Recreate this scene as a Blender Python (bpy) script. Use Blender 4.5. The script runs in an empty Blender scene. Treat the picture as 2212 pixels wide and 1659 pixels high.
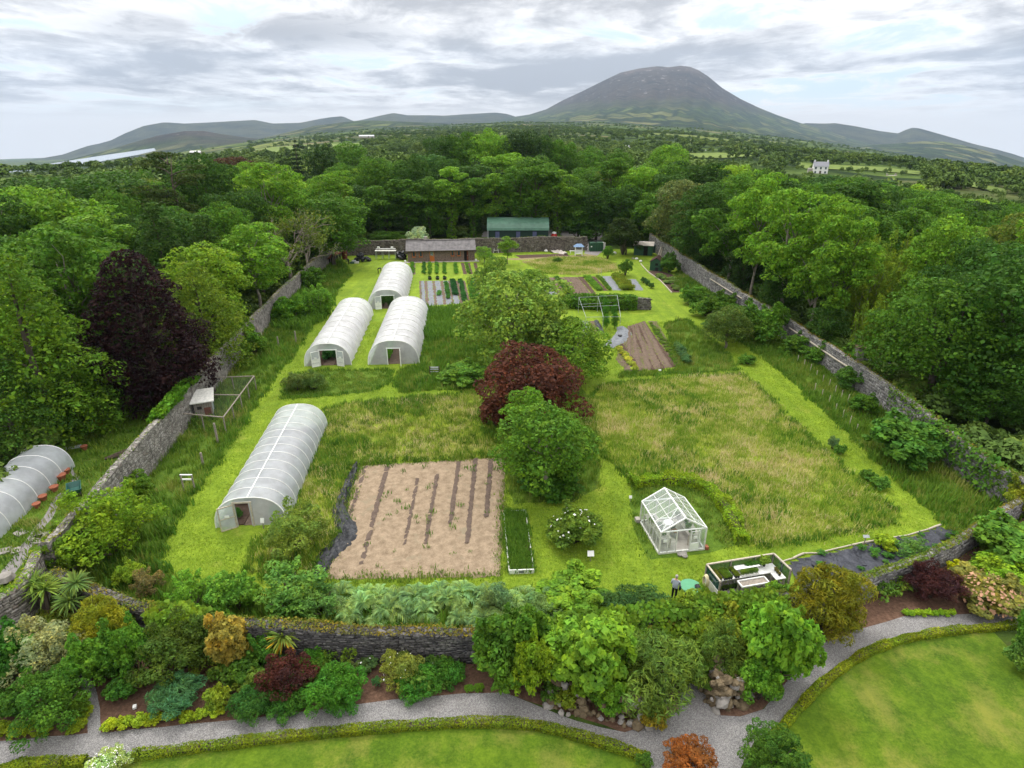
import bpy, bmesh, math, random
import numpy as np
from mathutils import Vector, Matrix, Euler
from mathutils.geometry import tessellate_polygon

sc = bpy.context.scene
COL = sc.collection
R = math.radians

HAZE = 0.000046
# ------------------------------------------------------------------ camera
FPX, CX, CY, CAMH, PITCH = 1318.0, 1106.0, 829.5, 26.0, R(22.8)
cam = bpy.data.cameras.new('camera')
cam.sensor_width = 36.0
cam.lens = 36.0 * FPX / 2212.0
cam.clip_start, cam.clip_end = 0.5, 40000.0
camo = bpy.data.objects.new('camera', cam)
COL.objects.link(camo)
camo.location = (0, 0, CAMH)
camo.rotation_euler = (R(90) - PITCH, 0, 0)
sc.camera = camo

# ------------------------------------------------------------------ render settings
sc.view_settings.view_transform = 'Standard'
sc.view_settings.look = 'None'
sc.view_settings.gamma = 1.0
sc.view_settings.use_curve_mapping = False
sc.view_settings.exposure = 0.52
cy = sc.cycles
cy.use_denoising = True
cy.max_bounces = 6
cy.diffuse_bounces = 3
cy.glossy_bounces = 2
cy.transmission_bounces = 4
cy.transparent_max_bounces = 12
cy.volume_bounces = 0
cy.sample_clamp_indirect = 4.0

SUN_EL, SUN_AZ = R(52), R(-28)      # azimuth from +Y towards +X: the sun is ahead, a little left

# ------------------------------------------------------------------ world: broken overcast over a Nishita sky
world = bpy.data.worlds.new('World')
sc.world = world
world.use_nodes = True
wn, wl = world.node_tree.nodes, world.node_tree.links
wn.clear()
def wnode(t, **k):
    n = wn.new(t)
    for a, b in k.items():
        setattr(n, a, b)
    return n
def wmath(op, a, b=None, c=None, clamp=False):
    n = wnode('ShaderNodeMath', operation=op, use_clamp=clamp)
    for i, v in enumerate((a, b, c)):
        if v is None:
            continue
        if isinstance(v, (int, float)):
            n.inputs[i].default_value = v
        else:
            wl.new(v, n.inputs[i])
    return n.outputs[0]
def wmap(v, a, b, c=0.0, d=1.0):
    n = wnode('ShaderNodeMapRange', interpolation_type='SMOOTHSTEP')
    wl.new(v, n.inputs[0])
    for i, x in zip((1, 2, 3, 4), (a, b, c, d)):
        n.inputs[i].default_value = x
    return n.outputs[0]
sky = wnode('ShaderNodeTexSky', sky_type='NISHITA')
sky.sun_disc = False
sky.sun_elevation = SUN_EL
sky.sun_rotation = SUN_AZ
sky.air_density, sky.dust_density, sky.ozone_density = 1.0, 1.5, 1.0
tc = wnode('ShaderNodeTexCoord')
sep = wnode('ShaderNodeSeparateXYZ')
wl.new(tc.outputs['Generated'], sep.inputs[0])
X, Y, Z = sep.outputs
zc = wmath('MAXIMUM', Z, 0.0)
den = wmath('ADD', zc, 0.10)
comb = wnode('ShaderNodeCombineXYZ')
wl.new(wmath('DIVIDE', X, den), comb.inputs[0])
wl.new(wmath('DIVIDE', Y, den), comb.inputs[1])
def cloud(scale, detail, off, rough=0.55, dist=0.3, st=(1, 1, 1)):
    mp = wnode('ShaderNodeMapping')
    mp.inputs['Location'].default_value = off
    mp.inputs['Scale'].default_value = st
    wl.new(comb.outputs[0], mp.inputs[0])
    n = wnode('ShaderNodeTexNoise')
    n.inputs['Scale'].default_value = scale
    n.inputs['Detail'].default_value = detail
    n.inputs['Roughness'].default_value = rough
    n.inputs['Distortion'].default_value = dist
    wl.new(mp.outputs[0], n.inputs['Vector'])
    return n.outputs[0]
n_big = cloud(0.42, 3.0, (3.1, 1.7, 0))
n_mid = cloud(1.15, 7.0, (7.3, 2.2, 0), 0.62, 0.5, (1, .8, 1))
n_fine = cloud(3.2, 6.0, (1.3, 9.2, 0), 0.62, 0.4, (1, .75, 1))
base = wmath('ADD', wmath('MULTIPLY', n_big, 0.54), wmath('ADD', wmath('MULTIPLY', n_mid, 0.44), wmath('MULTIPLY', n_fine, 0.20)))
shade = wmap(base, 0.50, 0.67)                       # 0 bright cloud, 1 grey belly
gap = wmap(wmath('ADD', wmath('MULTIPLY', n_mid, 0.55), wmath('MULTIPLY', n_big, 0.45)), 0.40, 0.47, 1.0, 0.0)  # thin places where the blue shows
def rgbmix(a, b, f):
    n = wnode('ShaderNodeMix', data_type='RGBA')
    wl.new(f, n.inputs['Factor'])
    for s, v in ((6, a), (7, b)):
        if isinstance(v, tuple):
            n.inputs[s].default_value = v
        else:
            wl.new(v, n.inputs[s])
    return n.outputs[2]
def blob(x0, y0, sx, sy):
    return wmath('EXPONENT', wmath('MULTIPLY', wmath('ADD', wmath('POWER', wmath('DIVIDE', wmath('SUBTRACT', comb_x, x0), sx), 2.0), wmath('POWER', wmath('DIVIDE', wmath('SUBTRACT', comb_y, y0), sy), 2.0)), -1.0))
comb_x, comb_y = wmath('DIVIDE', X, den), wmath('DIVIDE', Y, den)
shade = wmath('MAXIMUM', shade, wmath('MULTIPLY', blob(-1.55, 4.3, 1.15, 0.75), wmap(n_mid, 0.30, 0.60)))
gap = wmath('MAXIMUM', gap, wmath('MULTIPLY', blob(-4.4, 7.3, 2.0, 0.7), wmap(n_mid, 0.62, 0.42)))
low = wmap(Z, 0.004, 0.05)
shade = wmath('ADD', wmath('MULTIPLY', shade, low), wmath('MULTIPLY', wmath('SUBTRACT', 1.0, low), 0.25))
gap = wmath('MULTIPLY', gap, low)
ccol = rgbmix((7.8, 7.6, 7.4, 1), (2.95, 2.9, 2.92, 1), shade)
over = wmath('ADD', wmath('MULTIPLY', zc, 2.9), 1.0)   # an overcast sky is brighter towards the zenith
vm = wnode('ShaderNodeVectorMath', operation='SCALE')
wl.new(ccol, vm.inputs[0])
wl.new(over, vm.inputs['Scale'])
thin = rgbmix(sky.outputs[0], (5.6, 7.4, 8.4, 1), wmath('ADD', wmath('MULTIPLY', zc, 0.0), 0.72))
col = rgbmix(vm.outputs[0], thin, wmath('MULTIPLY', gap, 0.8))
bg = wnode('ShaderNodeBackground')
bg.inputs['Strength'].default_value = 0.1
wl.new(col, bg.inputs['Color'])
wo = wnode('ShaderNodeOutputWorld')
wl.new(bg.outputs[0], wo.inputs[0])

# ------------------------------------------------------------------ sun, softened by the cloud
sun = bpy.data.lights.new('sun', 'SUN')
sun.energy = 1.5
sun.angle = R(10)
sun.color = (1.0, 0.96, 0.90)
suno = bpy.data.objects.new('sun', sun)
COL.objects.link(suno)
sd = Vector((math.sin(SUN_AZ) * math.cos(SUN_EL), math.cos(SUN_AZ) * math.cos(SUN_EL), math.sin(SUN_EL)))
suno.rotation_euler = sd.to_track_quat('Z', 'Y').to_euler()
suno.location = (0, 0, 200)

# ================================================================== helpers
CP, SP = math.cos(PITCH), math.sin(PITCH)
def ray(px, py):
    a, v = (px - CX) / FPX, (CY - py) / FPX
    return Vector((a, CP + v * SP, -SP + v * CP))
def at(px, py, z=0.0):
    """point of the level z seen at this place of the 2212 px wide picture (used to survey the site)"""
    d = ray(px, py)
    t = (z - CAMH) / d.z
    return Vector((d.x * t, d.y * t, z))
def depth(p):
    return p[1] * CP - (p[2] - CAMH) * SP
def pix(p):
    x, y, z = p[0], p[1], p[2] - CAMH
    w = y * CP - z * SP
    return CX + FPX * x / w, CY - FPX * (y * SP + z * CP) / w
def hgt(bx, by, ty, z0=0.0):
    """height of an upright at ground pixel (bx,by) whose top shows at row ty"""
    p = at(bx, by, z0)
    v = (CY - ty) / FPX
    # (y SP + z CP) = v (y CP - z SP)
    y = p.y
    z = y * (v * CP - SP) / (CP + v * SP)
    return z + CAMH - z0
def from_box(x0, y0, x1, y1):
    """ground point, width and height of a rounded thing that fills this box of the picture"""
    cx = (x0 + x1) / 2
    by = y1
    for _ in range(4):
        g = at(cx, by)
        zz = depth(g)
        dl = math.atan2(CAMH, math.hypot(g.x, g.y))
        w = (x1 - x0) * zz / FPX
        by = y1 - 0.40 * w * math.sin(dl) * FPX / zz
    h = hgt(cx, by, y0) - 0.12 * w * math.tan(dl)
    return g, w, max(h, 0.35 * w)

def link(o, parent=None):
    COL.objects.link(o)
    if parent is not None:
        o.parent = parent
    return o
def tag(o, label=None, cat=None, group=None, kind=None):
    if label: o['label'] = label
    if cat: o['category'] = cat
    if group: o['group'] = group
    if kind: o['kind'] = kind
    return o
def thing(name, label, cat, loc=(0, 0, 0), rz=0.0, group=None):
    o = bpy.data.objects.new(name, None)
    o.empty_display_size = 0.3
    o.location = loc
    o.rotation_euler = (0, 0, rz)
    COL.objects.link(o)
    return tag(o, label, cat, group)
def mesh_np(name, V, F, mats=(), smooth=False, idx=None):
    """V (n,3), F (m,k) all of one size"""
    V = np.asarray(V, dtype=np.float32); F = np.asarray(F, dtype=np.int32)
    me = bpy.data.meshes.new(name)
    m, k = F.shape
    me.vertices.add(len(V)); me.vertices.foreach_set('co', V.ravel())
    me.loops.add(m * k); me.loops.foreach_set('vertex_index', F.ravel())
    me.polygons.add(m)
    me.polygons.foreach_set('loop_start', np.arange(0, m * k, k, dtype=np.int32))
    me.polygons.foreach_set('loop_total', np.full(m, k, dtype=np.int32))
    if smooth:
        me.polygons.foreach_set('use_smooth', np.ones(m, dtype=bool))
    for q in mats: me.materials.append(q)
    if idx is not None:
        me.polygons.foreach_set('material_index', np.asarray(idx, dtype=np.int32))
    me.update(calc_edges=True)
    return me
def add(name, me, parent=None, loc=None, **k):
    o = bpy.data.objects.new(name, me)
    if loc is not None: o.location = loc
    link(o, parent)
    return tag(o, **k) if k else o

class MB:
    """collects boxes, beams, tubes and sheets; build() links them as ONE mesh object"""
    def __init__(s): s.v, s.f = [], []
    def raw(s, vs, fs):
        n = len(s.v)
        s.v += [tuple(q) for q in vs]
        s.f += [tuple(n + i for i in f) for f in fs]
        return s
    def box(s, c, d, rz=0.0, rx=0.0, ry=0.0):
        M = Euler((rx, ry, rz)).to_matrix()
        vs = []
        for sz in (-1, 1):
            for sx, sy in ((-1, -1), (1, -1), (1, 1), (-1, 1)):
                vs.append(Vector(c) + M @ Vector((sx * d[0] / 2, sy * d[1] / 2, sz * d[2] / 2)))
        return s.raw(vs, [(3, 2, 1, 0), (4, 5, 6, 7), (0, 1, 5, 4), (1, 2, 6, 5), (2, 3, 7, 6), (3, 0, 4, 7)])
    def beam(s, a, b, w, h=None, up=(0, 0, 1)):
        a, b = Vector(a), Vector(b); h = h or w
        d = (b - a).normalized(); u = Vector(up)
        if abs(d.dot(u)) > 0.98: u = Vector((0, 1, 0))
        x = d.cross(u).normalized(); y = x.cross(d).normalized()
        vs = [p + x * i * w / 2 + y * j * h / 2 for p in (a, b) for i, j in ((-1, -1), (1, -1), (1, 1), (-1, 1))]
        return s.raw(vs, [(3, 2, 1, 0), (4, 5, 6, 7), (0, 1, 5, 4), (1, 2, 6, 5), (2, 3, 7, 6), (3, 0, 4, 7)])
    def tube(s, pts, r, n=6, cap=True):
        pts = [Vector(p) for p in pts]
        rs = r if isinstance(r, (list, tuple)) else [r] * len(pts)
        vs, fs = [], []
        x = None
        for i, p in enumerate(pts):
            d = (pts[min(i + 1, len(pts) - 1)] - pts[max(i - 1, 0)]).normalized()
            if x is None:
                x = d.cross(Vector((0, 0, 1)) if abs(d.z) < 0.9 else Vector((0, 1, 0))).normalized()
            else:
                x = (x - d * x.dot(d)).normalized()
            y = d.cross(x)
            for k in range(n):
                t = 2 * math.pi * k / n
                vs.append(p + (x * math.cos(t) + y * math.sin(t)) * rs[i])
        for i in range(len(pts) - 1):
            for k in range(n):
                fs.append((i * n + k, i * n + (k + 1) % n, (i + 1) * n + (k + 1) % n, (i + 1) * n + k))
        if cap:
            fs.append(tuple(range(n - 1, -1, -1))); fs.append(tuple(range((len(pts) - 1) * n, len(pts) * n)))
        return s.raw(vs, fs)
    def lathe(s, prof, n=16, c=(0, 0, 0), M=None):
        vs, fs = [], []
        for r, z in prof:
            for k in range(n):
                t = 2 * math.pi * k / n
                q = Vector((r * math.cos(t), r * math.sin(t), z))
                vs.append((M @ q if M else q) + Vector(c))
        for i in range(len(prof) - 1):
            for k in range(n):
                fs.append((i * n + k, i * n + (k + 1) % n, (i + 1) * n + (k + 1) % n, (i + 1) * n + k))
        fs.append(tuple(range(n - 1, -1, -1))); fs.append(tuple(range((len(prof) - 1) * n, len(prof) * n)))
        return s.raw(vs, fs)
    def prism(s, poly, z0, z1):
        n = len(poly)
        vs = [(p[0], p[1], z0) for p in poly] + [(p[0], p[1], z1) for p in poly]
        fs = [(k, (k + 1) % n, n + (k + 1) % n, n + k) for k in range(n)]
        for t in tessellate_polygon([[Vector((p[0], p[1], 0)) for p in poly]]):
            fs.append(tuple(n + i for i in t)); fs.append(tuple(reversed(t)))
        return s.raw(vs, fs)
    def mesh(s, name, mat, smooth=False, org=None):
        me = bpy.data.meshes.new(name)
        vs = s.v if org is None else [(a - org[0], b - org[1], c - org[2]) for a, b, c in s.v]
        me.from_pydata(vs, [], s.f)
        if mat: me.materials.append(mat)
        if smooth: me.polygons.foreach_set('use_smooth', [True] * len(me.polygons))
        me.update()
        bm = bmesh.new(); bm.from_mesh(me); bmesh.ops.recalc_face_normals(bm, faces=bm.faces); bm.to_mesh(me); bm.free()
        return me
    def build(s, name, mat, parent=None, smooth=False, world=False, **k):
        """world=True: the vertices are site coordinates; an unrotated parent's place is taken off"""
        org = tuple(parent.location) if (world and parent is not None) else None
        return add(name, s.mesh(name, mat, smooth, org), parent, **k)

def catmull(pts, n=6, closed=False):
    pts = [Vector(p) for p in pts]
    out = []; N = len(pts)
    for i in range(N if closed else N - 1):
        g = (lambda j: pts[j % N]) if closed else (lambda j: pts[max(0, min(N - 1, j))])
        p0, p1, p2, p3 = g(i - 1), g(i), g(i + 1), g(i + 2)
        for k in range(n):
            t = k / n
            out.append(0.5 * ((2 * p1) + (p2 - p0) * t + (2 * p0 - 5 * p1 + 4 * p2 - p3) * t * t + (3 * p1 - p0 - 3 * p2 + p3) * t ** 3))
    if not closed: out.append(pts[-1])
    return out
def ground_poly(pp, smooth=0):
    g = [at(x, y) for x, y in pp]
    return catmull(g, smooth, True) if smooth else g
def sheet(name, poly, z, mat, kind='structure', **k):
    vs = [(p[0], p[1], z) for p in poly]
    tr = tessellate_polygon([[Vector((p[0], p[1], 0)) for p in poly]])
    me = bpy.data.meshes.new(name)
    me.from_pydata(vs, [], [tuple(t) for t in tr])
    me.materials.append(mat)
    bm = bmesh.new(); bm.from_mesh(me)
    for f in bm.faces:
        f.normal_update()
        if f.normal.z < 0: f.normal_flip()
    bm.to_mesh(me); bm.free()
    return add(name, me, kind=kind, **k)
def inside(P, poly):
    """P (n,2) numpy, poly list of points"""
    x, y = P[:, 0], P[:, 1]
    res = np.zeros(len(P), bool)
    n = len(poly); j = n - 1
    for i in range(n):
        xi, yi, xj, yj = poly[i][0], poly[i][1], poly[j][0], poly[j][1]
        if abs(yj - yi) > 1e-9:
            c = ((yi > y) != (yj > y)) & (x < (xj - xi) * (y - yi) / (yj - yi) + xi)
            res ^= c
        j = i
    return res
def scatter_in(poly, dens, rng, jitter=1.0):
    xs = [p[0] for p in poly]; ys = [p[1] for p in poly]
    A = (max(xs) - min(xs)) * (max(ys) - min(ys))
    n = int(A * dens)
    P = np.column_stack([rng.uniform(min(xs), max(xs), n), rng.uniform(min(ys), max(ys), n)])
    return P[inside(P, poly)]

# ------------------------------------------------------------------ material helpers
class NT:
    def __init__(s, name, rough=0.9, spec=0.2):
        s.m = bpy.data.materials.new(name)
        s.m.use_nodes = True
        s.n, s.l = s.m.node_tree.nodes, s.m.node_tree.links
        s.b = s.n['Principled BSDF']
        s.b.inputs['Roughness'].default_value = rough
        s.b.inputs['Specular IOR Level'].default_value = spec
        s._pos = None
    def pos(s, kind='pos'):
        if kind == 'obj':
            return s.n.new('ShaderNodeTexCoord').outputs['Object']
        if s._pos is None:
            s._pos = s.n.new('ShaderNodeNewGeometry').outputs['Position']
        return s._pos
    def noise(s, scale, detail=4.0, rough=0.55, kind='pos', st=None, out=0):
        v = s.pos(kind)
        if st:
            mp = s.n.new('ShaderNodeMapping'); mp.inputs['Scale'].default_value = st[:3]
            if len(st) > 3: mp.inputs['Rotation'].default_value[2] = st[3]
            s.l.new(v, mp.inputs[0]); v = mp.outputs[0]
        t = s.n.new('ShaderNodeTexNoise')
        t.inputs['Scale'].default_value = scale; t.inputs['Detail'].default_value = detail; t.inputs['Roughness'].default_value = rough
        s.l.new(v, t.inputs['Vector'])
        return t.outputs[out]
    def voronoi(s, scale, feature='F1', kind='pos', out=0, st=None):
        v = s.pos(kind)
        if st:
            mp = s.n.new('ShaderNodeMapping'); mp.inputs['Scale'].default_value = st[:3]
            if len(st) > 3: mp.inputs['Rotation'].default_value[2] = st[3]
            s.l.new(v, mp.inputs[0]); v = mp.outputs[0]
        t = s.n.new('ShaderNodeTexVoronoi'); t.feature = feature
        t.inputs['Scale'].default_value = scale
        s.l.new(v, t.inputs['Vector'])
        return t.outputs[out]
    def math(s, op, a, b=None, clamp=False):
        n = s.n.new('ShaderNodeMath'); n.operation = op; n.use_clamp = clamp
        for i, v in enumerate((a, b)):
            if v is None: continue
            if isinstance(v, (int, float)): n.inputs[i].default_value = v
            else: s.l.new(v, n.inputs[i])
        return n.outputs[0]
    def map(s, v, a, b, c=0.0, d=1.0, smooth=True):
        n = s.n.new('ShaderNodeMapRange')
        if smooth: n.interpolation_type = 'SMOOTHSTEP'
        s.l.new(v, n.inputs[0])
        for i, x in zip((1, 2, 3, 4), (a, b, c, d)): n.inputs[i].default_value = x
        return n.outputs[0]
    def ramp(s, fac, stops):
        n = s.n.new('ShaderNodeValToRGB')
        e = n.color_ramp.elements
        while len(e) < len(stops): e.new(0.5)
        for q, (p, c) in zip(e, stops):
            q.position = p; q.color = (*c, 1)
        s.l.new(fac, n.inputs[0])
        return n.outputs[0]
    def mix(s, a, b, f, blend='MIX'):
        n = s.n.new('ShaderNodeMix'); n.data_type = 'RGBA'; n.blend_type = blend
        if isinstance(f, (int, float)): n.inputs[0].default_value = f
        else: s.l.new(f, n.inputs[0])
        for i, v in ((6, a), (7, b)):
            if isinstance(v, tuple): n.inputs[i].default_value = (*v[:3], 1)
            else: s.l.new(v, n.inputs[i])
        return n.outputs[2]
    def sepz(s, axis=2):
        q = s.n.new('ShaderNodeSeparateXYZ'); s.l.new(s.pos(), q.inputs[0]); return q.outputs[axis]
    def color(s, c):
        if isinstance(c, tuple): s.b.inputs['Base Color'].default_value = (*c[:3], 1)
        else: s.l.new(c, s.b.inputs['Base Color'])
        return s
    def bump(s, h, strength=0.5, dist=0.05):
        n = s.n.new('ShaderNodeBump'); n.inputs['Strength'].default_value = strength; n.inputs['Distance'].default_value = dist
        s.l.new(h, n.inputs['Height']); s.l.new(n.outputs[0], s.b.inputs['Normal'])
        return s
def plain(name, c, rough=0.7, spec=0.3, var=0.25, scale=6.0, kind='obj', bump=0.0, metal=0.0):
    t = NT(name, rough, spec)
    f = t.noise(scale, 5, 0.6, kind)
    d = tuple(x * (1 - var) for x in c); u = tuple(min(1, x * (1 + var)) for x in c)
    t.color(t.ramp(f, [(0.3, d), (0.7, u)]))
    t.b.inputs['Metallic'].default_value = metal
    if bump: t.bump(f, bump, 0.03)
    return t.m
# ================================================================== materials
def leaf_material():
    t = NT('leaf', 0.65, 0.12)
    oi = t.n.new('ShaderNodeObjectInfo')
    g = t.n.new('ShaderNodeNewGeometry')
    r = g.outputs['Random Per Island']
    v = t.map(r, 0, 1, 0.62, 1.42, False)
    cl = t.noise(0.55, 3, 0.6)
    v2 = t.math('MULTIPLY', v, t.map(cl, 0.3, 0.7, 0.8, 1.22))
    v3 = t.math('MULTIPLY', v2, t.map(oi.outputs['Random'], 0, 1, 1.25, 1.65, False))
    vm = t.n.new('ShaderNodeVectorMath'); vm.operation = 'SCALE'
    hue = t.mix((1.00, 1.22, 0.90), (1.36, 1.33, 0.75), t.map(t.noise(0.9, 3, 0.6), 0.36, 0.64))
    t.l.new(t.mix(oi.outputs['Color'], hue, 1.0, 'MULTIPLY'), vm.inputs[0]); t.l.new(v3, vm.inputs['Scale'])
    yel = t.mix(vm.outputs[0], (1.28, 1.08, 0.6), t.map(t.math('FRACT', t.math('MULTIPLY', r, 7.13)), 0.6, 1.0, 0, 0.8), 'MULTIPLY')
    t.color(yel)
    tr = t.n.new('ShaderNodeBsdfTranslucent')
    t.l.new(yel, tr.inputs['Color'])
    ms = t.n.new('ShaderNodeMixShader'); ms.inputs[0].default_value = 0.40
    t.l.new(t.b.outputs[0], ms.inputs[1]); t.l.new(tr.outputs[0], ms.inputs[2])
    t.l.new(ms.outputs[0], t.n['Material Output'].inputs[0])
    return t.m
LEAF = leaf_material()
def blade_material(name, stops, noise_scale=0.12, stripe=None):
    """grass and crops: colour drifts over the ground in patches and from blade to blade"""
    t = NT(name, 0.7, 0.15)
    g = t.n.new('ShaderNodeNewGeometry'); oi = t.n.new('ShaderNodeObjectInfo')
    f = t.math('ADD', t.math('MULTIPLY', t.noise(noise_scale, 4, 0.62), 0.75), t.math('MULTIPLY', oi.outputs['Random'], 0.25))
    f = t.math('ADD', f, t.math('MULTIPLY', t.math('SUBTRACT', g.outputs['Random Per Island'], 0.5), 0.16))
    t.color(t.ramp(f, stops))
    tr = t.n.new('ShaderNodeBsdfTranslucent'); t.l.new(t.ramp(f, stops), tr.inputs['Color'])
    ms = t.n.new('ShaderNodeMixShader'); ms.inputs[0].default_value = 0.3
    t.l.new(t.b.outputs[0], ms.inputs[1]); t.l.new(tr.outputs[0], ms.inputs[2])
    t.l.new(ms.outputs[0], t.n['Material Output'].inputs[0])
    return t.m
def lawn_material(name, a, b, dry, stripe_dir=None, scale=1.0, dryness=(0.56, 0.72)):
    t = NT(name, 0.85, 0.1)
    fine = t.noise(9 * scale, 6, 0.75)
    mid = t.noise(0.55 * scale, 4, 0.6)
    big = t.noise(0.12 * scale, 3, 0.5)
    f = t.math('ADD', t.math('MULTIPLY', fine, 0.45), t.math('ADD', t.math('MULTIPLY', mid, 0.35), t.math('MULTIPLY', big, 0.25)))
    c = t.ramp(f, [(0.41, a), (0.61, b)])
    c = t.mix(c, (0.72, 0.78, 0.70), t.map(t.noise(3.2 * scale, 6, 0.7), 0.40, 0.60, 0.9, 0), 'MULTIPLY')
    c = t.mix(c, dry, t.map(t.math('ADD', t.math('MULTIPLY', t.noise(0.35 * scale, 5, 0.65), 0.8), t.math('MULTIPLY', fine, 0.2)), *dryness, 0, 0.75))
    if stripe_dir is not None:
        w = t.noise(0.7, 2, 0.5, st=(1.4, 0.12, 1, stripe_dir))
        c = t.mix(c, (1.16, 1.13, 1.05), t.map(w, 0.42, 0.58), 'MULTIPLY')
    t.color(c)
    t.bump(t.noise(22, 4, 0.8), 0.7, 0.06)
    return t.m
def soil_material(name, a, b, scale=3.0, bump=0.8, third=None):
    t = NT(name, 0.95, 0.05)
    f = t.math('ADD', t.math('MULTIPLY', t.noise(scale, 6, 0.7), 0.65), t.math('MULTIPLY', t.noise(scale * 6, 4, 0.8), 0.35))
    c = t.ramp(f, [(0.35, a), (0.65, b)])
    if third: c = t.mix(c, third, t.map(t.noise(scale * 0.35, 5, 0.7), 0.56, 0.7))
    t.color(c); t.bump(f, bump, 0.06)
    return t.m
def gravel_material():
    t = NT('gravel', 0.9, 0.15)
    v = t.voronoi(34, out=1)
    sp = t.n.new('ShaderNodeSeparateColor'); t.l.new(v, sp.inputs[0])
    c = t.ramp(sp.outputs[0], [(0.0, (0.15, 0.145, 0.145)), (0.5, (0.225, 0.217, 0.213)), (1.0, (0.36, 0.35, 0.335))])
    c = t.mix(c, (0.82, 0.80, 0.78), t.map(t.noise(0.45, 4, 0.6), 0.45, 0.7, 0, 0.7), 'MULTIPLY')
    c = t.mix(c, (0.17, 0.14, 0.10), t.map(t.noise(1.6, 5, 0.7), 0.62, 0.8, 0, 0.5))
    t.color(c); t.bump(t.voronoi(22), 0.9, 0.04)
    return t.m
def rubble_material(name, tones, lichen, mortar=(0.20, 0.19, 0.17), st=(1, 1, 1.6), sc_=2.6, moss=None):
    t = NT(name, 0.92, 0.12)
    v = t.voronoi(sc_, out=1, st=st); e = t.voronoi(sc_, 'DISTANCE_TO_EDGE', st=st)
    sp = t.n.new('ShaderNodeSeparateColor'); t.l.new(v, sp.inputs[0])
    c = t.ramp(sp.outputs[0], [(i / (len(tones) - 1), q) for i, q in enumerate(tones)])
    c = t.mix(c, (0.6, 0.6, 0.6), t.map(t.noise(9, 5, 0.7), 0.35, 0.6, 1, 0), 'MULTIPLY')
    c = t.mix(mortar, c, t.map(e, 0.0, 0.075))
    c = t.mix(c, lichen, t.map(t.noise(1.1, 6, 0.72), 0.54, 0.68, 0, 0.8))
    c = t.mix(c, (0.08, 0.075, 0.07), t.map(t.noise(0.8, 4, 0.6, st=(1.5, 1.5, 0.25)), 0.55, 0.75, 0, 0.65))
    if moss: c = t.mix(c, moss, t.map(t.noise(0.5, 5, 0.7), 0.58, 0.7, 0, 0.8))
    t.color(c)
    t.bump(t.math('ADD', t.map(e, 0, 0.12), t.math('MULTIPLY', t.noise(12, 4), 0.4)), 1.0, 0.09)
    return t.m
def film_material(name, tint=(0.93, 0.95, 0.97), trans=0.35, rough=0.28):
    """polythene: milky, lets light through, shines a little"""
    t = NT(name, rough, 0.5)
    sm = t.noise(0.9, 4, 0.6); 
    d = t.ramp(sm, [(0.35, tuple(x * 0.78 for x in tint)), (0.65, tint)])
    d = t.mix(d, (0.60, 0.66, 0.52), t.math('MULTIPLY', t.map(t.noise(1.4, 6, 0.75), 0.50, 0.75), t.map(t.sepz(), 0.9, 0.1, 0.15, 0.8)))
    t.color(d)
    tl = t.n.new('ShaderNodeBsdfTranslucent'); t.l.new(d, tl.inputs['Color'])
    tp = t.n.new('ShaderNodeBsdfTransparent'); tp.inputs['Color'].default_value = (0.93, 0.95, 0.95, 1)
    m1 = t.n.new('ShaderNodeMixShader'); m1.inputs[0].default_value = 0.45
    t.l.new(t.b.outputs[0], m1.inputs[1]); t.l.new(tl.outputs[0], m1.inputs[2])
    m2 = t.n.new('ShaderNodeMixShader'); m2.inputs[0].default_value = trans
    t.l.new(m1.outputs[0], m2.inputs[1]); t.l.new(tp.outputs[0], m2.inputs[2])
    t.l.new(m2.outputs[0], t.n['Material Output'].inputs[0])
    t.bump(t.noise(1.7, 3, 0.5), 0.35, 0.12)
    return t.m
def glass_material(name='glass', tint=(0.90, 0.95, 0.94), opac=0.15):
    t = NT(name, 0.05, 0.6)
    gl = t.n.new('ShaderNodeBsdfGlossy'); gl.inputs['Roughness'].default_value = 0.06
    tp = t.n.new('ShaderNodeBsdfTransparent'); tp.inputs['Color'].default_value = (*tint, 1)
    lw = t.n.new('ShaderNodeLayerWeight'); lw.inputs['Blend'].default_value = 0.5
    fr = t.math('ADD', t.math('MULTIPLY', t.math('POWER', lw.outputs['Facing'], 4.0), 0.7), 0.045)
    df = t.n.new('ShaderNodeBsdfDiffuse'); df.inputs['Color'].default_value = (0.8, 0.84, 0.84, 1)
    m0 = t.n.new('ShaderNodeMixShader'); m0.inputs[0].default_value = opac
    t.l.new(tp.outputs[0], m0.inputs[1]); t.l.new(df.outputs[0], m0.inputs[2])
    m = t.n.new('ShaderNodeMixShader')
    t.l.new(fr, m.inputs[0]); t.l.new(m0.outputs[0], m.inputs[1]); t.l.new(gl.outputs[0], m.inputs[2])
    t.l.new(m.outputs[0], t.n['Material Output'].inputs[0])
    return t.m
def net_material(name, c, spacing=16.0, cover=0.3):
    t = NT(name, 0.8, 0.1); t.color(c)
    tp = t.n.new('ShaderNodeBsdfTransparent')
    m = t.n.new('ShaderNodeMixShader'); m.inputs[0].default_value = cover
    t.l.new(tp.outputs[0], m.inputs[1]); t.l.new(t.b.outputs[0], m.inputs[2])
    t.l.new(m.outputs[0], t.n['Material Output'].inputs[0])
    return t.m
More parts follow.
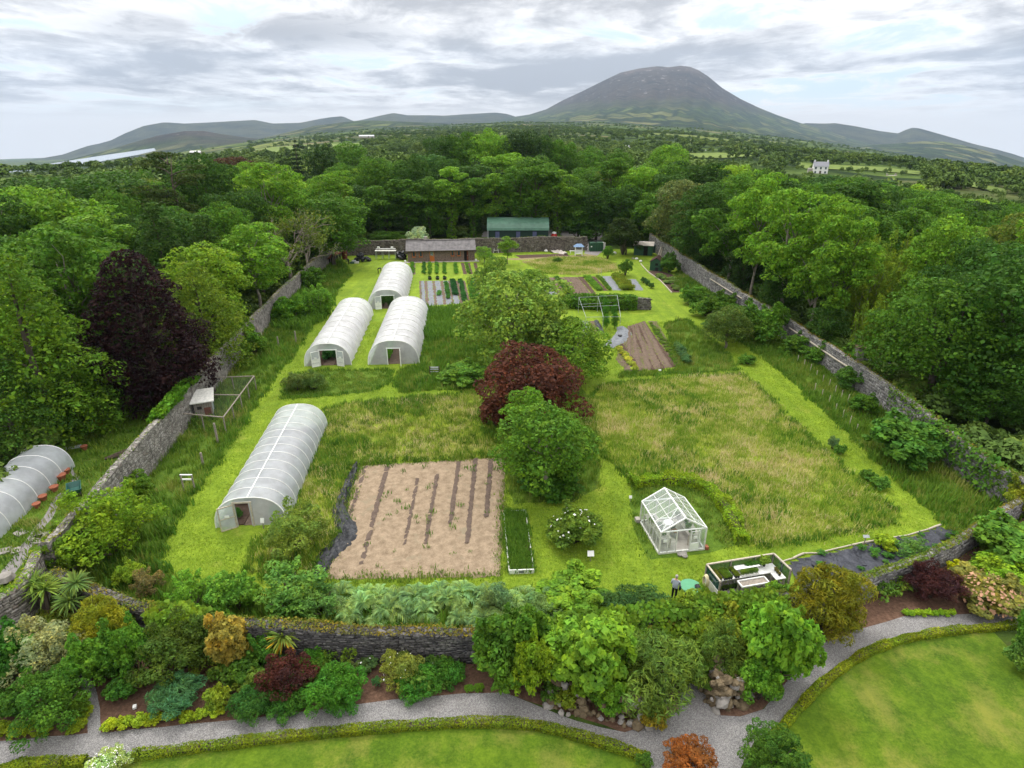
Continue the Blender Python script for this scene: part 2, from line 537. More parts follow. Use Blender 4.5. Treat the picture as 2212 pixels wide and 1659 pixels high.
M = dict(
    lawn=lawn_material('mown_grass', (0.108, 0.182, 0.014), (0.225, 0.315, 0.026), (0.33, 0.33, 0.07), R(20)),
    front_lawn=lawn_material('fine_lawn', (0.050, 0.104, 0.008), (0.115, 0.185, 0.012), (0.20, 0.205, 0.04), R(35), 0.9, (0.47, 0.66)),
    rough=lawn_material('rough_turf', (0.055, 0.115, 0.012), (0.125, 0.200, 0.020), (0.20, 0.20, 0.055)),
    meadow=lawn_material('meadow_turf', (0.13, 0.20, 0.016), (0.27, 0.32, 0.03), (0.42, 0.33, 0.14), None, 0.8, (0.50, 0.66)),
    gravel=gravel_material(),
    yard=soil_material('yard_gravel', (0.16, 0.15, 0.145), (0.30, 0.28, 0.27), 4, 0.5),
    mulch=soil_material('bark_mulch', (0.055, 0.030, 0.020), (0.19, 0.115, 0.078), 5, 0.9, (0.09, 0.06, 0.04)),
    soil=soil_material('dark_soil', (0.055, 0.036, 0.028), (0.12, 0.080, 0.060), 4, 0.9),
    tilled=soil_material('tilled_soil', (0.095, 0.070, 0.053), (0.195, 0.145, 0.110), 3.5, 0.9),
    straw=soil_material('dead_grass', (0.17, 0.125, 0.082), (0.37, 0.285, 0.195), 2.0, 1.0, (0.24, 0.20, 0.135)),
    furrow=soil_material('furrow_soil', (0.075, 0.055, 0.045), (0.16, 0.12, 0.095), 4, 0.9),
    grey_mem=soil_material('grey_membrane', (0.13, 0.14, 0.155), (0.26, 0.275, 0.29), 2.2, 0.6),
    metal=plain('galvanised', (0.36, 0.38, 0.39), 0.45, 0.5, 0.2, 5),
    white=plain('white_paint', (0.78, 0.78, 0.75), 0.5, 0.4, 0.08, 5),
    dirty_white=plain('weathered_white', (0.62, 0.61, 0.56), 0.7, 0.3, 0.22, 5),
    cream=plain('cream_rope', (0.62, 0.55, 0.36), 0.7, 0.2, 0.15, 8),
    wood=plain('grey_timber', (0.27, 0.235, 0.195), 0.85, 0.15, 0.35, 8, bump=0.4),
    pale_wood=plain('pale_timber', (0.45, 0.40, 0.32), 0.85, 0.15, 0.25, 8, bump=0.3),
    dark_wood=plain('dark_timber', (0.075, 0.055, 0.042), 0.85, 0.15, 0.4, 8, bump=0.3),
    board=plain('brown_boards', (0.165, 0.122, 0.096), 0.85, 0.15, 0.45, 4, bump=0.3),
    orange=plain('varnished_door', (0.42, 0.12, 0.025), 0.45, 0.4, 0.15, 4),
    slate=plain('grey_sheeting', (0.135, 0.125, 0.125), 0.7, 0.3, 0.35, 1.2),
    dark=plain('painted_dark', (0.016, 0.015, 0.014), 0.9, 0.1, 0.3, 4),  # near-black; in doorways it paints the shade of the inside
    green_paint=plain('green_paint', (0.020, 0.075, 0.038), 0.5, 0.4, 0.18, 3),
    deep_green=plain('deep_green_cladding', (0.013, 0.038, 0.026), 0.5, 0.4, 0.2, 3),
    roof_green=plain('green_roof_sheet', (0.10, 0.21, 0.145), 0.42, 0.5, 0.2, 1.0),
    blue_grey=plain('blue_grey_door', (0.095, 0.105, 0.20), 0.6, 0.3, 0.12, 3),
    table_green=plain('green_tabletop', (0.085, 0.30, 0.155), 0.5, 0.4, 0.1, 3),
    cart_green=plain('green_plastic', (0.012, 0.085, 0.065), 0.4, 0.5, 0.2, 3),
    tank=plain('dark_tank', (0.018, 0.045, 0.06), 0.4, 0.5, 0.2, 3),
    brown_roof=plain('brown_felt', (0.060, 0.035, 0.032), 0.9, 0.1, 0.3, 6),
    black=plain('black_plastic', (0.012, 0.012, 0.014), 0.35, 0.5, 0.3, 3),
    terracotta=plain('terracotta', (0.30, 0.105, 0.058), 0.8, 0.2, 0.25, 5),
    rust=plain('rusty_steel', (0.145, 0.045, 0.025), 0.8, 0.2, 0.4, 4),
    red=plain('red_paint', (0.42, 0.018, 0.018), 0.45, 0.4, 0.15, 3),
    blue=plain('blue_canvas', (0.17, 0.27, 0.42), 0.6, 0.3, 0.15, 4),
    bark=plain('bark', (0.10, 0.080, 0.062), 0.95, 0.1, 0.4, 2.0, bump=0.6),
    pale_bark=plain('pale_bark', (0.25, 0.215, 0.175), 0.95, 0.1, 0.35, 2.0, bump=0.5),
    stone=plain('grey_stone', (0.27, 0.25, 0.225), 0.9, 0.15, 0.35, 2.2, bump=0.7),
    stone_brown=plain('mossy_stone', (0.15, 0.115, 0.07), 0.95, 0.1, 0.45, 2.6, bump=0.7),
    concrete=plain('concrete', (0.36, 0.33, 0.29), 0.9, 0.1, 0.25, 1.5),
    render=plain('white_render', (0.80, 0.79, 0.76), 0.8, 0.2, 0.05, 2),
    house_slate=plain('house_slate', (0.20, 0.205, 0.225), 0.7, 0.3, 0.15, 2),
    skin=plain('skin', (0.50, 0.30, 0.22), 0.6, 0.3, 0.06, 6),
    hair=plain('grey_hair', (0.36, 0.33, 0.31), 0.8, 0.2, 0.2, 20),
    shirt=plain('grey_shirt', (0.38, 0.42, 0.48), 0.85, 0.1, 0.08, 8),
    trousers=plain('black_trousers', (0.012, 0.013, 0.017), 0.85, 0.1, 0.2, 8),
    navy=plain('navy_cloth', (0.020, 0.022, 0.035), 0.85, 0.1, 0.2, 8),
    film=film_material('polythene_new', (0.96, 0.965, 0.975), 0.12, 0.30),
    film_clear=film_material('polythene_clear', (0.80, 0.84, 0.88), 0.30, 0.22),
    film_end=film_material('polythene_end', (0.82, 0.87, 0.87), 0.50, 0.25),
    glass=glass_material(),
    net=net_material('fine_netting', (0.10, 0.10, 0.09), cover=0.10),
    screen=net_material('green_windbreak', (0.012, 0.065, 0.048), cover=0.80),
    moss=plain('wall_top_moss', (0.26, 0.19, 0.045), 1.0, 0.05, 0.5, 1.5, 'pos', 0.8),
    wall_light=rubble_material('light_rubble', [(0.16, 0.145, 0.13), (0.30, 0.28, 0.25), (0.42, 0.39, 0.36), (0.22, 0.19, 0.165)], (0.45, 0.42, 0.38)),
    wall_back=rubble_material('brown_rubble', [(0.10, 0.085, 0.072), (0.20, 0.172, 0.15), (0.27, 0.24, 0.21)], (0.32, 0.30, 0.27), st=(1, 1, 1.4)),
    wall_right=rubble_material('grey_rubble', [(0.15, 0.14, 0.135), (0.28, 0.265, 0.26), (0.40, 0.385, 0.37)], (0.45, 0.43, 0.41), st=(1, 1, 1.7), sc_=3.0),
    wall_front=rubble_material('dark_coursed_stone', [(0.055, 0.052, 0.055), (0.105, 0.10, 0.105), (0.19, 0.18, 0.175)], (0.27, 0.26, 0.24), mortar=(0.05, 0.045, 0.042), st=(0.8, 0.8, 2.6), sc_=3.2),
)
def crumple_material(name, lo, hi, rough):
    t = NT(name, rough, 0.3)
    f = t.noise(1.3, 5, 0.65)
    t.color(t.ramp(f, [(0.3, lo), (0.7, hi)]))
    t.bump(t.math('ADD', t.noise(2.0, 5, 0.6), t.math('MULTIPLY', t.voronoi(1.6), 0.6)), 1.0, 0.25)
    return t.m
M['sheet_black'] = crumple_material('black_sheeting', (0.009, 0.010, 0.012), (0.034, 0.036, 0.042), 0.34)
M['membrane'] = crumple_material('weed_membrane', (0.020, 0.022, 0.030), (0.062, 0.066, 0.082), 0.42)
M['tarp'] = crumple_material('pale_tarpaulin', (0.38, 0.34, 0.30), (0.55, 0.50, 0.44), 0.7)

# ================================================================== foliage
def nrm(a): return a / np.maximum(np.linalg.norm(a, axis=-1, keepdims=True), 1e-9)
def leaf_quads(P, N, L, asp, rng, out=0.8, wild=0.8, up=0.35, droop=0.0):
    n = len(P)
    nn = nrm(N * out + rng.normal(0, wild, (n, 3)) * 0.7 + np.array([0, 0, up]))
    t = rng.normal(0, 1, (n, 3)); t[:, 2] -= droop
    t = nrm(t - nn * (t * nn).sum(1, keepdims=True))
    b = np.cross(nn, t)
    s = (L * np.clip(np.exp(rng.normal(-.03, .36, n)), .4, 2.0))[:, None]
    V = np.empty((n, 4, 3))
    V[:, 0] = P - t * s * 0.5
    V[:, 1] = P + b * s * asp * 0.5 + nn * s * 0.10
    V[:, 2] = P + t * s * 0.5
    V[:, 3] = P - b * s * asp * 0.5 + nn * s * 0.10
    return V.reshape(-1, 3), np.arange(n * 4).reshape(n, 4)
def lobe_points(lobes, n, rng, inner=0.74, shell=(0.78, 1.08), under=0.5):
    lobes = np.asarray(lobes, float)
    c, r = lobes[:, :3], lobes[:, 3:]
    w = r[:, 0] * r[:, 1] + r[:, 0] * r[:, 2] + r[:, 1] * r[:, 2]
    k = rng.choice(len(lobes), n, p=w / w.sum())
    d = nrm(rng.normal(0, 1, (n, 3)))
    fl = (d[:, 2] < -0.3) & (rng.random(n) < under)
    d[fl, 2] *= -1
    P = c[k] + d * r[k] * rng.uniform(shell[0], shell[1], (n, 1))
    keep = np.ones(n, bool)
    for j in range(len(lobes)):
        q = (((P - c[j]) / r[j]) ** 2).sum(1)
        keep &= ~((q < inner * inner) & (k != j))
    return P[keep], nrm(d[keep] / r[k[keep]])
def sublobes(main, m, frac, rng, flat=0.85, lo=-0.45):
    o = []
    for L in main:
        c, r = np.array(L[:3]), np.array(L[3:])
        d = nrm(rng.normal(0, 1, (m, 3)))
        d[d[:, 2] < lo, 2] *= -1
        f = frac * rng.uniform(0.7, 1.3, m)
        for q, g in zip(d, f):
            p = c + q * r * 0.82
            o.append([*p, r[0] * g, r[1] * g, r[2] * g * flat])
    return o
def limbs_mesh(name, segs, mat):
    mb = MB()
    for pts, rs, n in segs: mb.tube(pts, rs, n)
    return mb.mesh(name, mat, True)
def curve_to(a, b, sag=0.0, n=4, rng=None, wob=0.0):
    a, b = np.array(a, float), np.array(b, float); o = []
    for i in range(n + 1):
        t = i / n
        p = a * (1 - t) + b * t
        p[2] += sag * math.sin(math.pi * t)
        if rng is not None and 0 < i < n: p[:2] += rng.normal(0, wob, 2)
        o.append(tuple(p))
    return o
FOL = {}      # proto name -> list of (crown mesh, trunk mesh, width, height)
def reg(kind, crown, trunk, w, h): FOL.setdefault(kind, []).append((crown, trunk, w, h))
def crown(kind, lobes, n, L, asp, rng, **k):
    lp = {q: k.pop(q) for q in ('inner', 'shell', 'under') if q in k}
    P, N = lobe_points(lobes, n, rng, **lp)
    V, F = leaf_quads(P, N, L, asp, rng, **k)
    return mesh_np('crown_' + kind, V, F, (LEAF,))
def fib(n, rng, jit=0.15):
    i = np.arange(n) + 0.5
    ph = np.arccos(1 - 2 * i / n); th = math.pi * (1 + 5 ** 0.5) * i + rng.uniform(0, 6)
    d = np.column_stack([np.cos(th) * np.sin(ph), np.sin(th) * np.sin(ph), np.cos(ph)])
    return nrm(d + rng.normal(0, jit, (n, 3)))
def t_broad(seed, h=18., w=12., low=0.16, n=24000, L=0.36, kind='broad', mains=15, sub=10, r0=0.30, frac=0.40, lean=0.0, bark='bark', **k):
    rng = np.random.default_rng(seed)
    cz, rz = h * (low + (1 - low) / 2), h * (1 - low) / 2
    mains_ = []
    for d in fib(mains, rng):
        f = rng.uniform(0.52, 0.70)
        egg = 1.0 - 0.22 * d[2]
        c = np.array([d[0] * w / 2 * f * egg, d[1] * w / 2 * f * egg, cz + d[2] * rz * f * 1.05])
        r = w * r0 * rng.uniform(0.75, 1.15)
        mains_.append([*c, r, r, r * 0.85])
    mains_.append([0, 0, cz, w * 0.3, w * 0.3, rz * 0.6])
    cr = crown(kind, sublobes(mains_, sub, frac, rng), n, L, 0.72, rng, **k)
    segs = [(curve_to((0, 0, -0.3), (rng.normal(0, .3), rng.normal(0, .3), h * 0.62), 0, 5, rng, 0.15), [w * .038, w * .030, w * .026, w * .021, w * .016, w * .008], 7)]
    for m in mains_[:9]:
        z0 = h * rng.uniform(0.16, 0.42)
        segs.append((curve_to((0, 0, z0), m[:3], 0.4, 3, rng, 0.2), [w * .016, w * .012, w * .008, w * .003], 5))
    reg(kind, cr, limbs_mesh('trunk_' + kind, segs, M[bark]), w, h)
def t_ash(seed, h=20., w=11., n=16000, L=0.42, kind='ash', ivy=False):
    rng = np.random.default_rng(seed)
    mains, segs = [], []
    top = h * 0.97
    trunk = curve_to((0, 0, -0.3), (rng.normal(0, .5), rng.normal(0, .5), h * .8), 0, 6, rng, 0.22)
    segs.append((trunk, [.30, .26, .23, .2, .16, .12, .05], 7))
    for i in range(22):
        z = h * rng.uniform(0.34, 0.94); a = i * 2.4 + rng.normal(0, .4)
        prof = math.sin(math.pi * min(1, max(0.12, (z / h - 0.25) / 0.9)))
        rr = w / 2 * prof * rng.uniform(0.35, 0.85)
        r = w * rng.uniform(0.15, 0.24)
        m = [rr * math.cos(a), rr * math.sin(a), z, r, r, r * 0.75]
        mains.append(m)
        segs.append((curve_to((0, 0, z * 0.72), m[:3], 0.3, 3, rng, 0.25), [.11, .08, .05, .02], 5))
    mains.append([0, 0, top - w * .14, w * .17, w * .17, w * .15])
    lob = sublobes(mains, 9, 0.46, rng, 0.7)
    if ivy:
        for i in range(26):
            z = h * (0.02 + 0.62 * i / 26); r = rng.uniform(0.5, 1.0)
            lob.append([rng.normal(0, .25), rng.normal(0, .25), z, r, r, r * 1.3])
    cr = crown(kind, lob, n, L, 0.55, rng, under=0.35)
    reg(kind, cr, limbs_mesh('trunk_' + kind, segs, M['bark' if ivy else 'pale_bark']), w, h)
def t_beech(seed, h=18., w=14., n=22000, L=0.34, kind='beech', droop=0.9, discs=70, asp=0.6):
    rng = np.random.default_rng(seed)
    lob, segs = [], [(curve_to((0, 0, -0.3), (0, 0, h * .8), 0, 4, rng, .15), [.5, .42, .34, .2, .06], 8)]
    for i in range(discs):
        t = (i + rng.random()) / discs
        z = h * (0.06 + 0.90 * t)
        prof = (1 - t ** 2.4) ** 0.6 * (0.72 + 0.28 * math.sin(math.pi * min(1, t * 1.6)))
        a = i * 2.39996 + rng.normal(0, .3)
        rr = w / 2 * prof * rng.uniform(0.66, 0.98)
        s = w * rng.uniform(0.10, 0.15) * (0.55 + 0.45 * prof)
        for q, dz in ((1.0, 0.0), (0.78, 0.25), (0.55, 0.35)):
            lob.append([rr * q * math.cos(a), rr * q * math.sin(a), z + dz * s - (q == 1) * s * .3, s, s, s * 0.42])
        if i % 5 == 0: segs.append((curve_to((0, 0, z * .85), (rr * .6 * math.cos(a), rr * .6 * math.sin(a), z), .3, 3, rng, .1), [.12, .08, .05, .02], 5))
    lob.append([0, 0, h * .45, w * .3, w * .3, h * .33])
    cr = crown(kind, lob, n, L, asp, rng, droop=droop, out=0.6, up=0.5, under=0.6)
    reg(kind, cr, limbs_mesh('trunk_' + kind, segs, M['bark']), w, h)
def t_conifer(seed, h=20., w=8., n=9000, kind='conifer', levels=17, L=0.55):
    rng = np.random.default_rng(seed)
    lob, segs = [], [([(0, 0, -0.3), (0, 0, h * .5), (0, 0, h * .98)], [.32, .2, .03], 7)]
    for i in range(levels):
        t = (i + .3) / levels; z = h * (0.10 + 0.87 * t); rad = w / 2 * (1 - t) ** 0.75 + 0.25
        m = max(4, int(9 * (1 - t) + 3)); a0 = rng.uniform(0, 6)
        for j in range(m):
            a = a0 + j * 2 * math.pi / m + rng.normal(0, .15); ln = rad * rng.uniform(.7, 1.08)
            for q in (0.45, 0.82):
                s = rad * (0.30 if q < .6 else 0.22) + 0.12
                lob.append([ln * q * math.cos(a), ln * q * math.sin(a), z - ln * q * 0.22, s, s, s * 0.38])
            if i % 3 == 0: segs.append(([(0, 0, z), (ln * .8 * math.cos(a), ln * .8 * math.sin(a), z - ln * .2)], [.07, .02], 4))
    cr = crown(kind, lob, n, L, 0.30, rng, droop=0.7, inner=0.5)
    reg(kind, cr, limbs_mesh('trunk_' + kind, segs, M['bark']), w, h)
def t_pine(seed, h=22., w=11.):
    rng = np.random.default_rng(seed)
    segs = [(curve_to((0, 0, -.3), (.6, 0, h * .95), 0, 6, rng, .25), [.42, .38, .33, .28, .2, .12, .04], 8)]
    lob = []
    for i in range(20):
        z = h * rng.uniform(.36, .97); a = i * 2.4; t = z / h
        rr = w / 2 * (0.95 - 0.55 * abs(t - .8) * 2) * rng.uniform(.35, 1)
        s = w * rng.uniform(.10, .16)
        lob.append([rr * math.cos(a), rr * math.sin(a), z, s * 1.3, s * 1.3, s * .5])
        segs.append((curve_to((0, 0, z - 1.), lob[-1][:3], .3, 3, rng, .15), [.12, .08, .05, .02], 5))
    cr = crown('pine', sublobes(lob, 5, .5, rng, .8), 8000, .45, .35, rng)
    reg('pine', cr, limbs_mesh('trunk_pine', segs, M['bark']), w, h)
def t_willow(seed, h=9., w=8., n=15000, kind='willow', L=0.36):
    rng = np.random.default_rng(seed)
    lob, segs = [], []
    for i in range(26):
        a = rng.uniform(0, 6.28); rr = w / 2 * math.sqrt(rng.random()) * .85
        zt = h * (1 - 0.45 * (rr / (w / 2)) ** 2) * rng.uniform(.72, 1.0)
        x, y = rr * math.cos(a), rr * math.sin(a)
        for q in np.linspace(0.25, 1.0, 5):
            s = w * rng.uniform(.05, .085) * (1.25 - .5 * q)
            lob.append([x * (.6 + .4 * q) + rng.normal(0, .15), y * (.6 + .4 * q) + rng.normal(0, .15), zt * q, s, s, s * 1.7])
        segs.append((curve_to((x * .3, y * .3, -.2), (x, y, zt * .95), 0, 3, rng, .1), [.09, .06, .04, .015], 4))
    cr = crown(kind, lob, n, L, 0.28, rng, droop=-0.6, inner=.5)
    reg(kind, cr, limbs_mesh('trunk_' + kind, segs, M['pale_bark']), w, h)
def t_bare(seed, h=17., w=9., leaves=2200):
    rng = np.random.default_rng(seed)
    segs, tips = [], []
    def grow(p, d, ln, r, lev):
        q = p + d * ln
        mid = (p + q) / 2 + rng.normal(0, ln * .05, 3)
        segs.append(([tuple(p), tuple(mid), tuple(q)], [r, r * .8, r * .6], 5 if lev < 2 else 4))
        if lev >= 4 or ln < .5: tips.append(q); return
        for i in range(3 if lev else 5):
            nd = nrm(d + rng.normal(0, .42 if lev else .5, 3) + np.array([0, 0, .12]))
            grow(p + d * ln * rng.uniform(.55, 1.0), nd, ln * rng.uniform(.58, .78), r * .55, lev + 1)
    grow(np.array([0, 0, -.3]), np.array([0, 0, 1.]), h * .34, .32, 0)
    tips = np.array(tips)
    k = rng.choice(len(tips), leaves)
    P = tips[k] + rng.normal(0, .55, (leaves, 3)) - np.array([0, 0, .3])
    V, F = leaf_quads(P, nrm(rng.normal(0, 1, (leaves, 3))), .38, .6, rng)
    reg('bare', mesh_np('crown_bare', V, F, (LEAF,)), limbs_mesh('trunk_bare', segs, M['pale_bark']), w, h)
def t_shrub(seed, kind, n=4200, L=0.16, asp=0.6, h=1.7, mains=13, sub=8, r0=0.42, frac=.42, stems=True, low=-0.55, spread=.66, **k):
    """unit shrub of half width 1 m, stretched to size where it stands"""
    rng = np.random.default_rng(seed)
    m = []
    for d in fib(mains, rng, .2):
        if d[2] < low: d[2] = -d[2] * .5
        f = rng.uniform(.52, spread + .08)
        r = r0 * rng.uniform(.75, 1.15)
        m.append([d[0] * f, d[1] * f, h * .40 + d[2] * h * .40 * f * 1.25, r, r, r * .9])
    m.append([0, 0, h * .38, .55, .55, h * .36])
    if kind.split('_')[0] not in ('clipped', 'dome', 'mound'):
        for a in rng.uniform(0, 6.28, 7):
            q = rng.uniform(.35, .8); m.append([q * math.cos(a), q * math.sin(a), h * rng.uniform(.62, .92) * (1.15 - .4 * q), .17, .17, .36])
    cr = crown(kind, sublobes(m, sub, frac, rng), n, L, asp, rng, **k)
    segs = [(curve_to((rng.normal(0, .06), rng.normal(0, .06), -.05), q[:3], 0, 3, rng, .04), [.045, .035, .022, .008], 4) for q in m[:7]]
    reg(kind, cr, limbs_mesh('stems_' + kind, segs, M['bark']), 2.0, h)
for s in range(5): t_broad(100 + s, 18, [12, 13, 11, 14, 11.5][s], [.14, .10, .2, .12, .08][s])
for s in range(2): t_broad(120 + s, 18, 11, .05, 24000, .32, 'dense', 20, 10, .26, .42)
for s in range(3): t_ash(140 + s)
for s in range(3): t_ash(150 + s, 20, 9, 15000, .42, 'ivy', True)
for s in range(2): t_beech(160 + s)
t_beech(170, 20, 16, 60000, .36, 'copper', 1.3, 110, .55)
for s in range(2): t_beech(175 + s, 20, 9, 13000, .4, 'cedar', .6, 44, .4)
for s in range(2): t_conifer(180 + s)
t_pine(190)
for s in range(2): t_willow(200 + s)
t_bare(210); t_bare(211, leaves=900)
for s in range(2): t_broad(220 + s, 18, 17, .03, 42000, .36, 'sycamore', 24, 13, .25, .36)
t_broad(230, 6, 6, .10, 26000, .17, 'fruit', 16, 9, .30, .42, bark='pale_bark')
t_broad(231, 6, 6.4, .08, 26000, .17, 'fruit', 18, 9, .27, .40, bark='pale_bark')
SHRUBS = [(300, 'bush', 4200, .16, {}), (301, 'bush', 4200, .16, dict(mains=16, r0=.36)), (305, 'smalleaf', 7500, .095, {}), (306, 'smalleaf', 7500, .095, dict(mains=17, r0=.36)),
          (310, 'bigleaf', 2600, .24, dict(asp=.75, out=.9, up=.6)), (311, 'bigleaf', 2600, .24, dict(asp=.75, mains=16, r0=.36, out=.9, up=.6)), (315, 'feathery', 6500, .20, dict(asp=.2, mains=15, r0=.4, spread=.8, droop=.3, frac=.5)),
          (320, 'clipped', 9000, .085, dict(asp=.5, h=1.8, mains=22, sub=6, r0=.42, frac=.30, spread=.60)), (325, 'mound', 5500, .13, dict(asp=.32, h=.9, mains=16, r0=.36, droop=-.5)), (330, 'spiky', 5200, .22, dict(asp=.16, mains=14, r0=.40, droop=-.7, out=.4)),
          (335, 'sparse', 1500, .15, dict(asp=.5, h=2.0, mains=16, sub=4, r0=.26, spread=.85, frac=.5)), (340, 'dome', 8000, .09, dict(asp=.5, h=1.3, mains=24, sub=6, r0=.36, frac=.3))]
for sd_, kd, nn, LL, kw in SHRUBS:
    t_shrub(sd_, kd, nn, LL, **kw)
    q = 2.1 if kd in ('smalleaf', 'clipped', 'dome') else 2.7
    if kd == 'bigleaf': q = 3.8
    t_shrub(sd_ + 60, kd + '_large', int(nn * q), LL * (.5 if kd == 'bigleaf' else .62), **kw)

_cnt = {}
FAT = 1.10
def foliage(name, label, cat, kind, loc, w, h, color, group=None, rz=None, variant=None, trunk_name='trunk', lean=(0, 0)):
    prot = FOL[kind]
    i = _cnt.get(kind, 0); _cnt[kind] = i + 1
    cr, tr, pw, ph = prot[(variant if variant is not None else i) % len(prot)]
    rnd = random.Random(hash((round(loc[0], 2), round(loc[1], 2))) & 0xffff)
    t = thing(name, label, cat, loc, rnd.uniform(0, 6.28) if rz is None else rz, group)
    t.rotation_euler[0], t.rotation_euler[1] = lean
    t.scale = (w / pw * FAT, w / pw * rnd.uniform(.93, 1.07) * FAT, h / ph)
    c = add('crown', cr, t); c.color = (*color, 1)
    add(trunk_name, tr, t)
    return t

# ------------------------------------------------------------------ geometry-node scatter for what nobody could count
def scatter(name, P, S, protos, label=None, seed=0, rot=None):
    rng = np.random.default_rng(seed)
    P = np.asarray(P, dtype=np.float32)
    me = bpy.data.meshes.new(name)
    me.vertices.add(len(P)); me.vertices.foreach_set('co', P.ravel())
    a = me.attributes.new('sc', 'FLOAT', 'POINT'); a.data.foreach_set('value', np.asarray(S, dtype=np.float32))
    r = me.attributes.new('rz', 'FLOAT_VECTOR', 'POINT')
    rr = np.column_stack([rng.normal(0, .06, len(P)), rng.normal(0, .06, len(P)), rng.uniform(0, 6.28, len(P))]).astype(np.float32)
    r.data.foreach_set('vector', rr.ravel())
    o = add(name, me, kind='stuff', label=label)
    ng = bpy.data.node_groups.new('scatter_' + name, 'GeometryNodeTree')
    ng.interface.new_socket('Geometry', in_out='INPUT', socket_type='NodeSocketGeometry')
    ng.interface.new_socket('Geometry', in_out='OUTPUT', socket_type='NodeSocketGeometry')
    N, Lk = ng.nodes, ng.links
    gi, go = N.new('NodeGroupInput'), N.new('NodeGroupOutput')
    ip = N.new('GeometryNodeInstanceOnPoints'); ip.inputs['Pick Instance'].default_value = True
    j = N.new('GeometryNodeJoinGeometry')
    for p in protos:
        oi = N.new('GeometryNodeObjectInfo'); oi.inputs['Object'].default_value = p; oi.inputs['As Instance'].default_value = True
        Lk.new(oi.outputs['Geometry'], j.inputs[0])
    s = N.new('GeometryNodeInputNamedAttribute'); s.data_type = 'FLOAT'; s.inputs['Name'].default_value = 'sc'
    q = N.new('GeometryNodeInputNamedAttribute'); q.data_type = 'FLOAT_VECTOR'; q.inputs['Name'].default_value = 'rz'
    Lk.new(gi.outputs[0], ip.inputs['Points']); Lk.new(j.outputs[0], ip.inputs['Instance'])
    Lk.new(s.outputs[0], ip.inputs['Scale']); Lk.new(q.outputs[0], ip.inputs['Rotation'])
    Lk.new(ip.outputs[0], go.inputs[0])
    md = o.modifiers.new('scatter', 'NODES'); md.node_group = ng
    return o
def proto(name, me):
    return bpy.data.objects.new(name, me)      # never linked: only instanced
def tuft(name, mat, n=14, h=0.5, w=0.05, spread=0.22, seed=0, bend=0.35):
    rng = np.random.default_rng(seed)
    V, F = [], []
    for i in range(n):
        a = rng.uniform(0, 6.28); b = np.array([rng.normal(0, spread), rng.normal(0, spread), 0.0])
        hh = h * rng.uniform(.55, 1.2); d = np.array([math.cos(a), math.sin(a), 0]); s = np.array([-d[1], d[0], 0]) * w * rng.uniform(.7, 1.3)
        k = len(V); l = bend * rng.uniform(.3, 1.2)
        V += [b - s, b + s, b + d * hh * l * .35 + [0, 0, hh * .62] + s * .75, b + d * hh * l * .35 + [0, 0, hh * .62] - s * .75, b + d * hh * l + [0, 0, hh]]
        F += [(k, k + 1, k + 2), (k, k + 2, k + 3), (k + 3, k + 2, k + 4)]
    return proto(name, mesh_np(name, np.array(V), np.array(F), (mat,)))
# ================================================================== terrain
def interp(x, tab):
    xs, ys = [t[0] for t in tab], [t[1] for t in tab]
    return np.interp(x, xs, ys)
def az_tan(px, py):
    d = ray(px, py); return math.atan2(d.x, d.y), d.z / math.hypot(d.x, d.y)
def az_table(tab):
    """(picture column,row) skyline -> azimuth, slope of the sight line"""
    return [az_tan(px, py) for px, py in tab]
LAND = az_table([(-500, 440), (-300, 408), (0, 374), (100, 367), (200, 357), (330, 341), (450, 320), (600, 298), (800, 281), (1106, 266), (1300, 268), (1500, 279), (1700, 300), (1850, 322), (2000, 345), (2212, 386), (2500, 445), (2700, 480)])
def land_h(x, y):
    x, y = np.asarray(x, float), np.asarray(y, float)
    r = np.hypot(x, y); a = np.arctan2(x, y)
    e = interp(a, LAND)
    e = e - 0.021 * (1 - np.clip((r - 300) / 2300, 0, 1)) ** 1.3
    t = np.clip((r - 190) / (1150 - 190), 0, 1); s = t * t * (3 - 2 * t)
    w = 3.0 * np.sin(x * .011 + 1.3) * np.sin(y * .009) * np.clip((r - 400) / 600, 0, 1)
    return s * (26 + r * e) + w - 0.0
def countryside():
    t = NT('countryside', 0.95, 0.05)
    p = t.pos()
    q = t.n.new('ShaderNodeSeparateXYZ'); t.l.new(p, q.inputs[0])
    r = t.math('SQRT', t.math('ADD', t.math('MULTIPLY', q.outputs[0], q.outputs[0]), t.math('MULTIPLY', q.outputs[1], q.outputs[1])))
    near = t.ramp(t.noise(0.35, 6, 0.7), [(0.35, (0.022, 0.040, 0.010)), (0.55, (0.055, 0.090, 0.016)), (0.72, (0.085, 0.085, 0.03))])
    cell = t.voronoi(0.0085, out=1, st=(1, .62, 1)); edge = t.voronoi(0.0085, 'DISTANCE_TO_EDGE', st=(1, .62, 1))
    sp = t.n.new('ShaderNodeSeparateColor'); t.l.new(cell, sp.inputs[0])
    f = t.ramp(sp.outputs[0], [(0, (0.07, 0.11, 0.025)), (0.3, (0.10, 0.15, 0.03)), (0.55, (0.16, 0.22, 0.04)), (0.72, (0.24, 0.26, 0.07)), (0.85, (0.09, 0.13, 0.035)), (1, (0.26, 0.22, 0.11))])
    f = t.mix((0.03, 0.055, 0.015), f, t.map(edge, 0.03, 0.08))
    f = t.mix(f, (0.03, 0.055, 0.018), t.map(t.noise(0.0035, 5, 0.65), 0.54, 0.62))
    f = t.mix(f, (0.34, 0.42, 0.36), t.map(t.noise(0.03, 5, 0.7), 0.30, 0.62), 'MULTIPLY')
    t.color(t.mix(near, f, t.map(r, 240, 420)))
    t.bump(t.noise(1.5, 5, 0.7), 0.8, 0.3)
    return t.m
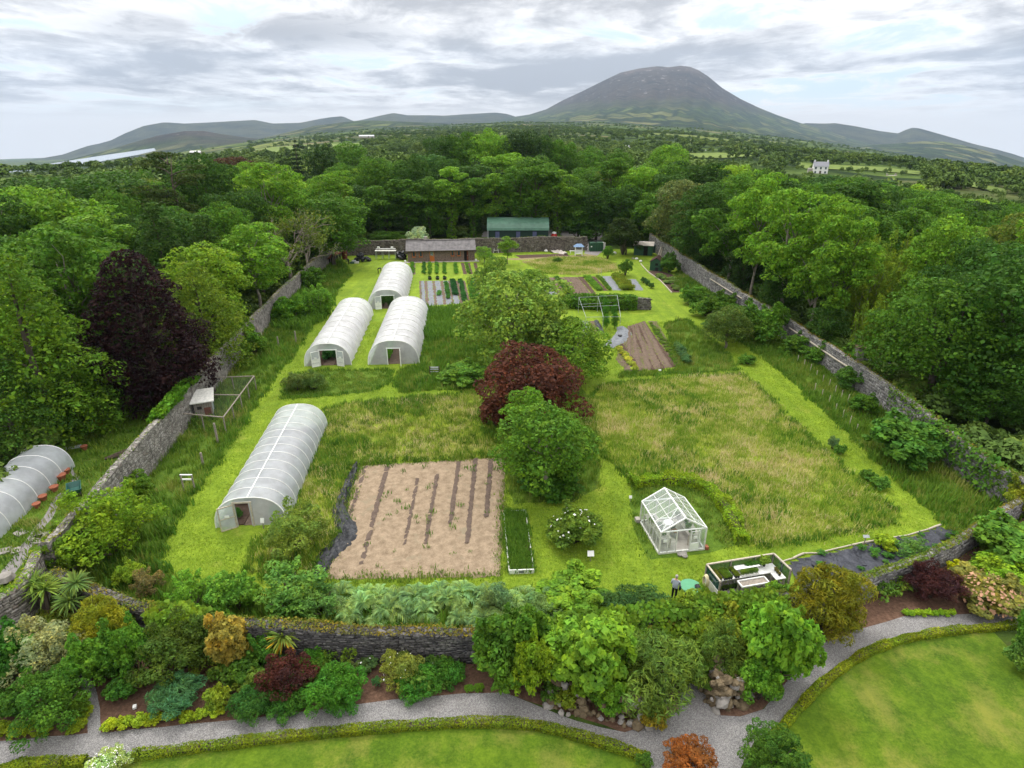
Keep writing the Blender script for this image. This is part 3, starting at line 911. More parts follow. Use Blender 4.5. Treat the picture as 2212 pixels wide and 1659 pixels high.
def make_terrain():
    az = np.concatenate([np.linspace(-180, -62, 40)[:-1], np.linspace(-62, 62, 190), np.linspace(62, 180, 40)[1:-1]]) * math.pi / 180
    rr = np.concatenate([[0.5, 60, 120, 180], np.geomspace(200, 3200, 70), [5000, 8500, 12000]])
    A, Q = np.meshgrid(az, rr)
    X, Y = Q * np.sin(A), Q * np.cos(A)
    Z = land_h(X, Y)
    far = Q > 3300
    Z[far] = land_h(X[far] / Q[far] * 3200, Y[far] / Q[far] * 3200) - (Q[far] - 3200) * .03
    na, nr = len(az), len(rr)
    V = np.column_stack([X.ravel(), Y.ravel(), Z.ravel()])
    i, j = np.meshgrid(np.arange(nr - 1), np.arange(na), indexing='ij')
    jn = (j + 1) % na
    F = np.column_stack([(i * na + j).ravel(), (i * na + jn).ravel(), ((i + 1) * na + jn).ravel(), ((i + 1) * na + j).ravel()])
    return add('ground', mesh_np('ground', V, F, (countryside(),), True), kind='structure')
make_terrain()

def fbm2(x, y, seed, oct=5):
    rng = np.random.default_rng(seed); z = np.zeros_like(x); a = 1.0; f = 1.0
    for _ in range(oct):
        for _k in range(3):
            th = rng.uniform(0, 6.28); ph = rng.uniform(0, 6.28)
            z += a * np.sin((x * math.cos(th) + y * math.sin(th)) * f + ph) / 3
        a *= .52; f *= 2.03
    return z
def ridge(name, sky_pts, r0, r1, mat, foot=None, label=None, n_az=220, n_r=46, rough=0.0, pw=1.25, seed=1, gully=0.0):
    tab = az_table(sky_pts)
    a0, a1 = tab[0][0], tab[-1][0]
    az = np.linspace(a0, a1, n_az); t = np.concatenate([np.linspace(0, 1, n_r), [1.05, 1.12, 1.22, 1.34]])
    A, T = np.meshgrid(az, t)
    sk = interp(A, tab); ln = interp(A, LAND) if foot is None else interp(A, az_table(foot))
    ln = ln - 0.0035
    Rr = r0 + (r1 - r0) * T
    g = np.clip(T, 0, 1) ** pw
    e = ln + (sk - ln) * g
    X, Y = Rr * np.sin(A), Rr * np.cos(A)
    Z = CAMH + Rr * e
    H1 = CAMH + (r0 + (r1 - r0)) * sk
    back = T > 1
    Z[back] = (H1 - (H1 - (CAMH + r1 * ln)) * np.minimum(1, ((T - 1) / .34)) ** 1.2)[back]
    nz = fbm2(X / 420., Y / 420., seed) * rough * np.sin(math.pi * np.clip(T, 0, 1)) ** .8
    if gully: nz += gully * np.sin(A * 260 + fbm2(X / 900., Y / 900., seed + 5) * 2.2) * np.sin(math.pi * np.clip(T, 0, 1) ** 1.4) ** 1.2
    Z += nz * np.clip((sk - ln) * 14, 0, 1)
    na = n_az
    V = np.column_stack([X.ravel(), Y.ravel(), Z.ravel()])
    i, j = np.meshgrid(np.arange(len(t) - 1), np.arange(na - 1), indexing='ij')
    F = np.column_stack([(i * na + j).ravel(), (i * na + j + 1).ravel(), ((i + 1) * na + j + 1).ravel(), ((i + 1) * na + j).ravel()])
    return add(name, mesh_np(name, V, F, (mat,), True), kind='structure')
def mountain_material(name, z_field, z_heath, z_top, fields=True):
    t = NT(name, 0.95, 0.05)
    z = t.math('ADD', t.sepz(), t.math('MULTIPLY', t.math('SUBTRACT', t.noise(0.0022, 6, 0.65), 0.5), 190.0))
    cell = t.voronoi(0.0062, out=1, st=(1, .5, 1)); edge = t.voronoi(0.0062, 'DISTANCE_TO_EDGE', st=(1, .5, 1))
    sp = t.n.new('ShaderNodeSeparateColor'); t.l.new(cell, sp.inputs[0])
    f = t.ramp(sp.outputs[0], [(0, (0.04, 0.065, 0.02)), (0.4, (0.06, 0.09, 0.025)), (0.65, (0.11, 0.14, 0.04)), (0.85, (0.15, 0.15, 0.06)), (1, (0.08, 0.10, 0.035))])
    f = t.mix((0.018, 0.034, 0.014), f, t.map(edge, 0.03, 0.13))
    f = t.mix(f, (0.018, 0.035, 0.017), t.map(t.noise(0.0042, 6, 0.7), 0.48, 0.58, 0, .9))
    moor = t.mix((0.062, 0.068, 0.032), (0.028, 0.036, 0.020), t.map(t.noise(0.0035, 6, 0.7, st=(1, 1, .4)), 0.42, 0.6))
    heath = t.ramp(t.noise(0.005, 7, 0.7), [(0.35, (0.024, 0.022, 0.017)), (0.62, (0.070, 0.056, 0.042))])
    top = t.ramp(t.noise(0.006, 7, 0.72), [(0.35, (0.052, 0.043, 0.035)), (0.6, (0.125, 0.102, 0.085)), (0.75, (0.18, 0.16, 0.145))])
    c = t.mix(f if fields else moor, moor, t.map(z, z_field - 25, z_field + 35))
    c = t.mix(c, heath, t.map(z, z_heath - 40, z_heath + 40))
    c = t.mix(c, top, t.map(z, z_top - 60, z_top + 60))
    scree = t.noise(0.011, 6, 0.7, st=(1.6, 1, .28))
    c = t.mix(c, (0.27, 0.25, 0.245), t.math('MULTIPLY', t.map(scree, 0.585, 0.66), t.map(z, z_heath, z_heath + 60)))
    c = t.mix(c, (0.66, 0.66, 0.66), t.map(t.noise(0.011, 6, 0.7), 0.38, 0.6, 1, 0), 'MULTIPLY')
    t.color(c)
    t.bump(t.noise(0.02, 8, 0.7), 0.8, 14)
    return t.m
ridge('mountain', [(1010, 266), (1060, 259), (1100, 254), (1145, 247), (1180, 236), (1215, 217), (1260, 196), (1300, 176), (1340, 157), (1380, 148), (1420, 143), (1445, 145), (1470, 142), (1490, 144), (1510, 152), (1530, 165), (1560, 190), (1600, 214), (1640, 233), (1680, 249), (1730, 266), (1780, 279), (1830, 294), (1880, 307), (1960, 330)],
      2500, 7600, mountain_material('mountain_slopes', 150, 235, 560), rough=14, pw=1.35, seed=4, gully=7, n_az=300, n_r=70)
hm = mountain_material('far_hills', -900, 2000, 4000)
ridge('hills', [(-120, 362), (0, 352), (40, 350), (90, 342), (135, 334), (190, 315), (215, 310), (240, 303), (270, 288), (310, 272), (355, 264), (400, 267), (480, 263), (550, 259), (590, 267), (650, 265), (690, 257), (715, 253), (740, 251), (765, 262), (790, 257), (820, 250), (850, 244), (880, 249), (930, 249), (960, 250), (1000, 247), (1070, 243), (1095, 246), (1120, 254), (1180, 268)],
      6000, 8300, hm, rough=22, pw=1.0, seed=7, n_r=24)
ridge('hills', [(40, 362), (90, 358), (150, 345), (240, 322), (300, 304), (340, 293), (400, 283), (440, 283), (480, 290), (540, 298), (620, 305)],
      3100, 4300, mountain_material('wooded_hill', -70, -20, 600), rough=14, pw=1.0, seed=8, n_r=24)
ridge('hills', [(480, 318), (600, 291), (680, 272), (760, 262), (800, 260), (850, 262), (950, 266), (1040, 272)],
      2600, 4100, mountain_material('low_hill', 90, 180, 700), rough=12, pw=1.0, seed=9, n_r=24)
ridge('hills', [(1640, 290), (1740, 266), (1780, 267), (1805, 266), (1850, 273), (1900, 283), (1940, 288), (1955, 281), (1970, 276), (1985, 277), (2000, 281), (2060, 298), (2100, 310), (2150, 322), (2190, 333), (2240, 350), (2330, 372)],
      6000, 8300, hm, rough=22, pw=1.0, seed=10, n_r=24)
ridge('hills', [(1800, 330), (1880, 313), (1940, 310), (1990, 305), (2040, 306), (2100, 318), (2160, 334), (2212, 350), (2300, 374), (2400, 402)],
      3400, 5200, mountain_material('near_moor', 0, 60, 500), rough=16, pw=1.0, seed=11, n_r=24)

# lake
wt = NT('lake_water', 0.06, 0.5); wt.color((0.16, 0.19, 0.22))
lake = [at(x, y, -33) for x, y in ((-60, 371), (20, 368), (90, 365), (200, 349), (300, 333), (336, 325), (330, 320), (250, 331), (150, 347), (60, 361), (-60, 371))]
lz = [at(x, y, -33) for x, y in ((-200, 400), (0, 374), (100, 366), (210, 350), (300, 334), (337, 325), (333, 320), (240, 333), (150, 347), (80, 358), (0, 368), (-200, 396))]
sheet('lake', lz, -33, wt.m)

# open fields seen over the wood
fm = lawn_material('field_grass', (0.10, 0.155, 0.03), (0.17, 0.22, 0.045), (0.22, 0.22, 0.07), None, .05)
def far_point(px, py):
    lo, hi = 150.0, 3000.0
    d = ray(px, py); k = 1 / math.hypot(d.x, d.y)
    r = 200.0
    while r < 3000:
        z = CAMH + d.z * k * r
        if z <= float(land_h(d.x * k * r, d.y * k * r)): break
        r += 4.0
    return Vector((d.x * k * r, d.y * k * r, float(land_h(d.x * k * r, d.y * k * r))))
def far_poly(pp, n=10):
    out = []
    for i in range(len(pp)):
        a, b = pp[i], pp[(i + 1) % len(pp)]
        for k in range(n):
            t = k / n
            out.append(far_point(a[0] + (b[0] - a[0]) * t, a[1] + (b[1] - a[1]) * t))
    return out
FIELDS = []
def field(pp, mat, lift=0.5):
    P = far_poly(pp)
    xs = [p.x for p in P]; ys = [p.y for p in P]
    c = Vector((sum(xs) / len(P), sum(ys) / len(P), 0))
    bm = bmesh.new()
    rings = []
    for q in np.linspace(0, 1, 7)[1:]:
        rings.append([bm.verts.new((c.x + (p.x - c.x) * q, c.y + (p.y - c.y) * q, float(land_h(c.x + (p.x - c.x) * q, c.y + (p.y - c.y) * q)) + lift)) for p in P])
    cv = bm.verts.new((c.x, c.y, float(land_h(c.x, c.y)) + lift)); n = len(P)
    for k in range(n): bm.faces.new((cv, rings[0][k], rings[0][(k + 1) % n]))
    for a, b in zip(rings[:-1], rings[1:]):
        for k in range(n): bm.faces.new((a[k], b[k], b[(k + 1) % n], a[(k + 1) % n]))
    bmesh.ops.recalc_face_normals(bm, faces=bm.faces)
    me = bpy.data.meshes.new('field'); bm.to_mesh(me); bm.free(); me.materials.append(mat)
    add('field', me, kind='structure'); FIELDS.append(P)
FP = [[(480, 332), (560, 322), (640, 314), (780, 309), (775, 319), (640, 325), (560, 334)], [(1700, 350), (1760, 356), (1900, 362), (1990, 372), (1985, 379), (1880, 370), (1740, 366)],
      [(2005, 378), (2080, 390), (2175, 412), (2172, 424), (2090, 404), (2006, 386)], [(1440, 333), (1560, 331), (1640, 338), (1560, 343), (1450, 341)], [(745, 263), (800, 262), (860, 264), (800, 268)]]
for pp in FP[:4]: field(pp, fm)

# ================================================================== the walled garden: surveyed lines
LEFT = [at(*p) for p in ((725, 553), (693, 583), (620, 655), (545, 738), (450, 850), (359, 966), (277, 1068), (190, 1175), (118, 1262))]
LEFT2 = [at(*p) for p in ((118, 1262), (86, 1339), (0, 1398), (-120, 1480))]
BACK = [at(*p) for p in ((725, 553), (900, 549), (1080, 546), (1267, 541))]
RIGHT = [at(*p) for p in ((1400, 536), (1467, 583), (1570, 655), (1701, 740), (1800, 812), (1898, 880), (2015, 984), (2114, 1062), (2189, 1104), (2230, 1130))]
FRONT = [at(*p) for p in ((118, 1300), (300, 1372), (450, 1406), (640, 1427), (804, 1432), (1030, 1434), (1250, 1419), (1500, 1388), (1700, 1345), (1836, 1307), (1937, 1267), (2035, 1226), (2129, 1166), (2215, 1110))]
GARDEN = [LEFT[0]] + list(BACK[1:]) + list(RIGHT) + list(reversed(FRONT)) + list(reversed(LEFT[1:]))

def jag(pts, step, amp, rng):
    out = []
    n = len(pts)
    for i in range(n):
        a, b = pts[i], pts[(i + 1) % n]
        d = (b - a); ln = d.length; m = max(1, int(ln / step))
        nr = Vector((-d.y, d.x, 0)).normalized() if ln > 0 else Vector((0, 0, 0))
        for k in range(m):
            out.append(a + d * (k / m) + (nr * rng.uniform(-amp, amp) if k else Vector((0, 0, 0))))
    return out
rnd = random.Random(5)
def zone(name, pp, z, mat, smooth=0, amp=.22, label=None):
    g = ground_poly(pp, smooth)
    g = jag(g, .9, amp, rnd)
    sheet(name, g, z, mat)
    return g
sheet('mown_grass', GARDEN, 0.004, M['lawn'])
# rough ground along the left wall, right wall, and the meadow squares
Z = {}
Z['left'] = zone('rough_grass', [(725, 553), (745, 575), (760, 592), (735, 620), (700, 668), (668, 712), (632, 770), (590, 820), (540, 890), (500, 955), (445, 1030), (400, 1095), (370, 1150), (350, 1200), (362, 1240), (400, 1262), (470, 1285), (560, 1310), (640, 1345), (600, 1385), (300, 1360), (118, 1280), (190, 1175), (277, 1068), (359, 966), (450, 850), (545, 738), (620, 655), (693, 583)], 0.008, M['rough'])
Z['right'] = zone('rough_grass', [(1467, 586), (1570, 660), (1701, 742), (1800, 814), (1898, 882), (2015, 986), (2114, 1064), (2200, 1112), (2150, 1160), (2085, 1165), (2035, 1128), (1960, 1060), (1880, 985), (1800, 905), (1730, 840), (1670, 790), (1610, 745), (1560, 710), (1520, 672), (1480, 632), (1455, 612)], 0.008, M['rough'])
Z['meadow'] = zone('meadow', [(1300, 832), (1420, 820), (1600, 808), (1640, 838), (1700, 900), (1780, 975), (1860, 1045), (1935, 1105), (1930, 1130), (1860, 1148), (1740, 1165), (1620, 1182), (1600, 1150), (1570, 1090), (1520, 1050), (1440, 1030), (1362, 1040), (1330, 1010), (1290, 965), (1270, 920), (1262, 870)], 0.008, M['meadow'])
Z['leftmeadow'] = zone('meadow', [(700, 885), (760, 870), (900, 858), (1040, 850), (1060, 900), (1085, 985), (1000, 990), (880, 996), (770, 1004), (735, 1085), (745, 1140), (690, 1215), (680, 1250), (590, 1248), (530, 1235), (548, 1180), (615, 1135), (645, 1060), (680, 980), (700, 920)], 0.008, M['meadow'])
Z['middle'] = zone('rough_grass', [(925, 672), (1010, 668), (1050, 700), (1100, 760), (1080, 838), (960, 842), (865, 848), (852, 830), (870, 800), (905, 790), (922, 740)], 0.008, M['rough'])
Z['tunnelpatch'] = zone('rough_grass', [(610, 862), (625, 815), (690, 800), (845, 800), (845, 826), (800, 846), (700, 856)], 0.008, M['rough'], amp=.1)
Z['topstrip'] = zone('meadow', [(1165, 582), (1130, 566), (1200, 556), (1290, 556), (1320, 566), (1345, 585), (1250, 594), (1170, 592)], 0.008, M['meadow'])
Z['hopside'] = zone('rough_grass', [(1440, 700), (1480, 690), (1560, 755), (1592, 800), (1450, 808), (1340, 815), (1338, 808), (1462, 800)], 0.008, M['rough'])
Z['ghouse'] = zone('rough_grass', [(1362, 1042), (1440, 1034), (1515, 1054), (1565, 1095), (1600, 1175), (1530, 1195), (1400, 1210), (1372, 1150), (1360, 1090)], 0.0085, M['rough'], amp=.1)
Z['frontstrip'] = zone('rough_grass', [(540, 1300), (700, 1296), (900, 1290), (1170, 1290), (1320, 1300), (1450, 1308), (1520, 1315), (1560, 1345), (1500, 1384), (1250, 1416), (1030, 1430), (800, 1428), (640, 1424), (540, 1390)], 0.0085, M['rough'])
Z['treebase'] = zone('rough_grass', [(1060, 830), (1240, 820), (1290, 880), (1290, 985), (1300, 1050), (1240, 1085), (1110, 1090), (1085, 985)], 0.0085, M['rough'])
# outside the left wall: rough lawn, path beside the tunnel; woodland floor is the ground itself
Z['outside'] = zone('rough_grass', [(400, 870), (345, 935), (280, 1010), (190, 1100), (100, 1230), (0, 1310), (-80, 1360), (-160, 1300), (-60, 1180), (60, 1060), (120, 990), (180, 930), (260, 880)], 0.010, M['rough'])
zone('stone_path', [(155, 1010), (148, 1045), (105, 1100), (62, 1160), (20, 1215), (-10, 1250), (20, 1255), (60, 1205), (90, 1150), (140, 1075), (172, 1030)], 0.016, M['yard'], amp=.25)
# outside the front wall
zone('planting_bed', [(-60, 1470), (86, 1345), (118, 1300), (300, 1372), (640, 1427), (1030, 1434), (1250, 1419), (1500, 1388), (1836, 1307), (2035, 1226), (2260, 1090), (2420, 1180), (2300, 1330), (2190, 1328), (2060, 1332), (1950, 1335), (1850, 1365), (1745, 1412), (1700, 1475), (1640, 1540), (1520, 1570), (1350, 1585), (1100, 1500), (800, 1522), (500, 1558), (190, 1588), (-80, 1608)], 0.006, M['mulch'], amp=.1)
zone('gravel_path', [(-120, 1612), (0, 1601), (190, 1584), (350, 1571), (500, 1556), (650, 1538), (800, 1518), (900, 1506), (1000, 1498), (1090, 1496), (1150, 1520), (1240, 1556), (1350, 1582), (1420, 1560), (1462, 1510), (1470, 1440), (1530, 1440), (1535, 1490), (1545, 1545), (1600, 1548), (1650, 1532), (1700, 1472), (1740, 1412), (1790, 1384), (1850, 1361), (1950, 1332), (2060, 1328), (2195, 1325), (2320, 1325), (2320, 1352), (2200, 1350), (2100, 1357), (1960, 1367), (1860, 1402), (1760, 1472), (1685, 1560), (1630, 1600), (1600, 1659), (1620, 1760), (1300, 1760), (1410, 1650), (1320, 1606), (1250, 1584), (1180, 1565), (1100, 1556), (1000, 1556), (900, 1562), (750, 1577), (600, 1592), (450, 1606), (280, 1626), (100, 1645), (-120, 1668)], 0.012, M['gravel'], amp=.05)
zone('gravel_path', [(190, 1590), (188, 1540), (182, 1500), (165, 1460), (140, 1430), (160, 1425), (188, 1452), (208, 1490), (216, 1530), (218, 1588)], 0.016, M['gravel'], amp=.05)
zone('lawn', [(-200, 1700), (0, 1672), (200, 1652), (380, 1628), (600, 1602), (750, 1588), (900, 1575), (1090, 1570), (1180, 1580), (1260, 1600), (1330, 1624), (1400, 1652), (1330, 1760), (900, 1900), (0, 1900)], 0.010, M['front_lawn'], amp=.03)
zone('lawn', [(1600, 1720), (1660, 1620), (1700, 1562), (1775, 1482), (1860, 1420), (1950, 1385), (2080, 1366), (2145, 1364), (2180, 1400), (2215, 1432), (2400, 1560), (2400, 1900), (1700, 1900)], 0.010, M['front_lawn'], amp=.03)
# yard and lane beyond the back wall
zone('lane', [(1262, 548), (1270, 520), (1285, 500), (1300, 480), (1312, 480), (1306, 505), (1306, 540), (1290, 552)], 0.014, M['yard'], amp=.1)
zone('yard', [(1130, 515), (1262, 512), (1275, 500), (1262, 495), (1045, 500), (1040, 512)], 0.010, M['yard'], amp=.2)
zone('worn_path', [(1060, 560), (1150, 556), (1230, 552), (1290, 548), (1290, 553), (1220, 558), (1120, 562)], 0.012, soil_material('worn_earth', (0.17, 0.15, 0.07), (0.30, 0.24, 0.13), 1.5, .4), amp=.1)
# ================================================================== stone walls
def stone_mat(name, tones, lichen):
    t = NT(name, 0.93, 0.1)
    g = t.n.new('ShaderNodeNewGeometry')
    c = t.ramp(g.outputs['Random Per Island'], [(i / (len(tones) - 1), q) for i, q in enumerate(tones)])
    c = t.mix(c, (0.62, 0.62, 0.62), t.map(t.noise(7, 5, 0.7), 0.35, 0.6, 1, 0), 'MULTIPLY')
    c = t.mix(c, lichen, t.map(t.noise(1.0, 6, 0.72), 0.56, 0.70, 0, 0.8))
    c = t.mix(c, (0.07, 0.065, 0.06), t.map(t.noise(0.7, 4, 0.6, st=(1.5, 1.5, 0.25)), 0.56, 0.76, 0, 0.55))
    t.color(c); t.bump(t.noise(9, 5, 0.7), 0.8, 0.04)
    return t.m
SM = dict(left=stone_mat('left_wall_stone', [(0.13, 0.115, 0.10), (0.27, 0.245, 0.215), (0.36, 0.33, 0.30), (0.20, 0.165, 0.14)], (0.42, 0.39, 0.35)),
          back=stone_mat('back_wall_stone', [(0.085, 0.07, 0.06), (0.15, 0.128, 0.11), (0.22, 0.19, 0.165)], (0.27, 0.25, 0.22)),
          right=stone_mat('right_wall_stone', [(0.13, 0.125, 0.125), (0.25, 0.24, 0.235), (0.36, 0.345, 0.335)], (0.42, 0.40, 0.385)),
          front=stone_mat('front_wall_stone', [(0.06, 0.057, 0.057), (0.115, 0.108, 0.105), (0.20, 0.19, 0.18)], (0.26, 0.25, 0.22)),
          low=stone_mat('low_wall_stone', [(0.09, 0.08, 0.075), (0.16, 0.145, 0.14), (0.24, 0.22, 0.21)], (0.28, 0.26, 0.24)))
def resample(pts, step):
    out = []; pts = [Vector((p[0], p[1], 0)) for p in pts]
    for a, b in zip(pts[:-1], pts[1:]):
        n = max(1, int((b - a).length / step))
        out += [a + (b - a) * (k / n) for k in range(n)]
    out.append(pts[-1]); return out
def stone_wall(name, label, pts, h, side, body, stone, thick=.55, sw=.42, sh=.24, seed=1, moss=(0.20, 0.15, 0.035), moss_n=60, smooth=True, hfun=None, both=False, cat='wall', moss_h=.16):
    """side: +1 builds the thickness to the left of the line (pts run along the visible face)"""
    rng = np.random.default_rng(seed)
    P = resample(catmull(pts, 5) if smooth else pts, .8)
    n = len(P); V, F = [], []
    nor = []
    for i in range(n):
        d = (P[min(i + 1, n - 1)] - P[max(i - 1, 0)]).normalized(); nor.append(Vector((-d.y, d.x, 0)) * side)
    hh = [(hfun(i / (n - 1)) if hfun else h) + rng.normal(0, .05) + .10 * math.sin(i * .35 + seed) for i in range(n)]
    for i in range(n):
        p, q = P[i], nor[i]
        for a, z in ((0, -.2), (0.0, hh[i] * .5), (0.03, hh[i]), (thick * .5, hh[i] + .06), (thick, hh[i]), (thick + .03, hh[i] * .5), (thick + .05, -.2)):
            V.append(tuple(p + q * (a + rng.normal(0, .012)) + Vector((0, 0, z))))
    for i in range(n - 1):
        for k in range(6): F.append((i * 7 + k, i * 7 + k + 1, (i + 1) * 7 + k + 1, (i + 1) * 7 + k))
    F += [tuple(range(7)), tuple((n - 1) * 7 + k for k in range(6, -1, -1))]
    mb = MB().raw(V, F)
    w = mb.build(name, body)
    tag(w, label, cat)
    # the stones of the visible face, each proud of the mortar
    SV, SF = [], []
    def face(off, sgn):
        z = 0.02; L = [0]
        for a, b in zip(P[:-1], P[1:]): L.append(L[-1] + (b - a).length)
        while z < max(hh) - .05:
            rh = sh * rng.uniform(.7, 1.35); s = -rng.uniform(0, sw)
            while s < L[-1]:
                rw = sw * rng.uniform(.5, 1.5)
                m = min(max(s + rw / 2, 0), L[-1]); i = min(np.searchsorted(L, m, 'right') - 1, n - 2)
                f = (m - L[i]) / (L[i + 1] - L[i]); p = P[i].lerp(P[i + 1], f); d = (P[i + 1] - P[i]).normalized(); q = nor[i]
                ht = hh[i] * (1 - f) + hh[i + 1] * f
                z1 = min(z + rh - .025, ht)
                if z1 - z > .05 and s > -.01:
                    pr = rng.uniform(.015, .06); k = len(SV)
                    o0 = p + q * (off + .02 * sgn)
                    for t_, zz in ((-.5, z), (.5, z), (.5, z1), (-.5, z1)):
                        SV.append(tuple(o0 + d * (t_ * (rw - .03)) + Vector((rng.normal(0, .012), rng.normal(0, .012), zz + rng.normal(0, .015)))))
                    o1 = o0 - q * (pr * sgn)
                    for t_, zz in ((-.5, z), (.5, z), (.5, z1), (-.5, z1)):
                        SV.append(tuple(o1 + d * (t_ * (rw - .03) * .86) + Vector((rng.normal(0, .015), rng.normal(0, .015), z + (zz - z) * .84 + (z1 - z) * .08))))
                    SF.extend([(k + 4, k + 5, k + 6, k + 7), (k, k + 1, k + 5, k + 4), (k + 1, k + 2, k + 6, k + 5), (k + 2, k + 3, k + 7, k + 6), (k + 3, k, k + 4, k + 7)])
                s += rw
            z += rh
    face(0.0, 1)
    if both: face(thick + .04, -1)
    me = mesh_np('stonework', np.array(SV), np.array(SF), (stone,))
    add('stonework', me, w, kind='stuff')
    # moss, stonecrop and grass along the top
    tot = sum((b - a).length for a, b in zip(P[:-1], P[1:])); m = int(tot * moss_n)
    idx = rng.uniform(0, n - 1.001, m); ii = idx.astype(int); f = idx - ii
    PA = np.array([tuple(p) for p in P]); NA = np.array([tuple(q) for q in nor]); HA = np.array(hh)
    pos = PA[ii] * (1 - f)[:, None] + PA[ii + 1] * f[:, None] + NA[ii] * rng.uniform(-.04, thick + .06, m)[:, None]
    patch = .5 + .5 * np.sin(idx * .9 + 2 * np.sin(idx * .23))
    pos[:, 2] = HA[ii] * (1 - f) + HA[ii + 1] * f + rng.uniform(-.02, moss_h, m) * (.35 + .65 * patch)
    half = rng.random(m) < .5 + .5 * np.sin(idx * .31 + 1.7 * np.sin(idx * .11))
    for nm, sel, colr, sz in (('moss', half, moss, .11), ('stonecrop', ~half, tuple(x * y for x, y in zip(moss, (.62, .95, .8))), .13)):
        VV, FF = leaf_quads(pos[sel], np.tile([0, 0, 1.], (int(sel.sum()), 1)), sz, .5, rng, wild=1.2)
        c = add(nm, mesh_np(nm, VV, FF, (LEAF,)), w, kind='stuff'); c.color = (*colr, 1)
    return w, P, nor, hh
W_L = stone_wall('garden_wall', 'long rubble stone wall down the left side of the garden, ivy on one stretch', LEFT, 3.1, 1, M['wall_light'], SM['left'], seed=11, moss=(0.15, 0.15, 0.035), moss_n=45)
W_L2 = stone_wall('garden_wall', 'grey stone wall running off the bottom left corner below the corner palms', LEFT2, 2.6, -1, M['wall_light'], SM['left'], seed=12, moss=(0.15, 0.19, 0.022), sw=.34, sh=.17, moss_n=110, moss_h=.35)
W_B = stone_wall('garden_wall', 'brown back wall of the garden behind the long timber cabin', BACK, 3.2, 1, M['wall_back'], SM['back'], seed=13, moss=(0.12, 0.12, 0.04), moss_n=35, smooth=False, moss_h=.3)
W_R = stone_wall('garden_wall', 'long grey stone wall down the right side with a pale pipe along it', RIGHT, 2.9, 1, M['wall_right'], SM['right'], seed=14, moss=(0.16, 0.125, 0.03), moss_n=70, moss_h=.35, hfun=lambda t: 3.3 - .7 * t)
W_F = stone_wall('garden_wall', 'dark mossy topped front wall between the shrub border and the silvery plants', FRONT[:9], 2.0, 1, M['wall_front'], SM['front'], seed=15, sw=.36, sh=.11, moss=(0.15, 0.125, 0.03), moss_n=190, thick=.62, moss_h=.25)
W_F2 = stone_wall('garden_wall', 'paler right end of the front wall behind the maroon berberis', FRONT[8:], 1.5, 1, M['wall_right'], SM['right'], seed=19, sw=.34, sh=.13, moss=(0.13, 0.12, 0.025), moss_n=200, thick=.45, moss_h=.18)
# low inner wall half hidden by creeper
LOW = [at(*p) for p in ((1208, 664), (1300, 668), (1404, 670))]
W_I = stone_wall('low_wall', 'short creeper covered stone wall across the vegetable garden behind the pipe frame', LOW, 1.75, 1, M['wall_back'], SM['low'], seed=16, moss=(0.07, 0.12, 0.02), moss_n=60, smooth=False, thick=.7)
# pale pipe on the right wall
def along(P, nor, hh, t0, t1, off, dz, step=3):
    n = len(P); o = []
    for i in range(int(t0 * n), int(t1 * n), step):
        o.append(P[i] - nor[i] * off + Vector((0, 0, hh[i] + dz)))
    return o
def wall_t(P, px, py):
    g = at(px, py); return min(range(len(P)), key=lambda i: (P[i] - g).length) / len(P)
Pr, Nr, Hr = W_R[1], W_R[2], W_R[3]
for a, b in (((1530, 628), (1598, 678)), ((1702, 741), (1862, 852))):
    t0, t1 = wall_t(Pr, *a), wall_t(Pr, *b)
    pts = along(Pr, Nr, [2.75] * len(Pr), t0, t1, .10, -.75 if a[0] > 1600 else -.6)
    MB().tube(pts, .085, 6).build('rail', M['pale_wood'], W_R[0], label='pale pipe fixed along the wall')
# gate pillar beyond the right wall with a field gate
g = at(1822, 800); hp = 2.6
pil = at(1848, 796)
p = thing('gate_pillar', 'square stone gate pillar with flat cap behind the right wall', 'pillar', pil)
MB().box((0, 0, 1.3), (.8, .8, 2.6)).build('shaft', M['stone'], p)
MB().box((0, 0, 2.68), (1.05, 1.05, .16)).build('cap', M['stone_brown'], p)
q = thing('field_gate', 'grey metal bar gate beside the stone pillar', 'gate', pil + Vector((.6, -.2, 0)), R(-35))
for z in (.3, .55, .8, 1.05, 1.3): MB().tube([(0, 0, z), (3.4, 0, z)], .025, 5).build('bar', M['metal'], q)
for x in (0, 1.7, 3.4): MB().tube([(x, 0, .2), (x, 0, 1.35)], .03, 5).build('upright', M['metal'], q)

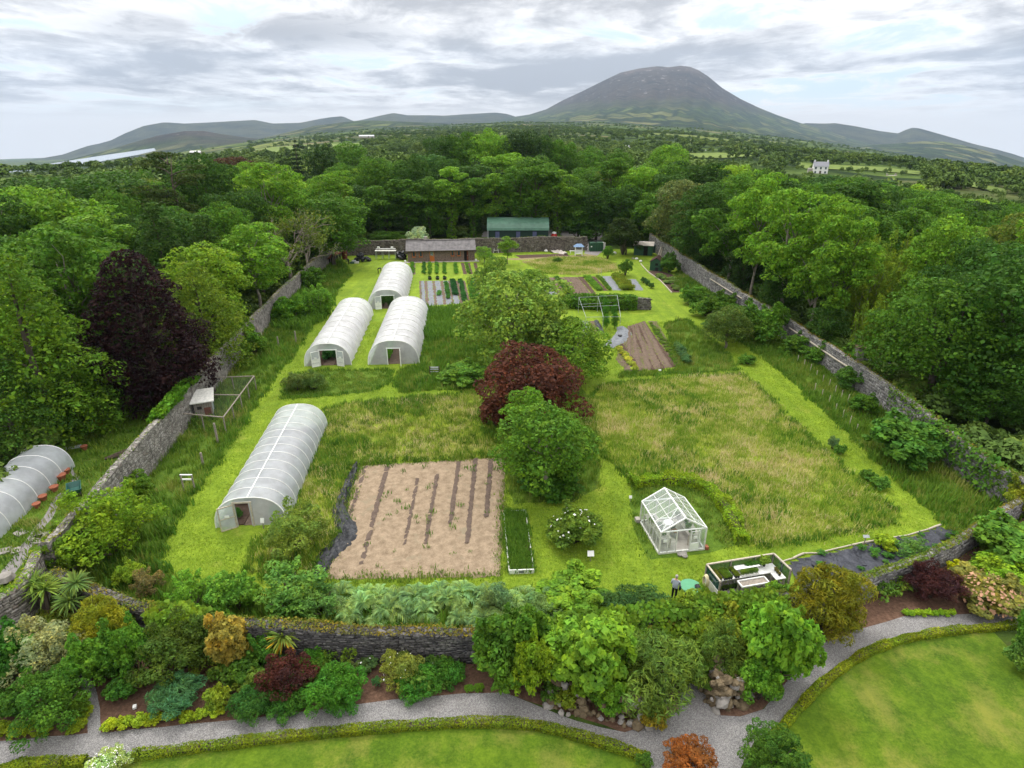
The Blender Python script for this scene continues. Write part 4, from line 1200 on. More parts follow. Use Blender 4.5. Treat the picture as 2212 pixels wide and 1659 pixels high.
# ================================================================== polytunnels
def arch(w, h, n=22):
    o = []
    for i in range(n + 1):
        t = math.pi * i / n; c, s = math.cos(t), math.sin(t)
        o.append((-w / 2 * math.copysign(abs(c) ** .78, c), h * abs(s) ** .86))
    return o
def tunnel(label, pf, pb, w, h, hoops, film, endm, door, sag=.06, ridge=True, slack=True):
    pf, pb = Vector(pf), Vector(pb); d = pb - pf; L = d.length
    t = thing('polytunnel', label, 'polytunnel', pf, math.atan2(-d.x, d.y), 'polytunnels')
    A = arch(w, h); na = len(A); rng = np.random.default_rng(int(L * 100))
    sub = 6; nl = (hoops - 1) * sub + 1
    V, F = [], []
    for j in range(nl):
        y = L * j / (nl - 1); u = (j % sub) / sub; s = sag * math.sin(math.pi * u) ** .8
        for k, (x, z) in enumerate(A):
            f = 1 - s * (1.0 / h) * (0.6 + .4 * math.sin(math.pi * k / (na - 1)))
            wz = rng.normal(0, .008)
            V.append((x * f + wz, y + (.015 * math.sin(k) if 0 < j < nl - 1 else 0), max(0, z * f + wz) if k not in (0, na - 1) else 0.0))
    for j in range(nl - 1):
        for k in range(na - 1): F.append((j * na + k, j * na + k + 1, (j + 1) * na + k + 1, (j + 1) * na + k))
    MB().raw(V, F).build('cover', film, t, True)
    for j in range(hoops):
        y = L * j / (hoops - 1)
        MB().tube([(x * 1.004, y, z * 1.006 + .004) for x, z in A], .032 if j else .05, 5).build('hoop', M['white'], t)
    if ridge: MB().box((0, L / 2, h + .012), (.07, L, .03)).build('ridge_strip', M['white'], t)
    # end walls; the front one has a doorway
    dw, dh, dx = door['w'], door['h'], door.get('x', 0.0)
    fine = arch(w, h, 44)
    for y, open_ in ((0.02, True), (L - .02, False)):
        mb = MB()
        for (x0, z0), (x1, z1) in zip(fine[:-1], fine[1:]):
            m = (x0 + x1) / 2
            lo = dh if (open_ and abs(m - dx) < dw / 2) else 0.0
            if z0 > lo + .01 or z1 > lo + .01: mb.raw([(x0, y, min(lo, z0)), (x1, y, min(lo, z1)), (x1, y, z1), (x0, y, z0)], [(0, 1, 2, 3)])
        mb.build('end_wall', endm, t)
    fmt = M[door.get('frame', 'white')]
    fr = MB()
    for x in (dx - dw / 2, dx + dw / 2): fr.box((x, -.02, dh / 2), (.09, .09, dh))
    fr.box((dx, -.02, dh + .03), (dw + .18, .09, .09))
    fr.build('door_frame', fmt, t)
    for sgn, ang in door['leaves']:
        lw = door.get('lw', dw / 2)
        hinge = Vector((dx + sgn * dw / 2, -.04, 0))
        dr = MB(); c, s = math.cos(ang), math.sin(ang)
        def q(x, z): return (hinge.x + sgn * x * c, hinge.y - abs(x) * s, z)
        for a, b in (((0, .04), (lw, .04)), ((0, dh - .1), (lw, dh - .1)), ((0.03, .04), (.03, dh - .06)), ((lw - .03, .04), (lw - .03, dh - .06)), ((0, dh * .48), (lw, dh * .48))):
            dr.beam(q(*a), q(*b), .07, .07)
        do = dr.build('door', fmt, t)
        lo = MB().raw([q(.05, .06), q(lw - .05, .06), q(lw - .05, dh * .46), q(.05, dh * .46)], [(0, 1, 2, 3)]).build('lower_panel', M['white'] if door.get('solid') else M['film_end'], do)
        MB().raw([q(.05, dh * .50), q(lw - .05, dh * .50), q(lw - .05, dh - .12), q(.05, dh - .12)], [(0, 1, 2, 3)]).build('upper_panel', M['film_end'], do)
        if door.get('sign', True): MB().box(Vector(q(lw * .5, dh * .56)) + Vector((0, -.05, 0)), (.34, .03, .18)).build('notice', M['white'], do)
        if door.get('solid'):
            MB().beam(Vector(q(.05, dh * .24)) + Vector((0, -.03, 0)), Vector(q(lw - .05, dh * .24)) + Vector((0, -.03, 0)), .03).build('rail', M['metal'], do)
    # beds and path inside
    MB().box((-w * .29, L / 2, .05), (w * .34, L - .3, .10)).build('soil_bed', M['soil'], t)
    MB().box((w * .29, L / 2, .05), (w * .34, L - .3, .10)).build('soil_bed', M['soil'], t)
    MB().box((0, L / 2, .02), (w * .235, L - .2, .04)).build('path', M['tilled'], t)
    return t
T_A = tunnel('long clear polytunnel with a propped open door nearest the front wall', at(545, 1136), at(650, 922), 4.9, 2.35, 13, M['film_clear'], M['film_end'],
             dict(w=1.15, h=1.95, x=-.42, lw=1.05, leaves=[(-1, R(28))], frame='pale_wood'), sag=.015)
T_B = tunnel('white polytunnel with two open white doors, left of the front pair', at(709, 790), at(767, 682), 5.4, 2.75, 10, M['film'], M['film_end'],
             dict(w=2.0, h=1.95, x=.1, lw=.95, leaves=[(-1, R(25)), (1, R(25))], solid=True), sag=.21)
T_C = tunnel('white polytunnel with an open doorway onto a brown path, right of the front pair', at(851, 787), at(883, 682), 6.0, 2.95, 10, M['film'], M['film_end'],
             dict(w=1.5, h=2.0, x=0.05, lw=.7, leaves=[(1, R(80))], sign=False), sag=.21)
T_D = tunnel('white polytunnel standing behind the front pair, nearest the cabin', at(836, 667), at(858, 600), 5.8, 3.0, 10, M['film'], M['film_end'],
             dict(w=2.0, h=2.1, x=.2, lw=.95, leaves=[(-1, R(15))], solid=True), sag=.21)
T_E = tunnel('clear polytunnel outside the left wall, cut off by the picture edge', at(-120, 1215), at(104, 1012), 4.1, 2.15, 8, M['film_clear'], M['film_end'],
             dict(w=1.2, h=1.9, leaves=[(-1, R(20))]), sag=.03, ridge=False)
def crop(label, pts, kind, w, h, color, group, cat='plant', name=None, rndm=.15):
    if name is None:
        name = next((v for q, v in (('marrow', 'marrow_plant'), ('silvery bean', 'broad_bean'), ('bean', 'bean_plant'), ('tomato', 'tomato_plant'), ('onion', 'onion'), ('squash', 'squash_plant'), ('vegetable', 'vegetable'), ('seedling', 'seedling'), ('yellow flower', 'mustard_plant'), ('weedy', 'weed'), ('membrane bed', 'strawberry_plant'), ('sixth strip', 'cabbage'), ('bright leafy', 'lettuce'), ('crop', 'crop_plant')) if q in label), 'leafy_plant')
    r_ = random.Random(len(pts) * 7 + int(h * 100))
    for p_ in pts:
        foliage(name, label, cat, kind, p_, w * r_.uniform(1 - rndm, 1 + rndm), h * r_.uniform(1 - rndm, 1 + rndm), color, group, trunk_name='stem')
def local(t, x, y, z=0.0):
    c, s = math.cos(t.rotation_euler.z), math.sin(t.rotation_euler.z)
    return Vector((t.location.x + x * c - y * s, t.location.y + x * s + y * c, t.location.z + z))
crop('big leaved marrow plant inside the doorway of the white double door polytunnel', [local(T_B, -.35, 2.0, .1), local(T_B, .3, 2.4, .1), local(T_B, -.1, 3.6, .1)], 'bigleaf', 1.5, 1.3, (0.035, 0.10, 0.03), 'marrow plants in the left polytunnel')
crop('bright bean plant along the path inside the right polytunnel', [local(T_C, -.85, 1.0 + k * 1.2, .1) for k in range(6)], 'bush', .8, 1.4, (0.10, 0.22, 0.03), 'bean plants in the right polytunnel')
crop('tall tomato plant behind the doorway of the rear polytunnel', [local(T_D, -.7 + (k % 3) * .9, 1.0 + (k // 3) * 1.4, .1) for k in range(9)], 'bush', .9, 1.9, (0.05, 0.10, 0.03), 'tomato plants in the rear polytunnel')
crop('low plant in the bed inside the long clear polytunnel', [local(T_A, -1.4 + (k % 2) * 2.8, 1.2 + (k // 2) * 1.9, .1) for k in range(16)], 'mound', .9, .6, (0.05, 0.12, 0.03), 'plants in the long clear polytunnel')

# ================================================================== long timber cabin
def cabin():
    a, b = at(881, 566), at(1025.5, 563)
    d = b - a; L = d.length; D = 5.2
    t = thing('timber_cabin', 'long low brown timber cabin with grey sheet roof against the back wall', 'cabin', a, math.atan2(d.y, d.x))
    he = hgt(881, 566, 541); hr = he + 1.55
    n = 15; bh = he / n; S = L / 740.0
    xs = lambda z: (z - 1060) * S
    openings = [(xs(1113), xs(1148), he * .42, he * .92), (xs(1188), xs(1224), he * .42, he * .92), (xs(1303), xs(1354), 0, he * .9), (xs(1538), xs(1573), he * .45, he * .93), (xs(1608), xs(1642), he * .45, he * .93), (xs(1683), xs(1730), 0, he * .94)]
    wl_ = add('wall', None, t) if False else MB().box((L / 2, D / 2 + .1, he / 2), (L - .1, D, he)).build('wall', M['dark_wood'], t)
    # lapped boards run between the openings
    for i in range(n):
        z0, z1 = i * bh, (i + 1) * bh; cuts = sorted((o[0], o[1]) for o in openings if o[2] < z1 - .03 and o[3] > z0 + .03)
        x = 0.0
        for c0, c1 in cuts + [(L, L)]:
            if c0 > x + .02:
                MB().raw([(x, -.03, z0), (c0, -.03, z0), (c0, .06, z0), (x, .06, z0), (x, .0, z1), (c0, .0, z1), (c0, .06, z1), (x, .06, z1)], [(3, 2, 1, 0), (4, 5, 6, 7), (0, 1, 5, 4), (1, 2, 6, 5), (2, 3, 7, 6), (3, 0, 4, 7)]).build('board', M['board'], t)
            x = max(x, c1)
    for x0, x1, z0, z1 in openings:
        if z0 > 0:
            f = MB()
            for x in (x0 + .04, x1 - .04): f.box((x, -.04, (z0 + z1) / 2), (.10, .10, z1 - z0))
            for z in (z0 + .04, z1 - .04): f.box(((x0 + x1) / 2, -.04, z), (x1 - x0, .10, .10))
            f.box(((x0 + x1) / 2, -.07, z0 - .03), (x1 - x0 + .12, .16, .06))
            w = f.build('window', M['orange'], t)
            MB().box(((x0 + x1) / 2, 0.02, (z0 + z1) / 2), (x1 - x0 - .12, .02, z1 - z0 - .12)).build('pane', M['tank'], w)
    x0, x1 = openings[2][:2]; h = openings[2][3]
    dd = MB().box(((x0 + x1) / 2, -.02, h * .28), (x1 - x0 - .06, .07, h * .56)).box((x0 + .06, -.02, h / 2), (.12, .09, h)).box((x1 - .06, -.02, h / 2), (.12, .09, h)).box(((x0 + x1) / 2, -.02, h - .05), (x1 - x0, .09, .1)).build('door', M['orange'], t, label='orange half glazed door')
    MB().box(((x0 + x1) / 2, -.01, h * .76), (x1 - x0 - .2, .03, h * .4)).build('pane', M['glass'], dd)
    MB().box((x1 - .2, -.08, h * .5), (.05, .06, .16)).build('handle', M['metal'], dd)
    x0, x1 = openings[5][:2]; h = openings[5][3]
    MB().box((x0 + (x1 - x0) * .38, .02, h / 2), ((x1 - x0) * .66, .06, h)).build('doorway', M['dark'], t, label='panel painted near-black as the dark of an open doorway')  # solid panel, no opening: inner shade put into its colour
    d2 = MB().box((x1 - .14, -.03, h / 2), (.30, .07, h)).build('door', M['rust'], t, label='dark red brown door standing open')
    MB().box((x1 - .2, -.08, h * .5), (.05, .06, .14)).build('handle', M['metal'], d2)
    # two slopes of grey sheeting
    rf = MB(); nseg = 48; oh = .3; y0, ym, y1 = -.4, D / 2 + .1, D + .5
    for s_, (ya, za, yb, zb) in enumerate(((y0, he - .12, ym, hr), (y1, he - .12, ym, hr))):
        V, F = [], []
        for i in range(nseg * 2 + 1):
            x = -oh + (L + 2 * oh) * i / (nseg * 2); c = .035 * (i % 2)
            V += [(x, ya, za + c), (x, yb, zb + c), (x, yb, zb + c - .06), (x, ya, za + c - .06)]
        for i in range(nseg * 2):
            k = i * 4
            for j in range(4): F.append((k + j, k + (j + 1) % 4, k + 4 + (j + 1) % 4, k + 4 + j))
        rf.raw(V, F)
    r_ = rf.build('roof', M['slate'], t)
    MB().box((xs(1262), D * .62, hr + .25), (.75, .6, .9)).build('chimney', M['concrete'], r_)
    MB().box((L / 2, ym, hr + .05), (L + .6, .3, .06)).build('ridge_cap', M['slate'], r_)
    MB().box((L / 2, -.42, he - .16), (L + .6, .05, .16)).build('fascia', M['dark_wood'], t)
    g = MB()
    for x in (0.0, L):
        g.raw([(x, 0, he), (x, D, he), (x, ym, hr - .06)], [(0, 1, 2)])
    g.build('gable', M['board'], t)
    for x in (xs(1328), xs(1704)): MB().box((x, -.10, he * .97), (.3, .14, .1)).build('lamp', M['white'], t)
    sheet('paving', [local(t, -.8, -1.0), local(t, L + .9, -1.1), local(t, L + .9, .2), local(t, -.8, .2)], .018, M['concrete'])
    return t, L, he
CAB, CL, CH = cabin()
for x, nm in ((-.5, 'left'), (CL + .25, 'right')):
    tag(MB().lathe([(.14, 0), (.2, .02), (.22, .38), (.16, .42)], 10, local(CAB, x, -.4, .02)).build('planter', M['white']), f'small white tub at the {nm} end of the timber cabin', 'tub')

# ================================================================== green barn beyond the back wall
def barn():
    a, b = at(1055.5, 527), at(1184, 527)
    d = b - a; L = d.length; D = 7.0
    t = thing('barn', 'long dark green barn with a curved pale green roof behind the back wall', 'barn', a, math.atan2(d.y, d.x))
    he = hgt(1055, 527, 496.5); S = L / 587.0
    xs = lambda z: (z - 84) * S
    MB().box((L / 2, D / 2, he / 2), (L, D, he)).build('wall', M['deep_green'], t)
    for x0, x1 in ((152, 191), (355, 395), (517, 556)):
        w_ = xs(x1) - xs(x0)
        dr = MB().box(((xs(x0) + xs(x1)) / 2, -.06, he * .44), (w_, .10, he * .88)).build('door', M['blue_grey'], t)
        for k in range(1, 4): MB().box((xs(x0) + w_ * k / 4, -.125, he * .44), (.04, .03, he * .86)).build('batten', M['blue_grey'], dr)
    V, F = [], []; n = 14; ns = 60
    for i in range(ns * 2 + 1):
        x = -.35 + (L + .5) * i / (ns * 2); c = 1 + .012 * (i % 2)
        for k in range(n + 1):
            th = math.pi * k / n
            V.append((x, D / 2 - (D / 2 + .35) * math.cos(th) * c, he - .1 + 2.55 * math.sin(th) * c))
    for i in range(ns * 2):
        for k in range(n): F.append((i * (n + 1) + k, i * (n + 1) + k + 1, (i + 1) * (n + 1) + k + 1, (i + 1) * (n + 1) + k))
    MB().raw(V, F).build('roof', M['roof_green'], t)
    g = MB()
    for x in (0.0, L):
        pts = [(x, D / 2 - D / 2 * math.cos(math.pi * k / n), he + 2.3 * math.sin(math.pi * k / n)) for k in range(n + 1)]
        g.raw(pts, [tuple(range(n + 1))])
    g.build('gable', M['deep_green'], t)
    for x in (-.1,): MB().box((x, -.3, he / 2), (.14, .14, he)).build('post', M['metal'], t)
    return t
barn()
p = at(1196.5, 524); hb = 2.6
t = thing('feed_bin', 'red tapering bin with a white lid right of the green barn', 'bin', p)
MB().lathe([(.85, 0), (.95, .3), (.8, 1.6), (.55, 2.2)], 10).build('body', M['red'], t)
MB().lathe([(.6, 2.2), (.55, 2.45), (.2, 2.6)], 10).build('lid', M['white'], t)

# ================================================================== greenhouse
def greenhouse():
    fl, frr, bl = at(1423, 1197), at(1520, 1187), at(1388, 1127)
    ax = (frr - fl); W_ = ax.length; rz = math.atan2(ax.y, ax.x)
    L = (bl - fl).length * 1.0
    t = thing('greenhouse', 'small white framed glass greenhouse with an open front in a mown hollow', 'greenhouse', fl, rz)
    he = hgt(1423, 1197, 1150); hr = he + W_ * .30
    MB().box((W_ / 2, 0, .07), (W_ + .1, .12, .14)).box((W_ / 2, L, .07), (W_ + .1, .12, .14)).box((0, L / 2, .07), (.12, L, .14)).box((W_, L / 2, .07), (.12, L, .14)).build('base_frame', M['dirty_white'], t)
    MB().box((W_ / 2, L / 2, .03), (W_ - .1, L - .1, .05)).build('floor', M['concrete'], t)
    al = M['dirty_white']; wt_ = M['white']
    for x, y in ((0, 0), (W_, 0), (0, L), (W_, L)): MB().box((x, y, he / 2), (.08, .08, he)).build('post', al, t)
    for x in (0, W_): MB().box((x, L / 2, he), (.07, L, .07)).build('eave_rail', wt_, t)
    MB().box((W_ / 2, L / 2, hr), (.09, L + .06, .09)).build('ridge_bar', wt_, t)
    for y in (0, L):
        MB().beam((0, y, he), (W_ / 2, y, hr), .08).build('gable_rail', wt_, t); MB().beam((W_, y, he), (W_ / 2, y, hr), .08).build('gable_rail', wt_, t)
        MB().box((W_ / 2, y, he), (W_, .06, .07)).build('tie_bar', wt_, t)
    nb = 6
    for i in range(nb):
        y0, y1 = L * i / nb, L * (i + 1) / nb
        for s_ in (0, 1):
            xe = 0 if s_ == 0 else W_
            if i: MB().beam((xe, y0, he), (W_ / 2, y0, hr), .028).build('glazing_bar', wt_, t); MB().beam((xe, y0, .14), (xe, y0, he), .03).build('glazing_bar', al, t)
            for (u0, u1) in ((0, .5), (.5, 1)):
                q = lambda u, y: (xe + (W_ / 2 - xe) * u, y, he + (hr - he) * u + .03)
                MB().raw([q(u0 + .01, y0 + .03), q(u1 - .01, y0 + .03), q(u1 - .01, y1 - .03), q(u0 + .01, y1 - .03)], [(0, 1, 2, 3)]).build('pane', M['glass'], t)
            for (z0, z1) in ((.14, he * .55), (.56 * he, he - .04)):
                MB().raw([(xe, y0 + .03, z0), (xe, y1 - .03, z0), (xe, y1 - .03, z1), (xe, y0 + .03, z1)], [(0, 1, 2, 3)]).build('pane', M['glass'], t)
    for s_ in (0, 1):
        xe = 0 if s_ == 0 else W_
        MB().beam(((xe + W_ / 2) / 2, 0, (he + hr) / 2 + .02), ((xe + W_ / 2) / 2, L, (he + hr) / 2 + .02), .026).build('purlin', wt_, t)
        MB().beam((xe, L, he), (W_ / 2, L * .66, hr), .035).build('brace', wt_, t); MB().beam((xe, 0, he), (W_ / 2, L * .34, hr), .035).build('brace', wt_, t)
    for x in (W_ * .17, W_ * .36, W_ * .66, W_ * .84):
        MB().box((x, 0, he / 2), (.05, .05, he)).build('glazing_bar', al, t); MB().box((x, L, he / 2), (.05, .05, he)).build('glazing_bar', al, t)
    for x0, x1 in ((0, .17), (.17, .36), (.84, 1)):
        for z0, z1 in ((.14, he * .5), (he * .52, he - .05)):
            MB().raw([(W_ * x0 + .03, 0, z0), (W_ * x1 - .03, 0, z0), (W_ * x1 - .03, 0, z1), (W_ * x0 + .03, 0, z1)], [(0, 1, 2, 3)]).build('pane', M['glass'], t)
    for x0, x1 in ((0, .36), (.36, .66), (.66, 1)):
        MB().raw([(W_ * x0 + .03, L, .14), (W_ * x1 - .03, L, .14), (W_ * x1 - .03, L, he - .05), (W_ * x0 + .03, L, he - .05)], [(0, 1, 2, 3)]).build('pane', M['glass'], t)
    for y in (0, L): MB().raw([(.1, y, he + .04), (W_ - .1, y, he + .04), (W_ / 2, y, hr - .06)], [(0, 1, 2)]).build('pane', M['glass'], t)
    dr = MB()
    for x in (.67, .85): dr.box((W_ * x, -.07, he * .48), (.05, .04, he * .92))
    for z in (.08, he * .38, he * .92): dr.box((W_ * .76, -.07, z), (W_ * .2, .04, .05))
    do = dr.build('door', wt_, t, label='sliding door pushed to the right')
    MB().box((W_ * .76, -.07, he * .22), (W_ * .17, .02, he * .30)).build('lower_panel', wt_, do)
    MB().raw([(W_ * .68, -.07, he * .4), (W_ * .84, -.07, he * .4), (W_ * .84, -.07, he * .9), (W_ * .68, -.07, he * .9)], [(0, 1, 2, 3)]).build('pane', M['glass'], do)
    for x, z in ((.10, .62), (.76, .66)): MB().box((W_ * x, -.09, he * z), (.26, .02, .2)).build('notice', wt_, t)
    def bench(lab, x0, x1, y0, y1):
        b = thing('potting_bench', lab, 'bench', local(t, (x0 + x1) / 2, (y0 + y1) / 2, .055), rz)
        MB().box((0, 0, .78), (x1 - x0, y1 - y0, .05)).build('top', M['concrete'], b)
        for sx in (-1, 1):
            for sy in (-1, 1): MB().box((sx * (x1 - x0 - .1) / 2, sy * (y1 - y0 - .1) / 2, .38), (.06, .06, .75)).build('leg', M['pale_wood'], b)
        return b
    bench('pale topped bench along the left side inside the greenhouse', .12, W_ * .31, .4, L - .3)
    bench('pale topped bench along the right side inside the greenhouse', W_ * .70, W_ - .12, .5, L - .3)
    r_ = random.Random(3)
    for k in range(7):
        x, y = (W_ * (.1 + .15 * r_.random()), .5 + k * (L - 1) / 7) if k % 2 else (W_ * (.74 + .16 * r_.random()), .6 + k * (L - 1.2) / 7)
        foliage('potted_plant', 'small potted plant on a bench inside the greenhouse', 'plant', 'bush', local(t, x, y, .86), .45, .45, (0.05, 0.12, 0.03), 'potted plants in the greenhouse', trunk_name='stem')
    ch = thing('chair', 'dark folding chair on the greenhouse floor beside the right bench', 'chair', local(t, W_ * .56, L * .45, .055), rz + .4)
    MB().box((0, 0, .45), (.42, .42, .04)).build('seat', M['rust'], ch); MB().box((0, .2, .72), (.42, .04, .42)).build('backrest', M['navy'], ch)
    for sx in (-1, 1):
        for sy in (-1, 1): MB().box((sx * .18, sy * .18, .22), (.04, .04, .44)).build('leg', M['metal'], ch)
    tb = thing('side_table', 'round white table near the middle of the greenhouse floor', 'table', local(t, W_ * .48, L * .62, .055), 0)
    MB().lathe([(.34, .7), (.36, .72), (.34, .74)], 16).build('top', M['white'], tb); MB().tube([(0, 0, 0), (0, 0, .7)], .04, 6).build('leg', M['white'], tb)
    r2 = random.Random(8)
    for k, (x, y) in enumerate(((W_ * .42, -.35), (W_ * .50, -.55), (W_ * .52, -.28))):
        st = MB().lathe([(.05, 0), (.18, .05), (.2, .14), (.1, .2)], 7, local(t, x, y, 0)).build('stone', M['stone'])
        tag(st, ['flat brown stone at the greenhouse doorway', 'lowest grey stone of three by the greenhouse doorway', 'pale rounded stone at the greenhouse doorway'][k], 'stone')
    tag(MB().box(local(t, W_ + .2, .05, .12), (.22, .3, .24), rz).build('brick', M['terracotta']), 'single orange brick at the right corner of the greenhouse', 'brick')
    tag(MB().box(local(t, -.18, L + .05, .15), (.3, .4, .3), rz).build('concrete_block', M['concrete']), 'pale concrete block at the back left corner of the greenhouse', 'block')
    return t
GH = greenhouse()

# ================================================================== plant sales pen beside the front wall
def pen():
    BL, BR, FL = at(1521, 1258), at(1664, 1234), at(1531, 1297)
    ax = BR - BL; W_ = ax.length; rz = math.atan2(ax.y, ax.x); L = (BL - FL).length
    t = thing('plant_pen', 'open pen of green windbreak screens on timber rails holding nursery plants', 'pen', BL, rz)
    h = 1.35; FRx = W_ * 1.02
    def post(x, y, hh=h): MB().box((x, y, hh / 2), (.09, .09, hh)).build('post', M['wood'], t)
    for x, y in ((0, 0), (W_ * .36, 0), (W_ * .72, 0), (W_, 0), (0, -L), (FRx, -L * .5), (FRx, -L)): post(x, y)
    for a, b in (((0, 0), (W_, 0)), ((0, 0), (0, -L)), ((W_, 0), (FRx, -L))): MB().beam((*a, h + .03), (*b, h + .03), .10, .07).build('rail', M['pale_wood'], t)
    for a, b, z0 in (((0.05, -.02), (W_ - .05, -.02), .1), ((0.0, -.06), (0.0, -L + .06), .62), ((W_, -.06), (FRx, -L + .06), .1)):
        MB().raw([(*a, z0), (*b, z0), (*b, h), (*a, h)], [(0, 1, 2, 3)]).build('screen', M['screen'], t)
    MB().box((0, -L / 2, .32), (.05, L - .1, .6)).build('side_panel', M['dirty_white'], t)
    MB().beam((W_ * .45, -L - .05, .2), (FRx, -L - .05, .2), .06, .06).build('rail', M['pale_wood'], t)
    sheet('pen_floor', [local(t, .05, -.05), local(t, W_ - .05, -.05), local(t, FRx, -L - .2), local(t, .05, -L - .3)], .016, M['yard'])
    def table(lab, x0, x1, y0, y1, z, mat, name='plant_bench'):
        b = thing(name, lab, 'bench', local(t, (x0 + x1) / 2, (y0 + y1) / 2, .016), rz)
        MB().box((0, 0, z), (x1 - x0, y1 - y0, .06)).build('top', mat, b)
        for sx in (-1, 1):
            for sy in (-1, 1): MB().box((sx * (x1 - x0 - .16) / 2, sy * (y1 - y0 - .16) / 2, z / 2), (.1, .1, z - .06)).build('leg', M['concrete'], b)
        return b
    yb = -L * .28
    table('long white plant bench along the back of the pen', .12, W_ * .98, yb - L * .28, yb + L * .2, .72, M['white'])
    table('narrow white bench down the right side of the pen', W_ * .84, W_ * .985, -L * .96, yb - L * .285, .70, M['white'])
    f = table('low framed potting table standing in the front of the pen', W_ * .33, W_ * .72, -L * 1.02, -L * .68, .62, M['wood'], 'potting_table')
    fw, fl_ = W_ * .39, L * .34
    for c, d in (((0, fl_ / 2, .68), (fw, .06, .1)), ((0, -fl_ / 2, .68), (fw, .06, .1)), ((fw / 2, 0, .68), (.06, fl_, .1)), ((-fw / 2, 0, .68), (.06, fl_, .1))):
        MB().box(c, d).build('rim', M['white'], f)
    b = thing('slatted_bench', 'white slatted bench inside the back screen of the pen', 'bench', local(t, W_ * .55, -.32, .016), rz)
    for k in range(5): MB().box((0, .18 - k * .09, .98 + .02 * k), (W_ * .36, .075, .03)).build('slat', M['white'], b)
    for sx in (-1, 1): MB().box((sx * W_ * .16, 0, .48), (.06, .3, .96)).build('leg', M['white'], b)
    r_ = random.Random(12)
    def pot(x, y, z, lab, grp, col, w=.17, h_=.22, k='bush'):
        p = local(t, x, y, z)
        o = thing('plant_pot', lab, 'potted plant', p, r_.uniform(0, 6), grp)
        MB().lathe([(.055, 0), (.08, .11), (.085, .12), (.07, .125)], 8).build('pot', M['black'], o)
        cr, tr, pw, ph = FOL[k][0]
        c = add('leaves', cr, o); c.location.z = .09; c.scale = (w / pw, w / pw, h_ / ph); c.color = (*col, 1)
    z = .016 + .75
    for i in range(3):
        for j in range(5): pot(.28 + i * .13, yb - L * .24 + j * L * .1, z, 'small brown and green pot plant at the left end of the long pen bench', 'pot plants at the left end of the pen bench', (0.12, 0.13, 0.03))
    for i in range(4):
        for j in range(6): pot(W_ * .17 + i * .15, yb - L * .26 + j * L * .085, z, 'dark green bedding plant in a tray on the long pen bench', 'bedding plants in the middle of the pen bench', (0.10, 0.16, 0.03))
    for i in range(2):
        for j in range(6): pot(W_ * .335 + i * .17, yb - L * .26 + j * L * .085, z, 'olive pot plant in the double row on the long pen bench', 'olive pot plants on the pen bench', (0.12, 0.16, 0.03))
    tr_ = thing('seed_tray', 'white tray of bright green seedlings on the long pen bench', 'tray', local(t, W_ * .55, yb - L * .12, z), rz)
    MB().box((0, 0, .03), (W_ * .26, L * .3, .06)).build('tray', M['dirty_white'], tr_)
    for k in range(7):
        c = add('seedlings', FOL['mound'][0][0], tr_); c.location = (-W_ * .1 + k * W_ * .033, (-.5 + (k % 2)) * .12, .06); c.scale = (.17, .17, .28); c.color = (0.11, 0.17, 0.035, 1)
    for k in range(4): pot(W_ * (.58 + .06 * k), yb + L * .14, z, 'leafy plant at the back of the pen bench below the slatted bench', 'leafy plants at the back of the pen', (0.06, 0.13, 0.03), .4, .4)
    pot(W_ * .83, yb + L * .1, z, 'tall bushy plant at the right back corner of the pen bench', None, (0.13, 0.19, 0.04), .75, .75)
    for k in range(3): pot(W_ * .93 - k * .02, -L * (.5 + .14 * k), .016 + .72, 'small brown pot plant on the narrow right bench of the pen', 'pot plants on the right bench', (0.10, 0.09, 0.04), .22, .2)
    for k in range(10): pot(.35 + k * W_ * .045, yb - L * .30, .016, 'dark pot plant on the ground under the long pen bench', 'pots under the pen bench', (0.035, 0.06, 0.02), .25, .3)
    # round green table, bag, coil and the hose reel plant beside the pen
    g = at(1489, 1287)
    tb = thing('round_table', 'round green folding table on the lawn between the man and the pen', 'table', g)
    MB().lathe([(.60, .70), (.63, .72), (.63, .75), (.60, .76)], 28).build('top', M['table_green'], tb)
    for k in range(4):
        a = k * math.pi / 2 + .5; MB().beam((math.cos(a) * .42, math.sin(a) * .42, 0), (math.cos(a) * .2, math.sin(a) * .2, .70), .05).build('leg', M['dark_wood'], tb)
    bg_ = thing('bag', 'black shoulder bag lying on the round green table', 'bag', g + Vector((.36, -.12, .76)), .3)
    MB().lathe([(.10, 0), (.16, .02), (.17, .10), (.12, .14)], 10).build('body', M['black'], bg_)
    bb = MB().tube([(.1, 0, .12), (.08, .02, .2), (-.08, .02, .2), (-.1, 0, .12)], .012, 5).build('handle', M['navy'], bg_)
    cl = thing('hose_coil', 'coil of cream hose leaning on the left end of the pen', 'hose', local(t, -.28, -L * .34, 0), rz)
    for k in range(5):
        rr = .30 + .02 * k
        MB().tube([(.06 * (k - 2) * .5 + .12 * math.cos(a) * 0, rr * .72 * math.cos(a), .62 + rr * 1.15 * math.sin(a)) for a in np.linspace(0, 2 * math.pi, 25)], .028, 5).build('loop', M['cream'], cl)
    return t, W_, L
PEN, PW, PL = pen()

